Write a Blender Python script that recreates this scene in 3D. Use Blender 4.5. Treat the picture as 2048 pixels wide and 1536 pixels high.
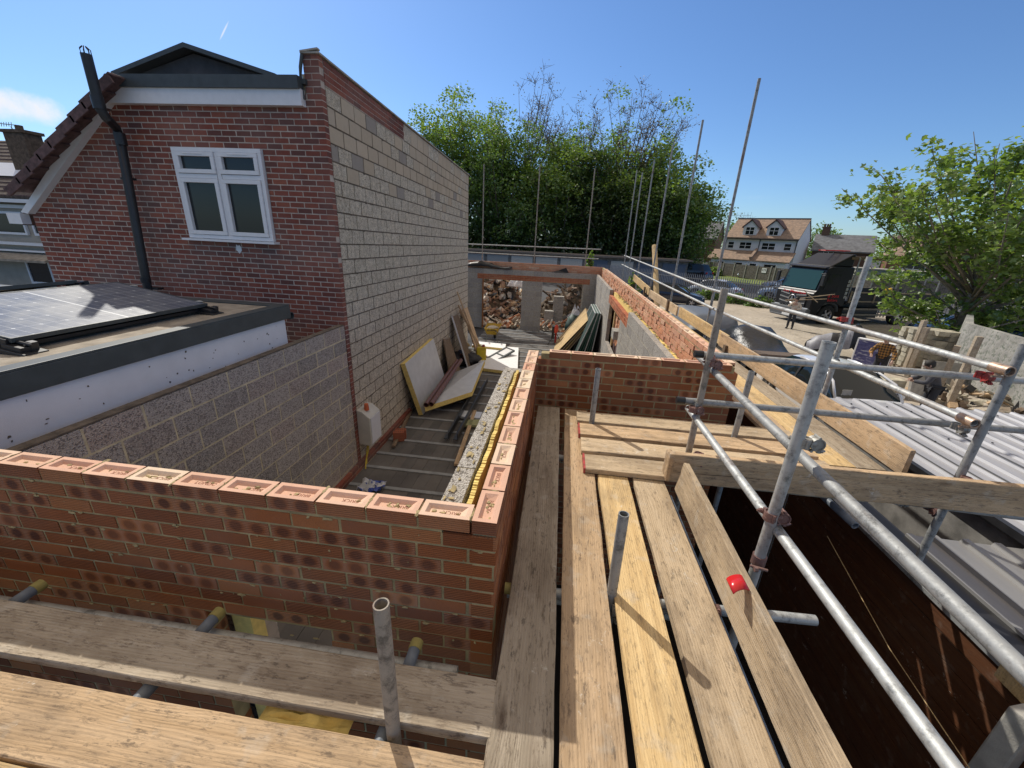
import bpy, bmesh, math, random
from mathutils import Vector, Matrix, Quaternion, noise
for o in list(bpy.data.objects): bpy.data.objects.remove(o)
S = bpy.context.scene; COL = S.collection
random.seed(7)
# ---------------------------------------------------------------- camera
YAW, PIT, ROLL, FPX = -0.109400891, 0.351383872, -0.0470165770, 803.77485
CAM = Vector((0, 0, 3.7))
_cy, _sy, _cp, _sp, _cr, _sr = math.cos(YAW), math.sin(YAW), math.cos(PIT), math.sin(PIT), math.cos(ROLL), math.sin(ROLL)
FW = Vector((_sy*_cp, _cy*_cp, -_sp)); RT = Vector((_cy, -_sy, 0)); DN = FW.cross(RT)
R2 = RT*_cr + DN*_sr; D2 = DN*_cr - RT*_sr
cam = bpy.data.cameras.new('camera'); camo = bpy.data.objects.new('camera', cam); COL.objects.link(camo)
cam.sensor_fit = 'HORIZONTAL'; cam.sensor_width = 36; cam.lens = FPX/2048*36; cam.clip_start = 0.05; cam.clip_end = 2000
camo.matrix_world = Matrix(((R2.x, -D2.x, -FW.x, 0), (R2.y, -D2.y, -FW.y, 0), (R2.z, -D2.z, -FW.z, CAM.z), (0, 0, 0, 1)))
S.camera = camo
def P(px, py, ax, val):
    """world point where the sight line of photo pixel (px,py) meets the plane ax=val (used to survey real planes)"""
    d = R2*((px-1024)/FPX) + D2*((py-768)/FPX) + FW
    i = 'xyz'.index(ax); return CAM + d*((val-CAM[i])/d[i])
def HZ(px, py, x, y):
    """height at which the sight line passes over ground point (x,y)"""
    d = R2*((px-1024)/FPX) + D2*((py-768)/FPX) + FW
    return CAM.z + d.z*((x*d.x+y*d.y)/(d.x*d.x+d.y*d.y))
# ---------------------------------------------------------------- light
SUN = Vector((-0.36, 0.43, 0.51)).normalized()
EL = math.asin(SUN.z); AZ = math.atan2(SUN.x, SUN.y)
w = bpy.data.worlds.new('World'); S.world = w; w.use_nodes = True
wn = w.node_tree.nodes; wl = w.node_tree.links; bg = wn['Background']
sky = wn.new('ShaderNodeTexSky'); sky.sky_type = 'NISHITA'; sky.sun_disc = False
sky.sun_elevation = EL; sky.sun_rotation = AZ; sky.air_density = 1.0; sky.dust_density = 0.35; sky.ozone_density = 2.2
sky.altitude = 50
tc = wn.new('ShaderNodeTexCoord')
def wmath(op, a, b=None, c=None):
    n = wn.new('ShaderNodeMath'); n.operation = op
    for i, v in enumerate((a, b, c)):
        if v is None: continue
        if isinstance(v, (int, float)): n.inputs[i].default_value = v
        else: wl.new(v, n.inputs[i])
    return n.outputs[0]
def wdot(v):
    n = wn.new('ShaderNodeVectorMath'); n.operation = 'DOT_PRODUCT'; wl.new(tc.outputs['Generated'], n.inputs[0]); n.inputs[1].default_value = v; return n.outputs['Value']
def cloud(px, py, half_w, half_h, nscale, lo, hi, tilt=0):
    """a small cloud fixed in a sky direction: an ellipse of angular half sizes broken up by noise"""
    d = (P(px, py, 'y', 50)-CAM).normalized(); r = d.cross(Vector((0, 0, 1))).normalized(); u = r.cross(d); r, u = r*math.cos(tilt)-u*math.sin(tilt), u*math.cos(tilt)+r*math.sin(tilt)
    a = wmath('DIVIDE', wdot(r), half_w); b = wmath('DIVIDE', wdot(u), half_h)
    e = wmath('ADD', wmath('MULTIPLY', a, a), wmath('MULTIPLY', b, b))
    nz = wn.new('ShaderNodeTexNoise'); wl.new(tc.outputs['Generated'], nz.inputs['Vector']); nz.inputs['Scale'].default_value = nscale; nz.inputs['Detail'].default_value = 7
    nz.inputs['Roughness'].default_value = 0.62
    v = wmath('SUBTRACT', wmath('MULTIPLY', nz.outputs['Fac'], 2.4), e)
    m = wn.new('ShaderNodeMapRange'); m.interpolation_type = 'SMOOTHSTEP'; wl.new(v, m.inputs[0]); m.inputs[1].default_value = lo; m.inputs[2].default_value = hi
    f = wmath('GREATER_THAN', wdot(d), 0.5)
    return wmath('MULTIPLY', m.outputs[0], f)
cl1 = cloud(30, 214, 0.062, 0.020, 26, -.15, 1.5)
cl2 = cloud(448, 62, 0.0016, 0.020, 5, 0.3, 1.2, .55)
cl3 = cloud(1500, 395, 0.25, 0.010, 9, 1.0, 2.2)
mask = wmath('MINIMUM', wmath('ADD', wmath('ADD', cl1, wmath('MULTIPLY', cl2, 0.6)), wmath('MULTIPLY', cl3, 0.15)), 1.0)
# noise that breaks up the fill brightness added to the upper sky
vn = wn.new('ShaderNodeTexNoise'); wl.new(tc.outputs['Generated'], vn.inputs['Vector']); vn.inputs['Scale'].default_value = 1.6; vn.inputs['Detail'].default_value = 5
mx = wn.new('ShaderNodeMix'); mx.data_type = 'RGBA'; wl.new(mask, mx.inputs[0]); wl.new(sky.outputs[0], mx.inputs[6]); mx.inputs[7].default_value = (12.0, 9.2, 7.3, 1)
tint = wn.new('ShaderNodeMix'); tint.data_type = 'RGBA'; tint.blend_type = 'MULTIPLY'; tint.inputs[0].default_value = 1; wl.new(mx.outputs[2], tint.inputs[6]); tint.inputs[7].default_value = (.69, .91, 1.19, 1)
# warm cloud-like brightness added to the unseen overhead sky to fill shadows
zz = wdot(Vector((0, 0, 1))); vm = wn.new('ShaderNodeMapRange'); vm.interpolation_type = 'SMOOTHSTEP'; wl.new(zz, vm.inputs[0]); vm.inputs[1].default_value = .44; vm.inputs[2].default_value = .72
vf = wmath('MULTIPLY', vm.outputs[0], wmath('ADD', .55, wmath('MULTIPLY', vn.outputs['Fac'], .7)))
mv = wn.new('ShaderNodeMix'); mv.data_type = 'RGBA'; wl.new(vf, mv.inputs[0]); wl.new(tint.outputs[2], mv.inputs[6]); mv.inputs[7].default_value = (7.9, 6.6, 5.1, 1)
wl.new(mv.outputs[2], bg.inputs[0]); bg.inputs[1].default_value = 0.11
sl = bpy.data.lights.new('sun', 'SUN'); sl.energy = 4.1; sl.angle = math.radians(0.53); sl.color = (1, 0.95, 0.86)
so = bpy.data.objects.new('sun', sl); COL.objects.link(so); so.rotation_euler = SUN.to_track_quat('Z', 'Y').to_euler(); so.location = (0, 0, 30)
S.view_settings.view_transform = 'Standard'; S.view_settings.look = 'None'; S.view_settings.gamma = 1; S.view_settings.exposure = 0.0
S.cycles.max_bounces = 6; S.cycles.transparent_max_bounces = 8
# ---------------------------------------------------------------- mesh helpers
def tag(o, label=None, cat=None, group=None, kind=None):
    if label: o['label'] = label
    if cat: o['category'] = cat
    if group: o['group'] = group
    if kind: o['kind'] = kind
    return o
def thing(name, loc, label, cat, group=None, rz=0):
    o = bpy.data.objects.new(name, None); COL.objects.link(o); o.location = loc; o.rotation_euler = (0, 0, rz); o.empty_display_size = 0.2
    return tag(o, label, cat, group)
class MB:
    def __init__(s): s.v = []; s.f = []; s.m = []; s.uv = []; s.t = []; s.hasuv = False
    def face(s, idx, m=0, uv=None, t=(.5, .5, .5)):
        s.f.append(tuple(idx)); s.m.append(m); s.uv.append(uv); s.t.append(t)
        if uv: s.hasuv = True
    def box(s, c, d, M=None, m=0, t=(.5, .5, .5), uv=False, faces='xXyYzZ'):
        b = len(s.v); hx, hy, hz = d[0]/2, d[1]/2, d[2]/2
        for k in range(8):
            p = Vector((hx if k & 1 else -hx, hy if k & 2 else -hy, hz if k & 4 else -hz))
            if M is not None: p = M @ p
            s.v.append((p.x+c[0], p.y+c[1], p.z+c[2]))
        F = dict(x=(0, 4, 6, 2), X=(1, 3, 7, 5), y=(0, 1, 5, 4), Y=(3, 2, 6, 7), z=(0, 2, 3, 1), Z=(4, 5, 7, 6))
        UV = dict(x=((0, 0), (0, 1), (1, 1), (1, 0)), X=((0, 0), (1, 0), (1, 1), (0, 1)), y=((0, 0), (1, 0), (1, 1), (0, 1)), Y=((0, 0), (1, 0), (1, 1), (0, 1)), z=((0, 0), (0, 1), (1, 1), (1, 0)), Z=((0, 0), (1, 0), (1, 1), (0, 1)))
        for k in faces: s.face([b+i for i in F[k]], m, UV[k] if uv else None, t)
        return s
    def quad(s, a, b, c, d, m=0, t=(.5, .5, .5), uv=None):
        n = len(s.v); s.v += [tuple(a), tuple(b), tuple(c), tuple(d)]; s.face((n, n+1, n+2, n+3), m, uv, t); return s
    def poly(s, pts, m=0):
        n = len(s.v); s.v += [tuple(p) for p in pts]; s.face(range(n, n+len(pts)), m); return s
    def prism(s, pts, off, m=0):
        """closed polygon pts extruded by vector off"""
        n = len(s.v); k = len(pts); off = Vector(off)
        s.v += [tuple(p) for p in pts]+[tuple(Vector(p)+off) for p in pts]
        s.face(range(n, n+k), m); s.face(list(range(n+k, n+2*k))[::-1], m)
        for i in range(k): j = (i+1) % k; s.face((n+j, n+i, n+k+i, n+k+j), m)
        return s
    def tube(s, a, b, r, n=12, m=0, r2=None, cap=True, hollow=0):
        a, b = Vector(a), Vector(b); d = (b-a).normalized(); q = d.to_track_quat('Z', 'Y'); r2 = r if r2 is None else r2; k = len(s.v)
        for p, rr in ((a, r), (b, r2)):
            for i in range(n):
                t = 2*math.pi*i/n; s.v.append(tuple(p+q @ Vector((rr*math.cos(t), rr*math.sin(t), 0))))
        for i in range(n): j = (i+1) % n; s.face((k+i, k+j, k+n+j, k+n+i), m)
        if hollow:
            k2 = len(s.v); ri = r-hollow; dp = min(.12, (b-a).length*.4)
            for p in (a, b, a+d*dp, b-d*dp):
                for i in range(n):
                    t = 2*math.pi*i/n; s.v.append(tuple(p+q @ Vector((ri*math.cos(t), ri*math.sin(t), 0))))
            for i in range(n):
                j = (i+1) % n
                s.face((k+i, k2+i, k2+j, k+j), m); s.face((k+n+j, k2+n+j, k2+n+i, k+n+i), m)
                s.face((k2+i, k2+2*n+i, k2+2*n+j, k2+j), m); s.face((k2+n+j, k2+3*n+j, k2+3*n+i, k2+n+i), m)
            s.face([k2+2*n+i for i in range(n)], m); s.face([k2+3*n+i for i in range(n)][::-1], m)
        elif cap:
            s.face([k+i for i in range(n)][::-1], m); s.face([k+n+i for i in range(n)], m)
        return s
    def path(s, pts, r, n=8, m=0):
        pts = [Vector(p) for p in pts]; rs = r if isinstance(r, (list, tuple)) else [r]*len(pts); k = len(s.v); L = len(pts)
        up = Vector((0, 0, 1))
        for i, p in enumerate(pts):
            d = (pts[min(i+1, L-1)]-pts[max(i-1, 0)]).normalized(); a = d.cross(up)
            if a.length < 0.05: a = d.cross(Vector((0, 1, 0)))
            a.normalize(); b = a.cross(d)
            for j in range(n):
                t = 2*math.pi*j/n; s.v.append(tuple(p+(a*math.cos(t)+b*math.sin(t))*rs[i]))
        for i in range(L-1):
            for j in range(n):
                jj = (j+1) % n; s.face((k+i*n+j, k+(i+1)*n+j, k+(i+1)*n+jj, k+i*n+jj), m)
        s.face([k+j for j in range(n)], m); s.face([k+(L-1)*n+j for j in range(n)][::-1], m)
        return s
    def lathe(s, c, prof, n=16, m=0, axis='Z'):
        k = len(s.v); c = Vector(c)
        for r, z in prof:
            for j in range(n):
                t = 2*math.pi*j/n; x, y = r*math.cos(t), r*math.sin(t)
                p = Vector((x, y, z)) if axis == 'Z' else (Vector((z, x, y)) if axis == 'X' else Vector((x, z, y)))
                s.v.append(tuple(c+p))
        for i in range(len(prof)-1):
            for j in range(n):
                jj = (j+1) % n; s.face((k+i*n+j, k+i*n+jj, k+(i+1)*n+jj, k+(i+1)*n+j), m)
        return s
    def blob(s, c, r, m=0, seed=0, amp=.25, n=8, t=(.5, .5, .5)):
        k = len(s.v); c = Vector(c); r = Vector(r) if not isinstance(r, (int, float)) else Vector((r, r, r)); nr = n//2+1
        for i in range(nr+1):
            ph = math.pi*i/nr
            for j in range(n):
                th = 2*math.pi*j/n; d = Vector((math.sin(ph)*math.cos(th), math.sin(ph)*math.sin(th), math.cos(ph)))
                q = 1+amp*noise.noise(d*1.7+Vector((seed*3.1, seed*1.7, 0)))*2
                s.v.append((c.x+d.x*r.x*q, c.y+d.y*r.y*q, c.z+d.z*r.z*q))
        for i in range(nr):
            for j in range(n): jj = (j+1) % n; s.face((k+i*n+j, k+(i+1)*n+j, k+(i+1)*n+jj, k+i*n+jj), m, None, t)
        return s
    def build(s, name, mats, parent=None, smooth=False, loc=None, bevel=0):
        me = bpy.data.meshes.new(name)
        off = Vector(loc) if loc is not None else Vector((0, 0, 0))
        if parent is not None and loc is None and parent.get('_abs'): off = Vector(parent.location)
        me.from_pydata([(x-off.x, y-off.y, z-off.z) for x, y, z in s.v], [], s.f)
        if not isinstance(mats, (list, tuple)): mats = [mats]
        for m in mats: me.materials.append(m)
        if len(mats) > 1: me.polygons.foreach_set('material_index', s.m)
        if s.hasuv:
            uvl = me.uv_layers.new(name='uv'); flat = []
            for f, uv in zip(s.f, s.uv):
                for i in range(len(f)): flat += list(uv[i]) if uv else [0.5, 0.5]
            uvl.data.foreach_set('uv', flat)
            ca = me.color_attributes.new('tint', 'FLOAT_COLOR', 'CORNER'); flat = []
            for f, t in zip(s.f, s.t): flat += (list(t)+[1])*len(f)
            ca.data.foreach_set('color', flat)
        if smooth: me.polygons.foreach_set('use_smooth', [True]*len(s.f))
        me.update(); o = bpy.data.objects.new(name, me); COL.objects.link(o)
        if loc is not None: o.location = loc
        if parent is not None: o.parent = parent; 
        if bevel:
            b = o.modifiers.new('b', 'BEVEL'); b.width = bevel; b.segments = 2; b.limit_method = 'ANGLE'
        return o
def smooth_by_angle(o, ang=40):
    me = o.data; me.polygons.foreach_set('use_smooth', [True]*len(me.polygons))
    try: me.set_sharp_from_angle(angle=math.radians(ang))
    except Exception: pass
    return o
def absroot(name, loc, label, cat, group=None):
    """thing whose parts are modelled in world coordinates"""
    o = thing(name, loc, label, cat, group); o['_abs'] = 1; return o
def copy_tree(o, parent=None):
    c = o.copy(); COL.objects.link(c); c.parent = parent
    for ch in [x for x in bpy.data.objects if x.parent == o]: copy_tree(ch, c)
    return c
# ---------------------------------------------------------------- materials
class G:
    def __init__(s, name):
        s.m = bpy.data.materials.new(name); s.m.use_nodes = True; s.t = s.m.node_tree; s.N = s.t.nodes
        s.b = s.N['Principled BSDF']; s.oc = s.N.new('ShaderNodeTexCoord').outputs['Object']
    def n(s, ty, ins=None, **pr):
        nd = s.N.new('ShaderNode'+ty)
        for k, v in pr.items(): setattr(nd, k, v)
        for k, v in (ins or {}).items(): s.set(nd.inputs[k], v)
        return nd
    def set(s, i, v):
        if isinstance(v, bpy.types.NodeSocket): s.t.links.new(v, i)
        elif isinstance(v, (tuple, list)) and len(v) == 3 and i.type == 'RGBA': i.default_value = (*v, 1)
        else: i.default_value = v
    def math(s, op, a, b=0.0, c=None):
        ins = {0: a, 1: b}
        if c is not None: ins[2] = c
        return s.n('Math', ins, operation=op).outputs[0]
    def map(s, sc=(1, 1, 1), v=None, loc=(0, 0, 0), rot=(0, 0, 0)): return s.n('Mapping', {0: v or s.oc, 1: loc, 2: rot, 3: sc}).outputs[0]
    def noise(s, scale, det=4, v=None, rough=.55, dist=0): return s.n('TexNoise', {'Vector': v or s.oc, 'Scale': scale, 'Detail': det, 'Roughness': rough, 'Distortion': dist}).outputs['Fac']
    def ramp(s, f, stops, interp='LINEAR'):
        r = s.n('ValToRGB', {0: f}); cr = r.color_ramp; cr.interpolation = interp
        while len(cr.elements) < len(stops): cr.elements.new(0.5)
        for e, (p, c) in zip(cr.elements, stops): e.position = p; e.color = (*c, 1) if len(c) == 3 else c
        return r.outputs[0]
    def rng(s, f, a, b, c=0., d=1.): return s.n('MapRange', {0: f, 1: a, 2: b, 3: c, 4: d}).outputs[0]
    def mix(s, f, a, b, mode='MIX'): return s.n('Mix', {0: f, 6: a, 7: b}, data_type='RGBA', blend_type=mode).outputs[2]
    def bump(s, h, st=.3, d=.01, nrm=None):
        ins = {'Height': h, 'Strength': st, 'Distance': d}
        if nrm is not None: ins['Normal'] = nrm
        o = s.n('Bump', ins).outputs[0]; s.set(s.b.inputs['Normal'], o); return o
    def col(s, c): s.set(s.b.inputs['Base Color'], c); return s
    def r(s, v): s.set(s.b.inputs['Roughness'], v); return s
    def metal(s, v): s.set(s.b.inputs['Metallic'], v); return s
def simple(name, c, rough=.6, metal=0, var=.12, sc=12, bump=.15, bs=60, bd=.004, c2=None, spec=None):
    g = G(name); n1 = g.noise(sc, 5); k = c2 or tuple(x*(1-var*1.6) for x in c); hi = tuple(min(1, x*(1+var)) for x in c)
    g.col(g.ramp(n1, [(.3, k), (.7, hi)])); g.r(rough); g.metal(metal)
    if spec is not None: g.b.inputs['Specular IOR Level'].default_value = spec
    if bump: g.bump(g.noise(bs, 3), bump, bd)
    return g.m
def masonry_mat(name, cols, kind='brick', spots=0., ridges=False, grime=.3, rough=.9, speck=None, bumpd=.004, top=None):
    """per-unit colour from the 'tint' attribute, per-unit surface from the unit's own uv"""
    g = G(name); at = g.n('Attribute', attribute_name='tint'); sp = g.n('SeparateColor', {0: at.outputs['Color']}); r1, r2, r3 = sp.outputs[:3]
    uv = g.n('UVMap', uv_map='uv').outputs[0]; su = g.n('SeparateXYZ', {0: uv}); u, v = su.outputs[0], su.outputs[1]
    k = len(cols); c = g.ramp(r1, [(i/(k-1) if k > 1 else 0, cc) for i, cc in enumerate(cols)])
    fine = g.noise(160 if kind == 'brick' else 120, 4, rough=.7); mid = g.noise(14, 4); big = g.noise(1.1, 3)
    h = fine
    if speck:
        vo = g.n('TexVoronoi', {'Vector': g.oc, 'Scale': 95.0}); vs = g.n('SeparateColor', {0: vo.outputs['Color']})
        sel = g.rng(vs.outputs[0], .62, .7); c = g.mix(g.math('MULTIPLY', sel, speck[1]), c, speck[0])
        sel2 = g.rng(vs.outputs[1], .72, .8); c = g.mix(g.math('MULTIPLY', sel2, .7), c, speck[2]); h = g.math('ADD', fine, g.math('MULTIPLY', vo.outputs['Distance'], 1.2))
    if spots:
        on = g.math('GREATER_THAN', r2, 1-spots)
        du = g.math('MULTIPLY', g.math('SUBTRACT', g.math('ABSOLUTE', g.math('SUBTRACT', u, .5)), .24), 2.6)
        dv = g.math('SUBTRACT', v, .5); dd = g.math('ADD', g.math('SQRT', g.math('ADD', g.math('MULTIPLY', du, du), g.math('MULTIPLY', g.math('MULTIPLY', dv, dv), .7))), g.math('MULTIPLY', g.math('SUBTRACT', mid, .5), .35))
        f = g.math('MULTIPLY', on, g.rng(dd, .42, .27, 0, 1)); c = g.mix(g.math('MULTIPLY', f, g.rng(r3, 0, 1, .45, .85)), c, (.085, .022, .012))
        lite = g.math('MULTIPLY', on, g.rng(dd, .42, .6, 0, 1)); c = g.mix(g.math('MULTIPLY', lite, .5), c, (.48, .25, .15))
    if ridges:
        wv = g.math('SINE', g.math('ADD', g.math('MULTIPLY', v, 40.0), g.math('MULTIPLY', g.noise(30, 3, g.map((.3, .3, 1))), 4.0)))
        on2 = g.math('MULTIPLY', g.math('GREATER_THAN', r3, .2), g.rng(wv, -1, 1)); h = g.math('ADD', g.math('MULTIPLY', on2, 1.1), fine)
        c = g.mix(g.math('MULTIPLY', on2, .32), c, (.1, .03, .02))
    c = g.mix(g.math('MULTIPLY', g.rng(mid, .35, .75), grime), c, (.07, .05, .04)) if grime else c
    c = g.mix(.22, c, g.ramp(fine, [(.25, (.02, .02, .02)), (.8, (.8, .75, .7))]), 'SOFT_LIGHT')
    c = g.mix(g.math('MULTIPLY', g.rng(big, .4, .75), .16), c, (.5, .47, .42))
    g.col(c).r(rough); g.bump(h, .8, bumpd); g.b.inputs['Specular IOR Level'].default_value = .25
    return g.m
def wood(name, lite, dark, rough=.8, knots=True, dirt=.4, red=None, end=True):
    """grain runs along object X; each board gets its own offset"""
    g = G(name); oi = g.n('ObjectInfo').outputs['Random']; off = g.n('CombineXYZ', {0: g.math('MULTIPLY', oi, 37.), 1: g.math('MULTIPLY', oi, 91.), 2: oi}).outputs[0]
    v = g.n('VectorMath', {0: g.oc, 1: off}, operation='ADD').outputs[0]
    warp = g.noise(2.2, 2, g.map((1, 3, 3), v))
    sx = g.n('SeparateXYZ', {0: v}); yy = g.math('ADD', sx.outputs[1], g.math('MULTIPLY', warp, .035))
    vo = g.n('TexVoronoi', {'Vector': g.map((1.6, 5.5, 1.0), v), 'Scale': 1.0, 'Randomness': 1.0}); kd = vo.outputs['Distance']
    kn = g.rng(kd, .13, .02, 0, 1)
    ring = g.math('SINE', g.math('ADD', g.math('MULTIPLY', yy, 520.), g.math('MULTIPLY', g.rng(kd, .45, 0, 0, 1), 22.)))
    fib = g.noise(1., 5, g.map((4, 160, 160), v), .7); streak = g.noise(1., 3, g.map((.9, 26, 26), v))
    c = g.ramp(streak, [(.28, dark), (.66, lite)])
    c = g.mix(g.math('MULTIPLY', g.rng(ring, -.3, 1), g.rng(g.noise(1.7, 2, v), .35, .65, .02, .16)), c, tuple(x*.55 for x in dark))
    c = g.mix(g.math('MULTIPLY', g.rng(fib, .48, .8), .35), c, tuple(x*.5 for x in dark))
    if knots:
        on = g.math('GREATER_THAN', g.n('SeparateColor', {0: vo.outputs['Color']}).outputs[0], .45); c = g.mix(g.math('MULTIPLY', g.math('MULTIPLY', kn, on), .75), c, (.09, .05, .03))
    di = g.noise(3.1, 7, g.map((.55, 1.2, 1), v), .68); c = g.mix(g.math('MULTIPLY', g.rng(di, .47, .64), dirt*.95), c, (.19, .14, .095))
    sp = g.noise(23, 5, g.map((.5, 1.4, 1), v), .75); c = g.mix(g.math('MULTIPLY', g.rng(sp, .59, .65), dirt), c, (.06, .048, .04))
    c = g.mix(g.math('MULTIPLY', g.rng(g.noise(9, 5, v), .58, .68), dirt*.6), c, (.55, .5, .42))
    fl = g.noise(48, 6, g.map((.28, 1.3, 1), v), .8); c = g.mix(g.math('MULTIPLY', g.rng(fl, .54, .60), dirt*.9), c, (.13, .095, .065))
    ms = g.noise(4.3, 8, g.map((1, 1, 1), v), .85); c = g.mix(g.math('MULTIPLY', g.rng(ms, .62, .66), .7), c, (.68, .63, .54))
    cr = g.noise(1., 3, g.map((.7, 44, 44), v), .4); c = g.mix(g.rng(cr, .30, .24, 0, .75), c, (.045, .03, .02))
    br = g.rng(oi, 0, 1, .84, 1.12); c = g.mix(1.0, c, g.n('CombineColor', {0: br, 1: br, 2: br}).outputs[0], 'MULTIPLY')
    g.col(c).r(rough); g.b.inputs['Specular IOR Level'].default_value = .25
    g.bump(g.math('ADD', g.math('ADD', g.math('MULTIPLY', fib, 1.6), g.math('MULTIPLY', ring, .18)), g.math('MULTIPLY', sp, 1.2)), .75, .003)
    return g.m
M = {}
M['mortar_light'] = simple('mortar_light_sand', (.60, .52, .35), .95, var=.15, sc=9, bump=.6, bs=150)
M['mortar_new'] = simple('mortar_sand', (.40, .32, .165), .95, var=.25, sc=9, bump=.8, bs=180, bd=.003)
M['mortar_grey'] = simple('mortar_grey', (.47, .40, .34), .95, var=.15, sc=9, bump=.5, bs=150)
M['mortar_dark'] = simple('mortar_dark', (.15, .12, .09), .95, var=.3, sc=12, bump=.5, bs=150)
M['mortar_tan'] = simple('mortar_tan', (.46, .40, .27), .95, var=.2, sc=9, bump=.6, bs=150)
M['brick_new'] = masonry_mat('brick_rustic', [(.27, .088, .030), (.40, .135, .045), (.33, .112, .038), (.50, .205, .075)], spots=.34, ridges=True, grime=.12)
M['brick_top'] = masonry_mat('brick_pink', [(.68, .41, .29), (.74, .48, .35), (.77, .62, .46), (.64, .33, .22)], grime=.12, bumpd=.002)
M['brick_rough'] = masonry_mat('brick_rough_back', [(.60, .29, .18), (.68, .36, .23), (.62, .28, .15), (.70, .45, .31)], grime=.25, bumpd=.008)
M['brick_house'] = masonry_mat('brick_house', [(.19, .06, .045), (.28, .085, .06), (.14, .062, .055), (.23, .07, .05), (.32, .11, .072)], grime=.22)
M['brick_lintel'] = masonry_mat('brick_lintel', [(.34, .10, .05), (.45, .15, .07)], grime=.1)
M['block_pink'] = masonry_mat('block_pink_grey', [(.44, .40, .37), (.50, .45, .41), (.33, .305, .285), (.52, .43, .38)], 'block', speck=((.60, .55, .49), .55, (.14, .125, .12)), grime=.18, bumpd=.008)
M['block_tan'] = masonry_mat('block_tan', [(.68, .60, .47), (.73, .65, .52), (.63, .56, .44), (.75, .66, .52)], 'block', speck=((.85, .79, .68), .7, (.24, .20, .155)), grime=.38, bumpd=.010)
M['block_smooth'] = masonry_mat('block_smooth', [(.31, .28, .25), (.52, .43, .32), (.48, .40, .30), (.54, .45, .34), (.36, .32, .27)], 'block', grime=.1, bumpd=.002)
M['block_grey'] = masonry_mat('block_grey', [(.40, .375, .34), (.46, .43, .39), (.42, .39, .35), (.35, .33, .31)], 'block', grime=.15, speck=((.38, .36, .33), .4, (.13, .12, .11)), bumpd=.005)
M['block_white'] = masonry_mat('block_open', [(.50, .47, .42), (.56, .53, .48), (.46, .44, .40)], 'block', speck=((.66, .62, .56), .7, (.12, .10, .08)), grime=.1, bumpd=.014)
M['block_dense'] = masonry_mat('block_dense', [(.105, .10, .098), (.135, .128, .122), (.09, .088, .086), (.155, .14, .13)], 'block', grime=.15, bumpd=.003)
M['galv'] = None
def galv(name, base, rust=.2, rough=.42, metal=.75):
    g = G(name); oi = g.n('ObjectInfo').outputs['Random']; v = g.n('VectorMath', {0: g.oc, 1: g.n('CombineXYZ', {0: g.math('MULTIPLY', oi, 50.)}).outputs[0]}, operation='ADD').outputs[0]
    a = g.noise(16, 8, v, .8); b = g.noise(70, 5, v, .8); s = g.noise(3, 5, g.map((1, 1, .5), v), .7)
    c = g.ramp(a, [(.36, tuple(x*.42 for x in base)), (.5, base), (.66, tuple(min(1, x*1.12) for x in base))])
    c = g.mix(g.math('MULTIPLY', g.rng(s, .56, .66), rust), c, (.17, .10, .07)); c = g.mix(g.math('MULTIPLY', g.rng(b, .63, .7), .5), c, (.62, .6, .55))
    g.col(c); g.r(g.rng(b, .2, .8, rough-.08, rough+.22)); g.metal(g.rng(s, .62, .52, .25, metal)); g.bump(b, .25, .0015); return g.m
M['galv'] = galv('galvanised', (.44, .45, .44), .45, .5, .45)
M['galv_dark'] = galv('galvanised_weathered', (.31, .315, .31), .7, .56, .35)
M['galv_dirty'] = galv('galvanised_mortar_stained', (.34, .30, .25), .8, .7, .25)
M['coupler'] = galv('coupler_rust', (.26, .15, .13), .8, .5, .5)
M['coupler_grey'] = galv('coupler_grey', (.34, .33, .30), .6, .5, .5)
M['coupler_red'] = simple('coupler_red', (.40, .04, .035), .45, var=.3, sc=20, c2=(.2, .05, .04))
M['copper'] = galv('sleeve_copper', (.50, .36, .27), .5, .4, .6)
M['cap_yellow'] = simple('cap_yellow', (.38, .32, .10), .6, var=.2)
M['cap_blue'] = simple('tube_blue', (.17, .20, .24), .5, var=.25)
M['black'] = simple('black_plastic', (.018, .018, .02), .45, var=.2, bump=0)
M['rubber'] = simple('rubber', (.02, .02, .02), .8, bump=0)
M['w_gold'] = wood('wood_golden', (.70, .51, .26), (.55, .375, .175), dirt=.45)
M['w_tan'] = wood('wood_tan', (.60, .43, .265), (.46, .315, .18), dirt=.55)
M['w_grey'] = wood('wood_grey', (.46, .385, .29), (.34, .28, .205), dirt=.6)
M['w_pale'] = wood('wood_pale', (.64, .50, .335), (.50, .375, .235), dirt=.5)
M['w_dark'] = wood('wood_brown', (.23, .17, .12), (.15, .105, .07), dirt=.4)
M['w_orange'] = wood('wood_orange', (.36, .15, .05), (.23, .09, .03), dirt=.15)
M['w_pit'] = wood('wood_fence_shaded', (.13, .048, .017), (.08, .028, .011), dirt=.15)  # fence wood darkened so the shade of the pit is in its colour
M['render'] = simple('white_render', (.74, .74, .76), .9, var=.05, sc=3, bump=.35, bs=220, bd=.002)
M['trim_grey'] = simple('grey_trim', (.055, .065, .068), .5, var=.12, sc=8, bump=.1)
M['upvc'] = simple('white_upvc', (.72, .73, .76), .35, var=.03, bump=0)
M['roof_felt'] = simple('roof_felt', (.33, .29, .235), .95, var=.25, sc=6, bump=.6, bs=140, c2=(.22, .19, .15))
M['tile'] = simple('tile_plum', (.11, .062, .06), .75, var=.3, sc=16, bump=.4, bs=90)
M['foam'] = simple('yellow_foam', (.78, .60, .20), .9, var=.12, sc=20, bump=.6, bs=90)
M['foil'] = simple('foil_white', (.62, .64, .66), .42, .25, var=.06, sc=5, bump=.15, bs=30)
M['paperwhite'] = simple('white_sheet', (.80, .80, .80), .6, var=.05, bump=0)
M['concrete'] = simple('concrete', (.36, .345, .31), .95, var=.2, sc=7, bump=.6, bs=120, bd=.004)
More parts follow.
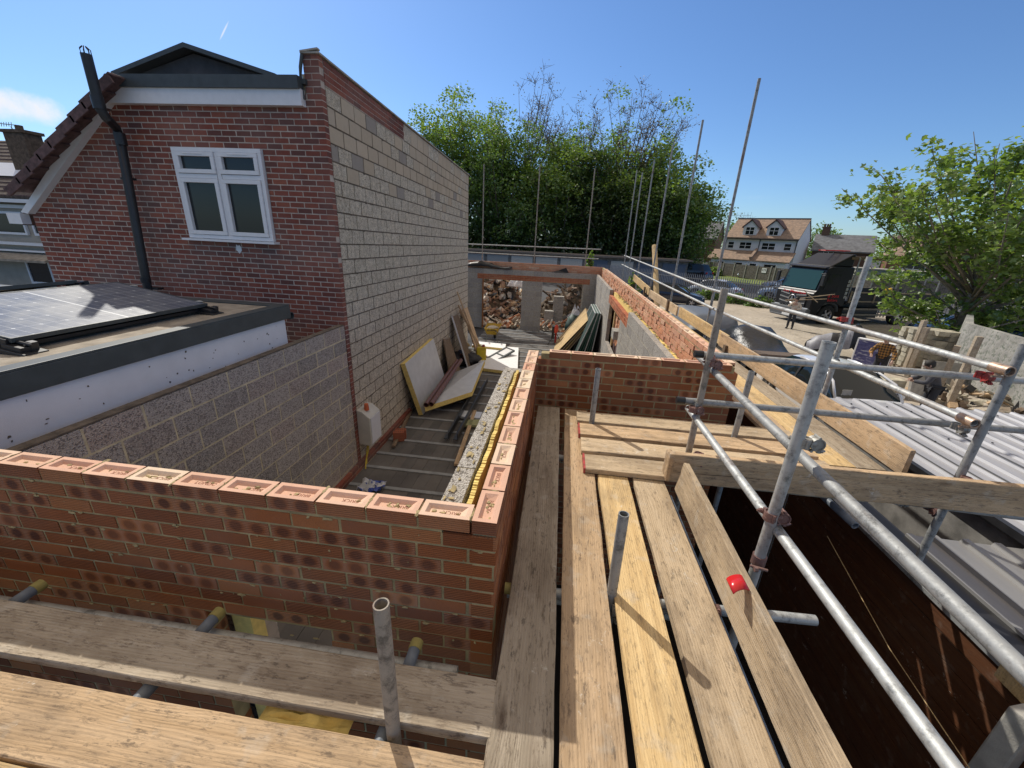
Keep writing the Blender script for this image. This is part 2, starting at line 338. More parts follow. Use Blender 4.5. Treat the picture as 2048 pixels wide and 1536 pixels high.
M['concrete_dark'] = simple('concrete_dark', (.20, .19, .175), .95, var=.3, sc=4, bump=.5, bs=100)
M['white'] = simple('white_paint', (.78, .78, .77), .5, var=.04, bump=0)
def glassmat(name, c=(.02, .025, .03), rough=.06):
    g = G(name); g.col(c).r(rough); g.b.inputs['Specular IOR Level'].default_value = .45; return g.m
M['glass'] = glassmat('window_glass', (.018, .022, .024))
M['glass_green'] = glassmat('vehicle_glass', (.006, .012, .016), .04)
# ================================================================ setting: ground
G0 = -0.45; FZ = -0.40; WT = 2.61; BT = 2.10
def ground_mat():
    g = G('ground_gravel'); c = g.ramp(g.noise(.35, 6), [(.3, (.33, .285, .22)), (.55, (.46, .40, .32)), (.75, (.55, .49, .40))])
    c = g.mix(g.rng(g.noise(2.4, 6, rough=.7), .5, .7), c, (.26, .22, .17)); c = g.mix(g.math('MULTIPLY', g.rng(g.noise(14, 5, rough=.8), .52, .62), .55), c, (.20, .165, .13))
    c = g.mix(g.math('MULTIPLY', g.rng(g.noise(60, 4, rough=.8), .55, .7), .5), c, (.62, .56, .48))
    g.col(c).r(.95); g.bump(g.noise(30, 6, rough=.8), .8, .02); return g.m
M['gravel'] = ground_mat()
M['asphalt'] = simple('asphalt', (.055, .055, .058), .9, var=.25, sc=.8, bump=.5, bs=60, c2=(.04, .04, .042))
def grass_mat():
    g = G('grass'); c = g.ramp(g.noise(.8, 6), [(.3, (.09, .13, .03)), (.6, (.17, .22, .05)), (.8, (.30, .30, .10))]); g.col(c).r(.95); g.bump(g.noise(25, 4), .8, .05); return g.m
M['grass'] = grass_mat()
def sheet(name, pts, z, mat):
    mb = MB(); mb.poly([(x, y, z) for x, y in pts]); return tag(mb.build(name, mat), kind='structure')
sheet('ground', [(-300, -60), (900, -60), (900, 900), (-300, 900)], G0-.012, M['asphalt'])
M['pit_shade_soil'] = simple('pit_shade_soil', (.012, .010, .008), .95, var=.4, sc=4)  # near-black ground colour, the shade of the gap painted in
sheet('pit_ground', [(-.1, -3), (4.2, -3), (4.2, 7.2), (-.1, 7.2)], G0+.0, M['pit_shade_soil'])
sheet('yard', [(1.9, -3), (30, -3), (33, 33.5), (17.2, 33.0), (1.95, 42.5)], G0-.004, M['gravel'])
sheet('grass_verge', [(16, 58), (40, 42), (60, 44), (24, 76), (15, 74)], G0-.006, M['grass'])
sheet('garden_ground', [(20, 66), (60, 40), (120, 40), (120, 130), (-60, 140), (-60, 78)], G0-.003, M['grass'])
# ================================================================ masonry
def frame(U, N):
    U = Vector(U); N = Vector(N); return Matrix((U, -N, Vector((0, 0, 1)))).transposed().to_3x3()
def masonry(mb, O, U, N, L, H, T, unit=(.225, .075), joint=.01, opens=(), off=.5, sel=None, recess=.004, mm=1, jit=.0015, seed=1, mort_ext=0, skip=None):
    """units hang down from the top line O (outer face, top corner) along U; outward normal N; L long, H high, T thick"""
    rr = random.Random(seed); Mx = frame(U, N); U = Vector(U); N = Vector(N); O = Vector(O); uw, uh = unit
    rows = int(math.ceil(H/uh-1e-6))
    def cuts(a, b, z0, z1):
        iv = [(a, b)]
        for o0, o1, v0, v1 in opens:
            if z1 <= v0+.02 or z0 >= v1-.02: continue
            n = []
            for p, q in iv:
                if q <= o0 or p >= o1: n.append((p, q)); continue
                if p < o0: n.append((p, o0))
                if q > o1: n.append((o1, q))
            iv = n
        return iv
    for r in range(rows):
        zt = O.z-r*uh; zb = max(zt-uh, O.z-H)
        for a, b in cuts(0, L, zb, zt):
            c = O+U*((a+b)/2)-N*(T/2); mb.box((c.x, c.y, (zt+zb)/2-joint*.5-.004), (b-a-.002, T-2*recess, zt-zb), Mx, mm, uv=True)
        u = -uw*off if r % 2 else 0.0
        while u < L:
            for a, b in cuts(max(u, 0), min(u+uw-joint, L), zb, zt):
                if b-a < .02: continue
                if skip and skip((a+b)/2, r): continue
                j = rr.uniform(-jit, jit); e_ = rr.uniform(0, joint*.22); f_ = rr.uniform(-joint*.12, joint*.12); c = O+U*((a+b)/2+f_)-N*(T/2+j)
                m, t = sel(a, zt, r, rr) if sel else (0, (rr.random(), rr.random(), rr.random()))
                mb.box((c.x, c.y, (zt+zb)/2+f_*.5), (b-a-e_, T, zt-zb-joint-e_*.5), Mx, m, t, True)
            u += uw
    return mb
def text_mesh(txt, size, depth=.001):
    cu = bpy.data.curves.new('t', 'FONT'); cu.body = txt; cu.size = size; cu.extrude = depth; cu.align_x = 'CENTER'; cu.align_y = 'CENTER'; cu.resolution_u = 2
    o = bpy.data.objects.new('t', cu); COL.objects.link(o); dg = bpy.context.evaluated_depsgraph_get()
    me = bpy.data.meshes.new_from_object(o.evaluated_get(dg)); bpy.data.objects.remove(o); bpy.data.curves.remove(cu); return me
def lettering(txt, size, mat, loc, rot, parent, name='lettering', depth=.001, sx=1):
    me = text_mesh(txt, size, depth); me.materials.clear(); me.materials.append(mat)
    o = bpy.data.objects.new(name, me); COL.objects.link(o); o.parent = parent; o.location = loc; o.rotation_euler = rot; o.scale = (sx, 1, 1); return o
M['frog_letter_shade'] = simple('stamped_letter_shade', (.26, .105, .07), .9, bump=0)  # dark brown stands in for the shade inside the stamped letters
_fr = {}
def frog_mesh(w, d, h, seed):
    """a brick lying frog up: sunken panel with sloping sides in the top, dabs of mortar"""
    mb = MB(); rr = random.Random(seed); hw, hd = w/2, d/2; i = .021; s = .013; z1 = -.017
    t = (rr.random(), rr.random(), .1)
    mb.box((0, 0, -h/2), (w, d, h), None, 0, (rr.random(), rr.random(), rr.random()), True, 'xXyY')
    def ring(a, z): return [(-hw+a, -hd+a, z), (hw-a, -hd+a, z), (hw-a, hd-a, z), (-hw+a, hd-a, z)]
    A, B, C = ring(0, 0), ring(i, 0), ring(i+s, z1)
    if rr.random() < .7: C[1] = (C[1][0]-.02, C[1][1], z1); C[2] = (C[2][0]-.012, C[2][1], z1)
    for R0, R1 in ((A, B), (B, C)):
        for k in range(4): j = (k+1) % 4; mb.quad(R0[k], R0[j], R1[j], R1[k], 1, t, ((0, 0), (1, 0), (1, 1), (0, 1)))
    mb.quad(*C, 1, t, ((0, 0), (1, 0), (1, 1), (0, 1)))
    for k in range(rr.choice((2, 4, 7, 10, 3))):   # mortar crumbs
        x = rr.uniform(-hw+.03, hw-.03); y = rr.uniform(-hd+.025, hd-.03)
        mb.blob((x, y, z1+.001), (rr.uniform(.004, .016), rr.uniform(.003, .009), rr.uniform(.002, .006)), 2, seed+k, .5, 6)
    for k in range(rr.choice((1, 2, 4))):
        mb.blob((hw+.004, rr.uniform(-hd, hd), -.004), (.008, rr.uniform(.01, .03), .006), 2, seed+k+9, .5, 6)
    mb.blob((hw+.005, 0, -.012), (.006, hd*.96, .012), 2, seed+77, .3, 8)
    return mb
FROGM = [M['brick_new'], M['brick_top'], M['mortar_new']]
def frog_brick(parent, c, rz, seed, txt=None, txtrot=math.pi, w=.215, d=.1025, h=.065, back=None):
    mb = frog_mesh(w, d, h, seed); o = mb.build('brick', FROGM if not back else [back]+FROGM[1:]); o.parent = parent
    o.location = Vector(c)-(parent.location if parent.get('_abs') else Vector()); o.rotation_euler = (0, 0, rz); 
    if txt: lettering(txt, .030, M['frog_letter_shade'], (.020, 0, -.0168), (0, 0, txtrot), o, depth=.0006, sx=.95)
    return o
YF = 1.317
# ---- front wall
fw = absroot('brick_wall', (-1.8, YF, G0), 'new red brick parapet wall across the foreground, frogs of its top course open to the sky', 'wall')
mb = MB(); masonry(mb, (-3.555, YF, WT-.075), (1, 0, 0), (0, -1, 0), 3.375, WT-.075-G0, .1025, opens=((3.555-1.655, 3.555-.98, .62, 1.862),), off=.5, seed=3, joint=.012)
mb.build('brickwork', [M['brick_new'], M['mortar_new']], fw)
mb = MB(); mb.box((-1.98, YF+.0512, WT-.0535), (3.14, .094, .063)); mb.build('mortar_bed', M['mortar_new'], fw)
xs = -.18-.1025-.01
names = {5: 'LONDON'}
k = 0; x = xs
while x > -3.5:
    tx = 'LONDON' if k == 5 else (None if k in (9, 10) else 'BRICK')
    frog_brick(fw, (x-.1075, YF+.05125, WT), 0, 11+k*7, tx, 0 if k == 5 else math.pi); x -= .225; k += 1
mb = MB(); rr = random.Random(71)
for k in range(60): mb.blob((rr.uniform(-2.9, -.2), YF-.001, WT-.075*rr.randint(1, 13)-.005+rr.uniform(-.006, .004)), (rr.uniform(.006, .022), .004, rr.uniform(.003, .007)), 0, k, .6, 6)
for k in range(40): mb.blob((rr.uniform(-2.9, -.2), YF-.001, rr.uniform(1.9, 2.55)), (rr.uniform(.002, .008), .002, rr.uniform(.002, .006)), 0, k, .6, 6)
mb.build('mortar_snots', M['mortar_new'], fw)['kind'] = 'stuff'
# front wall inner leaf, insulation and window reveal
mb = MB(); masonry(mb, (-.4, YF+.2025+.0, 2.30), (-1, 0, 0), (0, 1, 0), 0.0001, .2, .1)
iw = absroot('block_leaf', (-1.8, YF+.25, G0), 'inner blockwork skin standing behind the foreground brick parapet', 'wall')
mb = MB(); masonry(mb, (-3.3, YF+.205, 1.88), (1, 0, 0), (0, -1, 0), 2.82, 1.88-G0, .1, (.45, .225), opens=((3.3-1.55, 3.3-.98, .62, 1.9),), seed=5)
mb.build('blockwork', [M['block_grey'], M['mortar_grey']], iw)
mb = MB(); mb.box((-1.585, YF+.16, 1.24), (.11, .085, 1.23)); mb.build('insulation', M['foam'], iw)
# ---- return wall (runs away from the camera) with frogs
rw = absroot('brick_wall', (-.23, 2.6, G0), 'brick return wall with open frogs beside the scaffold walkway', 'wall')
mb = MB(); masonry(mb, (-.18, YF+.1025+.01, WT-.075), (0, 1, 0), (1, 0, 0), 2.58, WT-.075-G0, .1025, seed=8, off=.5, joint=.012)
masonry(mb, (-.18, YF, WT-.075), (0, 1, 0), (1, 0, 0), .1135, WT-.075-G0, .1025, seed=9, off=0)
mb.build('brickwork', [M['brick_new'], M['mortar_new']], rw)
y = YF
for k in range(12):
    frog_brick(rw, (-.23125, y+.1075, WT), math.pi/2, 201+k*5, 'BRICK' if k < 4 else None, math.pi); y += .225
mb = MB(); mb.box((-.23125, 2.66, WT-.0535), (.094, 2.66, .063)); mb.build('mortar_bed', M['mortar_new'], rw)
# inner leaf of the return wall, with bare block tops
il = absroot('block_leaf', (-.43, 2.5, G0), 'inner block skin with pale open textured block tops beside the brick return wall', 'wall')
mb = MB(); masonry(mb, (-.3825, 1.40, 2.52), (0, 1, 0), (1, 0, 0), 2.2, 2.52-G0, .1, (.45, .225), seed=12, jit=.004)
masonry(mb, (-.38, 3.6, 2.52), (1, 0, 0), (0, 1, 0), .001, .2, .1)
mb.build('blockwork', [M['block_white'], M['mortar_tan']], il)
mb = MB(); rr = random.Random(5)
for k in range(170):
    yy = 1.45+k*.0127; mb.box((-.346+.003*noise.noise(Vector((yy*9, 1, 1))), yy, 2.42+.03*noise.noise(Vector((yy*6, 3, 1)))+rr.uniform(-.004, .004)), (.024, .0126, .2))
mb.build('insulation', M['foam'], il)
mb = MB()
for k in range(60): mb.blob((-.32+rr.uniform(-.02, .02), rr.uniform(1.45, 3.6), 2.42+rr.uniform(-.06, .03)), (rr.uniform(.01, .02), rr.uniform(.01, .04), rr.uniform(.01, .02)), 0, k, .5, 6)
for k in range(26): mb.blob((-.43+rr.uniform(-.04, .04), rr.uniform(1.45, 3.6), 2.521), (rr.uniform(.006, .018), rr.uniform(.008, .03), rr.uniform(.001, .004)), 0, k, .6, 6)
mb.build('mortar_crumbs', M['mortar_new'], il)['kind'] = 'stuff'
# block return at its far end
mb = MB(); masonry(mb, (-.482, 3.62, 2.50), (1, 0, 0), (0, -1, 0), .19, .9, .1, (.19, .225), seed=13); mb.build('block_return', [M['block_white'], M['mortar_tan']], il)
# ---- cross wall
XR = 1.79
cw = absroot('brick_wall', (.8, 4.05, G0), 'brick cross wall of the new extension behind the stacked cross boards', 'wall')
mb = MB(); masonry(mb, (-.18, 4.0, WT-.075), (1, 0, 0), (0, -1, 0), XR+.18, WT-.075-G0, .1025, seed=15, joint=.012)
mb.build('brickwork', [M['brick_new'], M['mortar_new']], cw)
x = -.068
for k in range(8):
    frog_brick(cw, (x+.1075, 4.05125, WT), 0, 301+k*3); x += .225
mb = MB(); mb.box((.8, 4.05125, WT-.0535), (1.9, .094, .063)); mb.build('mortar_bed', M['mortar_new'], cw)
# ---- long right wall
lw = absroot('brick_wall', (XR-.05, 11, G0), 'long outer brick wall running down the right side of the new extension', 'wall')
LY0, LY1 = 4.11, 18.8
mb = MB(); masonry(mb, (XR-.1025, LY1, WT-.075), (0, -1, 0), (-1, 0, 0), LY1-LY0, 1.7, .1025, seed=18, jit=.013, recess=.022)
mb.build('brickwork', [M['brick_rough'], M['mortar_tan']], lw)
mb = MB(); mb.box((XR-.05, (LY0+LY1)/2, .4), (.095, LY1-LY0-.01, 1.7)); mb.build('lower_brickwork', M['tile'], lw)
rr = random.Random(33); y = LY0; k = 0
while y < LY1-.2:
    if k < 60: frog_brick(lw, (XR-.05125+rr.uniform(-.002, .002), y+.1075, WT), math.pi/2, 401+k % 9, None, back=M['brick_rough'])
    y += .225; k += 1
mb = MB(); mb.box((XR-.05125, (LY0+LY1)/2, WT-.0535), (.09, LY1-LY0, .063)); mb.build('mortar_bed', M['mortar_new'], lw)
mb = MB()
for k in range(330): mb.blob((XR-.105, rr.uniform(LY0, LY1), WT-.075*rr.randint(1, 8)+rr.uniform(-.008, .005)), (.012, rr.uniform(.01, .035), .007), 0, k, .5, 6)
mb.build('mortar_snots', M['mortar_new'], lw)['kind'] = 'stuff'
# inner leaf of the long wall
li = absroot('block_leaf', (1.52, 11, G0), 'inner grey block skin of the long right wall with window opening and brick lintel', 'wall')
mb = MB(); N = (-1, 0, 0); U = (0, -1, 0); X0 = 1.47
def yb(a, b): return 18.5-b, 18.5-a
op = (*yb(9.95, 12.45), .80, 1.93)
masonry(mb, (X0, 18.5, 2.31), U, N, 18.5-12.8, 2.31-FZ, .1, (.45, .225), seed=21)
masonry(mb, (X0, 12.8, 1.93), U, N, 3.9, 1.93-FZ, .1, (.45, .225), opens=((.35, 2.85, .80, 1.95),), seed=22)
masonry(mb, (X0, 8.9, 2.29), U, N, 8.9-4.2, 2.29-FZ, .1, (.45, .225), seed=23)
mb.build('blockwork', [M['block_grey'], M['mortar_tan']], li)
mb = MB(); masonry(mb, (X0, 12.8, 2.16), U, N, 3.9, .225, .1, seed=24, jit=.004); mb.build('brick_course', [M['brick_lintel'], M['mortar_new']], li)
mb = MB(); yy = LY0+.1
while yy < 12.6: mb.box((1.604, yy, 2.15+.02*noise.noise(Vector((yy*3, 3, 1)))+rr.uniform(-.006, .006)), (.05, .0298, .24)); yy += .03
mb.build('insulation', M['foam'], li)
mb = MB()
for k in range(150): mb.blob((1.60+rr.uniform(-.02, .05), rr.uniform(4.2, 12), 2.27+rr.uniform(-.02, .02)), (.018, rr.uniform(.01, .05), .012), 0, k, .6, 6)
mb.build('mortar_crumbs', M['mortar_new'], li)['kind'] = 'stuff'
mb = MB(); mb.box((1.52, 10.5, 1.45), (.24, .45, .22)); tag(mb.build('concrete_block', M['concrete']), 'single grey block resting across the window opening of the long right wall', 'block')
mb = MB(); mb.box((1.60, 11.9, 1.35), (.05, .12, 1.1)); tag(mb.build('timber_prop', M['w_gold']), 'pale timber prop standing inside the window opening of the long right wall', 'prop')
# ---- far wall
fwl = absroot('block_wall', (-1.4, 18.55, G0), 'far block wall with two tall door openings and a red brick lintel course', 'wall')
mb = MB(); X00 = -4.9; Lf = 1.47-X00
def xo(a, b, z0, z1): return (a-X00, b-X00, z0, z1)
ops = (xo(-3.60, -1.78, -.6, 1.85), xo(-.87, .95, -.6, 1.85))
masonry(mb, (X00, 18.5, 2.30), (1, 0, 0), (0, -1, 0), Lf, .225, .1, (.45, .225), seed=31)
masonry(mb, (X00, 18.5, 2.075), (1, 0, 0), (0, -1, 0), 1.06, 2.075-FZ, .1, (.45, .225), seed=32)
masonry(mb, (1.21, 18.5, 2.075), (1, 0, 0), (0, -1, 0), .26, 2.075-FZ, .1, (.45, .225), seed=33)
masonry(mb, (-3.84, 18.5, 1.85), (1, 0, 0), (0, -1, 0), 5.05, 1.85-FZ, .1, (.45, .225), opens=((.24, 2.06, -1, 1.9), (2.97, 4.79, -1, 1.9)), seed=34)
mb.build('blockwork', [M['block_grey'], M['mortar_tan']], fwl)
mb = MB(); masonry(mb, (-3.84, 18.497, 2.075), (1, 0, 0), (0, -1, 0), 5.05, .225, .1, seed=35); mb.build('brick_course', [M['brick_lintel'], M['mortar_new']], fwl)
mb = MB(); masonry(mb, (X00, 18.7, WT), (1, 0, 0), (0, -1, 0), XR-.1-X00, .6, .1, seed=36, jit=.005, recess=.01)
masonry(mb, (X00, 18.7, WT-.6), (1, 0, 0), (0, -1, 0), 1.3, 2.4, .1, seed=37)
mb.build('outer_brickwork', [M['brick_rough'], M['mortar_tan']], fwl)
mb = MB(); mb.box((-3.56, 18.44, .73), (.05, .10, 2.24)); mb.build('door_post', M['w_orange'], fwl)
mb = MB(); n = 14
for i in range(n):     # draped black membrane on the wall head
    x = -4.3+i*.155
    for j in range(5):
        mb.v.append((x, 18.42+.09*j, (2.34 if j in (0, 4) else 2.40)+.17*max(0, 1-abs(i-4)/6)*(1.2 if j in (1, 2, 3) else .4)+.06*noise.noise(Vector((i*.9, j*1.3, 1)))))
for i in range(n-1):
    for j in range(4): mb.face((i*5+j, (i+1)*5+j, (i+1)*5+j+1, i*5+j+1))
o = mb.build('plastic_sheet', M['black'], smooth=True); tag(o, 'crumpled black plastic membrane lying on the left of the far wall head', 'plastic sheet'); m_ = o.modifiers.new('s', 'SOLIDIFY'); m_.thickness = .01
mb = MB(); mb.poly([(-.5, 18.47, 2.31), (.25, 18.47, 2.31), (.12, 18.52, 2.52), (-.2, 18.6, 2.38)]); mb.poly([(.25, 18.47, 2.31), (.2, 18.66, 2.32), (.12, 18.52, 2.52)])
mb.poly([(-.5, 18.47, 2.31), (-.2, 18.6, 2.38), (-.3, 18.66, 2.31)]); o = mb.build('plastic_sheet', M['black']); tag(o, 'small folded black plastic flap on the middle of the far wall head', 'plastic sheet'); m_ = o.modifiers.new('s', 'SOLIDIFY'); m_.thickness = .01
# ================================================================ scaffold boards
_brd = {}
def board(p0, p1, w, mat, label, group, th=.038, up=(0, 0, 1), name='scaffold_board', band=None, seed=0, zoff=0, cat='board'):
    """p0,p1 = ends of the top centre line; w across, up = face normal"""
    p0, p1 = Vector(p0), Vector(p1); L = (p1-p0).length; rr = random.Random(seed+int(L*1000)); mb = MB()
    n = max(3, int(L/.18)); c = .004; e = .0022
    prof = [(-w/2, -c), (-w/2+c, 0), (-w/6, .0), (w/6, .0), (w/2-c, 0), (w/2, -c), (w/2, -th+c), (w/2-c, -th), (-w/2+c, -th), (-w/2, -th+c)]; k = len(prof)
    for i in range(n+1):
        t = -L/2+L*i/n; ce = .012 if i in (0, n) else 0
        for q, (a, b) in enumerate(prof):
            ja = rr.uniform(-e, e)*(1 if abs(a) > w/4 else 0); jb = noise.noise(Vector((t*1.3+seed*7, a*6, seed)))*.0035
            if i == 0: tt = t+rr.uniform(0, .004)
            elif i == n: tt = t-rr.uniform(0, .004)
            else: tt = t
            mb.v.append((tt, a*(1-ce)+ja, b+jb))
    for i in range(n):
        for q in range(k): j = (q+1) % k; mb.face((i*k+q, i*k+j, (i+1)*k+j, (i+1)*k+q))
    mb.face(range(k)[::-1]); mb.face([n*k+q for q in range(k)])
    for f in range(len(mb.f)): mb.f[f] = tuple(mb.f[f][::-1])
    o = mb.build(name, mat, smooth=False); X = (p1-p0).normalized(); Z = Vector(up); Y = Z.cross(X).normalized(); Z = X.cross(Y)
    Mx = Matrix((X, Y, Z)).transposed().to_4x4(); Mx.translation = (p0+p1)/2; o.matrix_world = Mx; tag(o, label, cat, group)
    if band is not None:
        for sgn in band:
            b = MB(); b.box((sgn*(L/2-.004), 0, -th/2), (.014, w+.003, th+.003)); bo = b.build('end_band', M['coupler_red']); bo.parent = o
    return o
GW = 'scaffold boards of the near walkway beside the brick return wall'; GC = 'cross boards laid over the walkway'; GL = 'boards in front of the foreground parapet'; GR = 'boards of the right scaffold run'
board((.000, -.6, BT), (-.028, 3.77, BT), .223, M['w_grey'], 'greyish walkway board nearest the return wall, mostly in its shadow, knots at the near end', GW, seed=1)
board((.230, -.6, BT), (.243, 3.75, BT), .223, M['w_tan'], 'tan walkway board half shaded lengthwise, second from the return wall', GW, seed=2)
board((.490, -.5, BT), (.482, 2.66, BT), .215, M['w_gold'], 'golden walkway board with the short upright tube beside it, third from the return wall', GW, seed=3)
board((.745, -.4, BT), (.735, 2.64, BT), .223, M['w_pale'], 'pale mottled walkway board running beside the leaning toe board', GW, seed=4)
board((.243, 3.525, BT+.04), (2.18, 3.525, BT+.04), .215, M['w_pale'], 'cross board closest to the brick cross wall, two short tubes standing at its front edge', GC, seed=5)
board((.252, 3.255, BT+.04), (2.18, 3.255, BT+.04), .222, M['w_tan'], 'reddish tan cross board with red painted end, second from the brick cross wall', GC, band=(-1,), seed=6)
board((.262, 2.975, BT+.04), (2.18, 2.975, BT+.04), .222, M['w_pale'], 'cross board with an orange stain, third from the brick cross wall', GC, seed=7)
board((.272, 2.70, BT+.04), (2.18, 2.70, BT+.04), .222, M['w_pale'], 'cross board with red end nearest the camera, bordering the long toe board', GC, band=(-1,), seed=8)
board((-4.2, .955, BT), (-.112, .955, BT), .2, M['w_grey'], 'board in front of the parapet lying in the parapet shadow with a sunlit front edge', GL, seed=9)
board((-4.2, .69, BT), (-.118, .69, BT), .215, M['w_tan'], 'rough sunlit board in the bottom left corner with mortar crust, beside the upright tube', GL, seed=10)
board((-4.2, .462, BT), (-.13, .462, BT), .22, M['w_gold'], 'golden board at the very bottom left, only a corner showing', GL, seed=11)
for i, (x0, mt, lb) in enumerate(((2.11, 'w_tan', 'narrowly visible tan board of the right run next to the long brick wall'), (2.335, 'w_gold', 'bright golden board in the middle of the right scaffold run'), (2.56, 'w_grey', 'grey weathered board of the right run against the toe board, with white splashes'))):
    board((x0, 3.10, BT), (x0, 7.0, BT), .222, M[mt], lb, GR, seed=20+i); 
    board((x0, 7.02, BT), (x0, 11.0, BT), .222, M[('w_grey', 'w_tan', 'w_gold')[i]], 'far length of the right scaffold run, %s' % ('wall side', 'middle', 'toe board side')[i], GR, seed=30+i)
GT = 'toe boards edging the scaffold'
board((2.70, 3.02, BT+.115), (2.74, 7.1, BT+.115), .222, M['w_tan'], 'stained near toe board on edge along the right scaffold run, sawn end showing', GT, up=(-1, 0, 0), name='toe_board', seed=40, cat='toe board')
board((2.78, 6.9, BT+.115), (2.78, 9.9, BT+.115), .222, M['w_gold'], 'yellow toe board on edge in the middle of the right scaffold run', GT, up=(-1, 0, 0), name='toe_board', seed=41, cat='toe board')
board((2.74, 9.95, BT+.115), (2.74, 13.3, BT+.115), .222, M['w_pale'], 'grey toe board on edge further along the right scaffold run', GT, up=(-1, 0, 0), name='toe_board', seed=42, cat='toe board')
board((2.78, 13.6, BT+.14), (2.80, 17.0, BT+.28), .24, M['w_gold'], 'cream toe board at the far end of the right run, tilted upwards', GT, up=(-1, 0, 0), name='toe_board', seed=43, cat='toe board')
board((.84, 2.565, BT+.13), (4.6, 2.60, BT+.13), .222, M['w_tan'], 'long brown toe board on edge crossing above the dark gap, rounded left end', GT, up=(0, -1, 0), name='toe_board', th=.045, seed=44, cat='toe board')
board((.885, .1, BT+.112), (.905, 2.50, BT+.112), .222, M['w_pale'], 'pale toe board leaning on edge beside the walkway, held by the red clip', GT, up=Vector((-1, 0, .12)).normalized(), name='toe_board', seed=45, cat='toe board')
mb = MB(); mb.box((0, 0, 0), (.045, .13, .21)); o = mb.build('timber_offcut', M['w_tan'], bevel=.02); o.location = (.862, 2.62, 2.22); tag(o, 'short rounded timber offcut at the left end of the long toe board', 'timber')
# ================================================================ scaffold tubes
TR = .02415
def stube(a, b, label, group, mat='galv', r=TR, name='scaffold_tube', sleeve=None):
    a, b = Vector(a), Vector(b); L = (b-a).length; mb = MB(); mb.tube((0, 0, -L/2), (0, 0, L/2), r, 20, hollow=.0045)
    o = mb.build(name, M[mat]); smooth_by_angle(o, 40); o.location = (a+b)/2; o.rotation_euler = (b-a).to_track_quat('Z', 'Y').to_euler(); return tag(o, label, 'scaffold tube', group)
GV = 'upright tubes of the near scaffold'; GH = 'guard rails of the near scaffold'; GP = 'tall upright poles along the right scaffold run'; GS = 'tubes carrying the boards'
base = P(1375, 915, 'z', BT+.04)
stube((1.10, 2.95, -.45), (1.10, 2.95, 3.43), 'upright at the near right corner of the cross boards, rails clamped at two heights', GV, 'galv_dirty')
stube((1.05, 1.67, 1.6), (1.05, 1.67, 3.37), 'thick foreground upright with a red clip at its foot, rising through both rails', GV, 'galv')
stube((2.80, 4.28, -.45), (2.80, 4.28, HZ(1870, 520, 2.8, 4.28)), 'upright outside the stained toe board in front of the right hand tree', GV, 'galv')
stube((2.81, 2.74, -.45), (2.81, 2.74, HZ(2052, 690, 2.81, 2.74)), 'upright at the right edge of the picture dropping into the dark gap', GV, 'galv_dark')
stube((.375, 1.50, .6), (.362, 1.55, 2.555), 'short open topped tube between the walkway boards casting a diagonal shadow', 'short tube ends standing above the boards', 'galv_dark')
stube((.375, 3.40, .6), (.375, 3.40, 2.655), 'short tube at the left of the cross boards near the brick cross wall', 'short tube ends standing above the boards', 'galv_dark')
stube((1.60, 3.39, .6), (1.62, 3.39, 2.74), 'short tube at the right of the cross boards near the brick cross wall', 'short tube ends standing above the boards', 'galv_dark')
stube((-.425, .815, .6), P(762, 1208, 'y', .85), 'mortar stained open tube standing between the boards at the bottom of the picture', 'short tube ends standing above the boards', 'galv_dirty')
stube(P(1392, 708, 'x', 1.165), P(2120, 1414, 'x', 1.135), 'big upper guard rail sweeping to the bottom right corner', GH, 'galv_dark')
stube(P(1376, 816, 'x', 1.09), P(1990, 1652, 'x', 1.075), 'bright lower guard rail running to the bottom edge', GH, 'galv')
za = P(1420, 712, 'y', 3.0).z
stube(P(1392, 708, 'y', 3.01), P(2075, 764, 'y', 3.01), 'upper cross rail clamped to the corner upright, running right behind the thick upright', GH, 'galv')
stube(P(1356, 800, 'y', 3.00), P(2075, 864, 'y', 3.00), 'lower cross rail with a black cap at its left end', GH, 'galv_dark')
stube(P(2012, 741, 'x', 2.745), P(1415, 577, 'x', 2.80), 'near length of the upper rail of the right run ending in a brass sleeve', 'rails of the right scaffold run', 'galv')
stube(P(1415, 577, 'x', 2.80), P(1249, 511, 'x', 2.88), 'far length of the upper rail of the right run', 'rails of the right scaffold run', 'galv')
stube(P(1948, 846, 'x', 2.745), P(1430, 619, 'x', 2.80), 'near length of the lower rail of the right run ending in a red sleeve', 'rails of the right scaffold run', 'galv')
stube(P(1428, 618, 'x', 2.80), P(1244, 529, 'x', 2.88), 'far length of the lower rail of the right run', 'rails of the right scaffold run', 'galv')
for (px, py, Y, lb) in ((1274, 340, 20.4, 'farthest'), (1285, 345, 18.75, 'second farthest'), (1309, 320, 16.44, 'third farthest'), (1346, 290, 13.8, 'fourth farthest'), (1406, 240, 11.05, 'second tallest looking'), (1519, 157, 8.13, 'nearest and tallest looking')):
    t = P(px, py, 'x', 2.85); stube((2.85, t.y, -.45), t, '%s of the tall poles against trees and sky on the right run' % lb, GP, 'galv_dark')
GF = 'tubes of the scaffold beyond the far wall'
for px, py, lb in ((968, 328, 'left'), (1080, 330, 'middle'), (1190, 337, 'right')):
    t = P(px, py, 'y', 19.0); stube((t.x, 19.0, -.45), t, 'thin %s upright in front of the trees beyond the far wall' % lb, GF, 'galv_dirty')
stube((-6.5, 19.05, 3.27), P(1202, 499, 'y', 19.05), 'upper horizontal rail beyond the far wall', GF, 'galv')
stube((-6.5, 19.05, 2.93), P(1197, 518, 'y', 19.05), 'lower horizontal rail beyond the far wall', GF, 'galv')
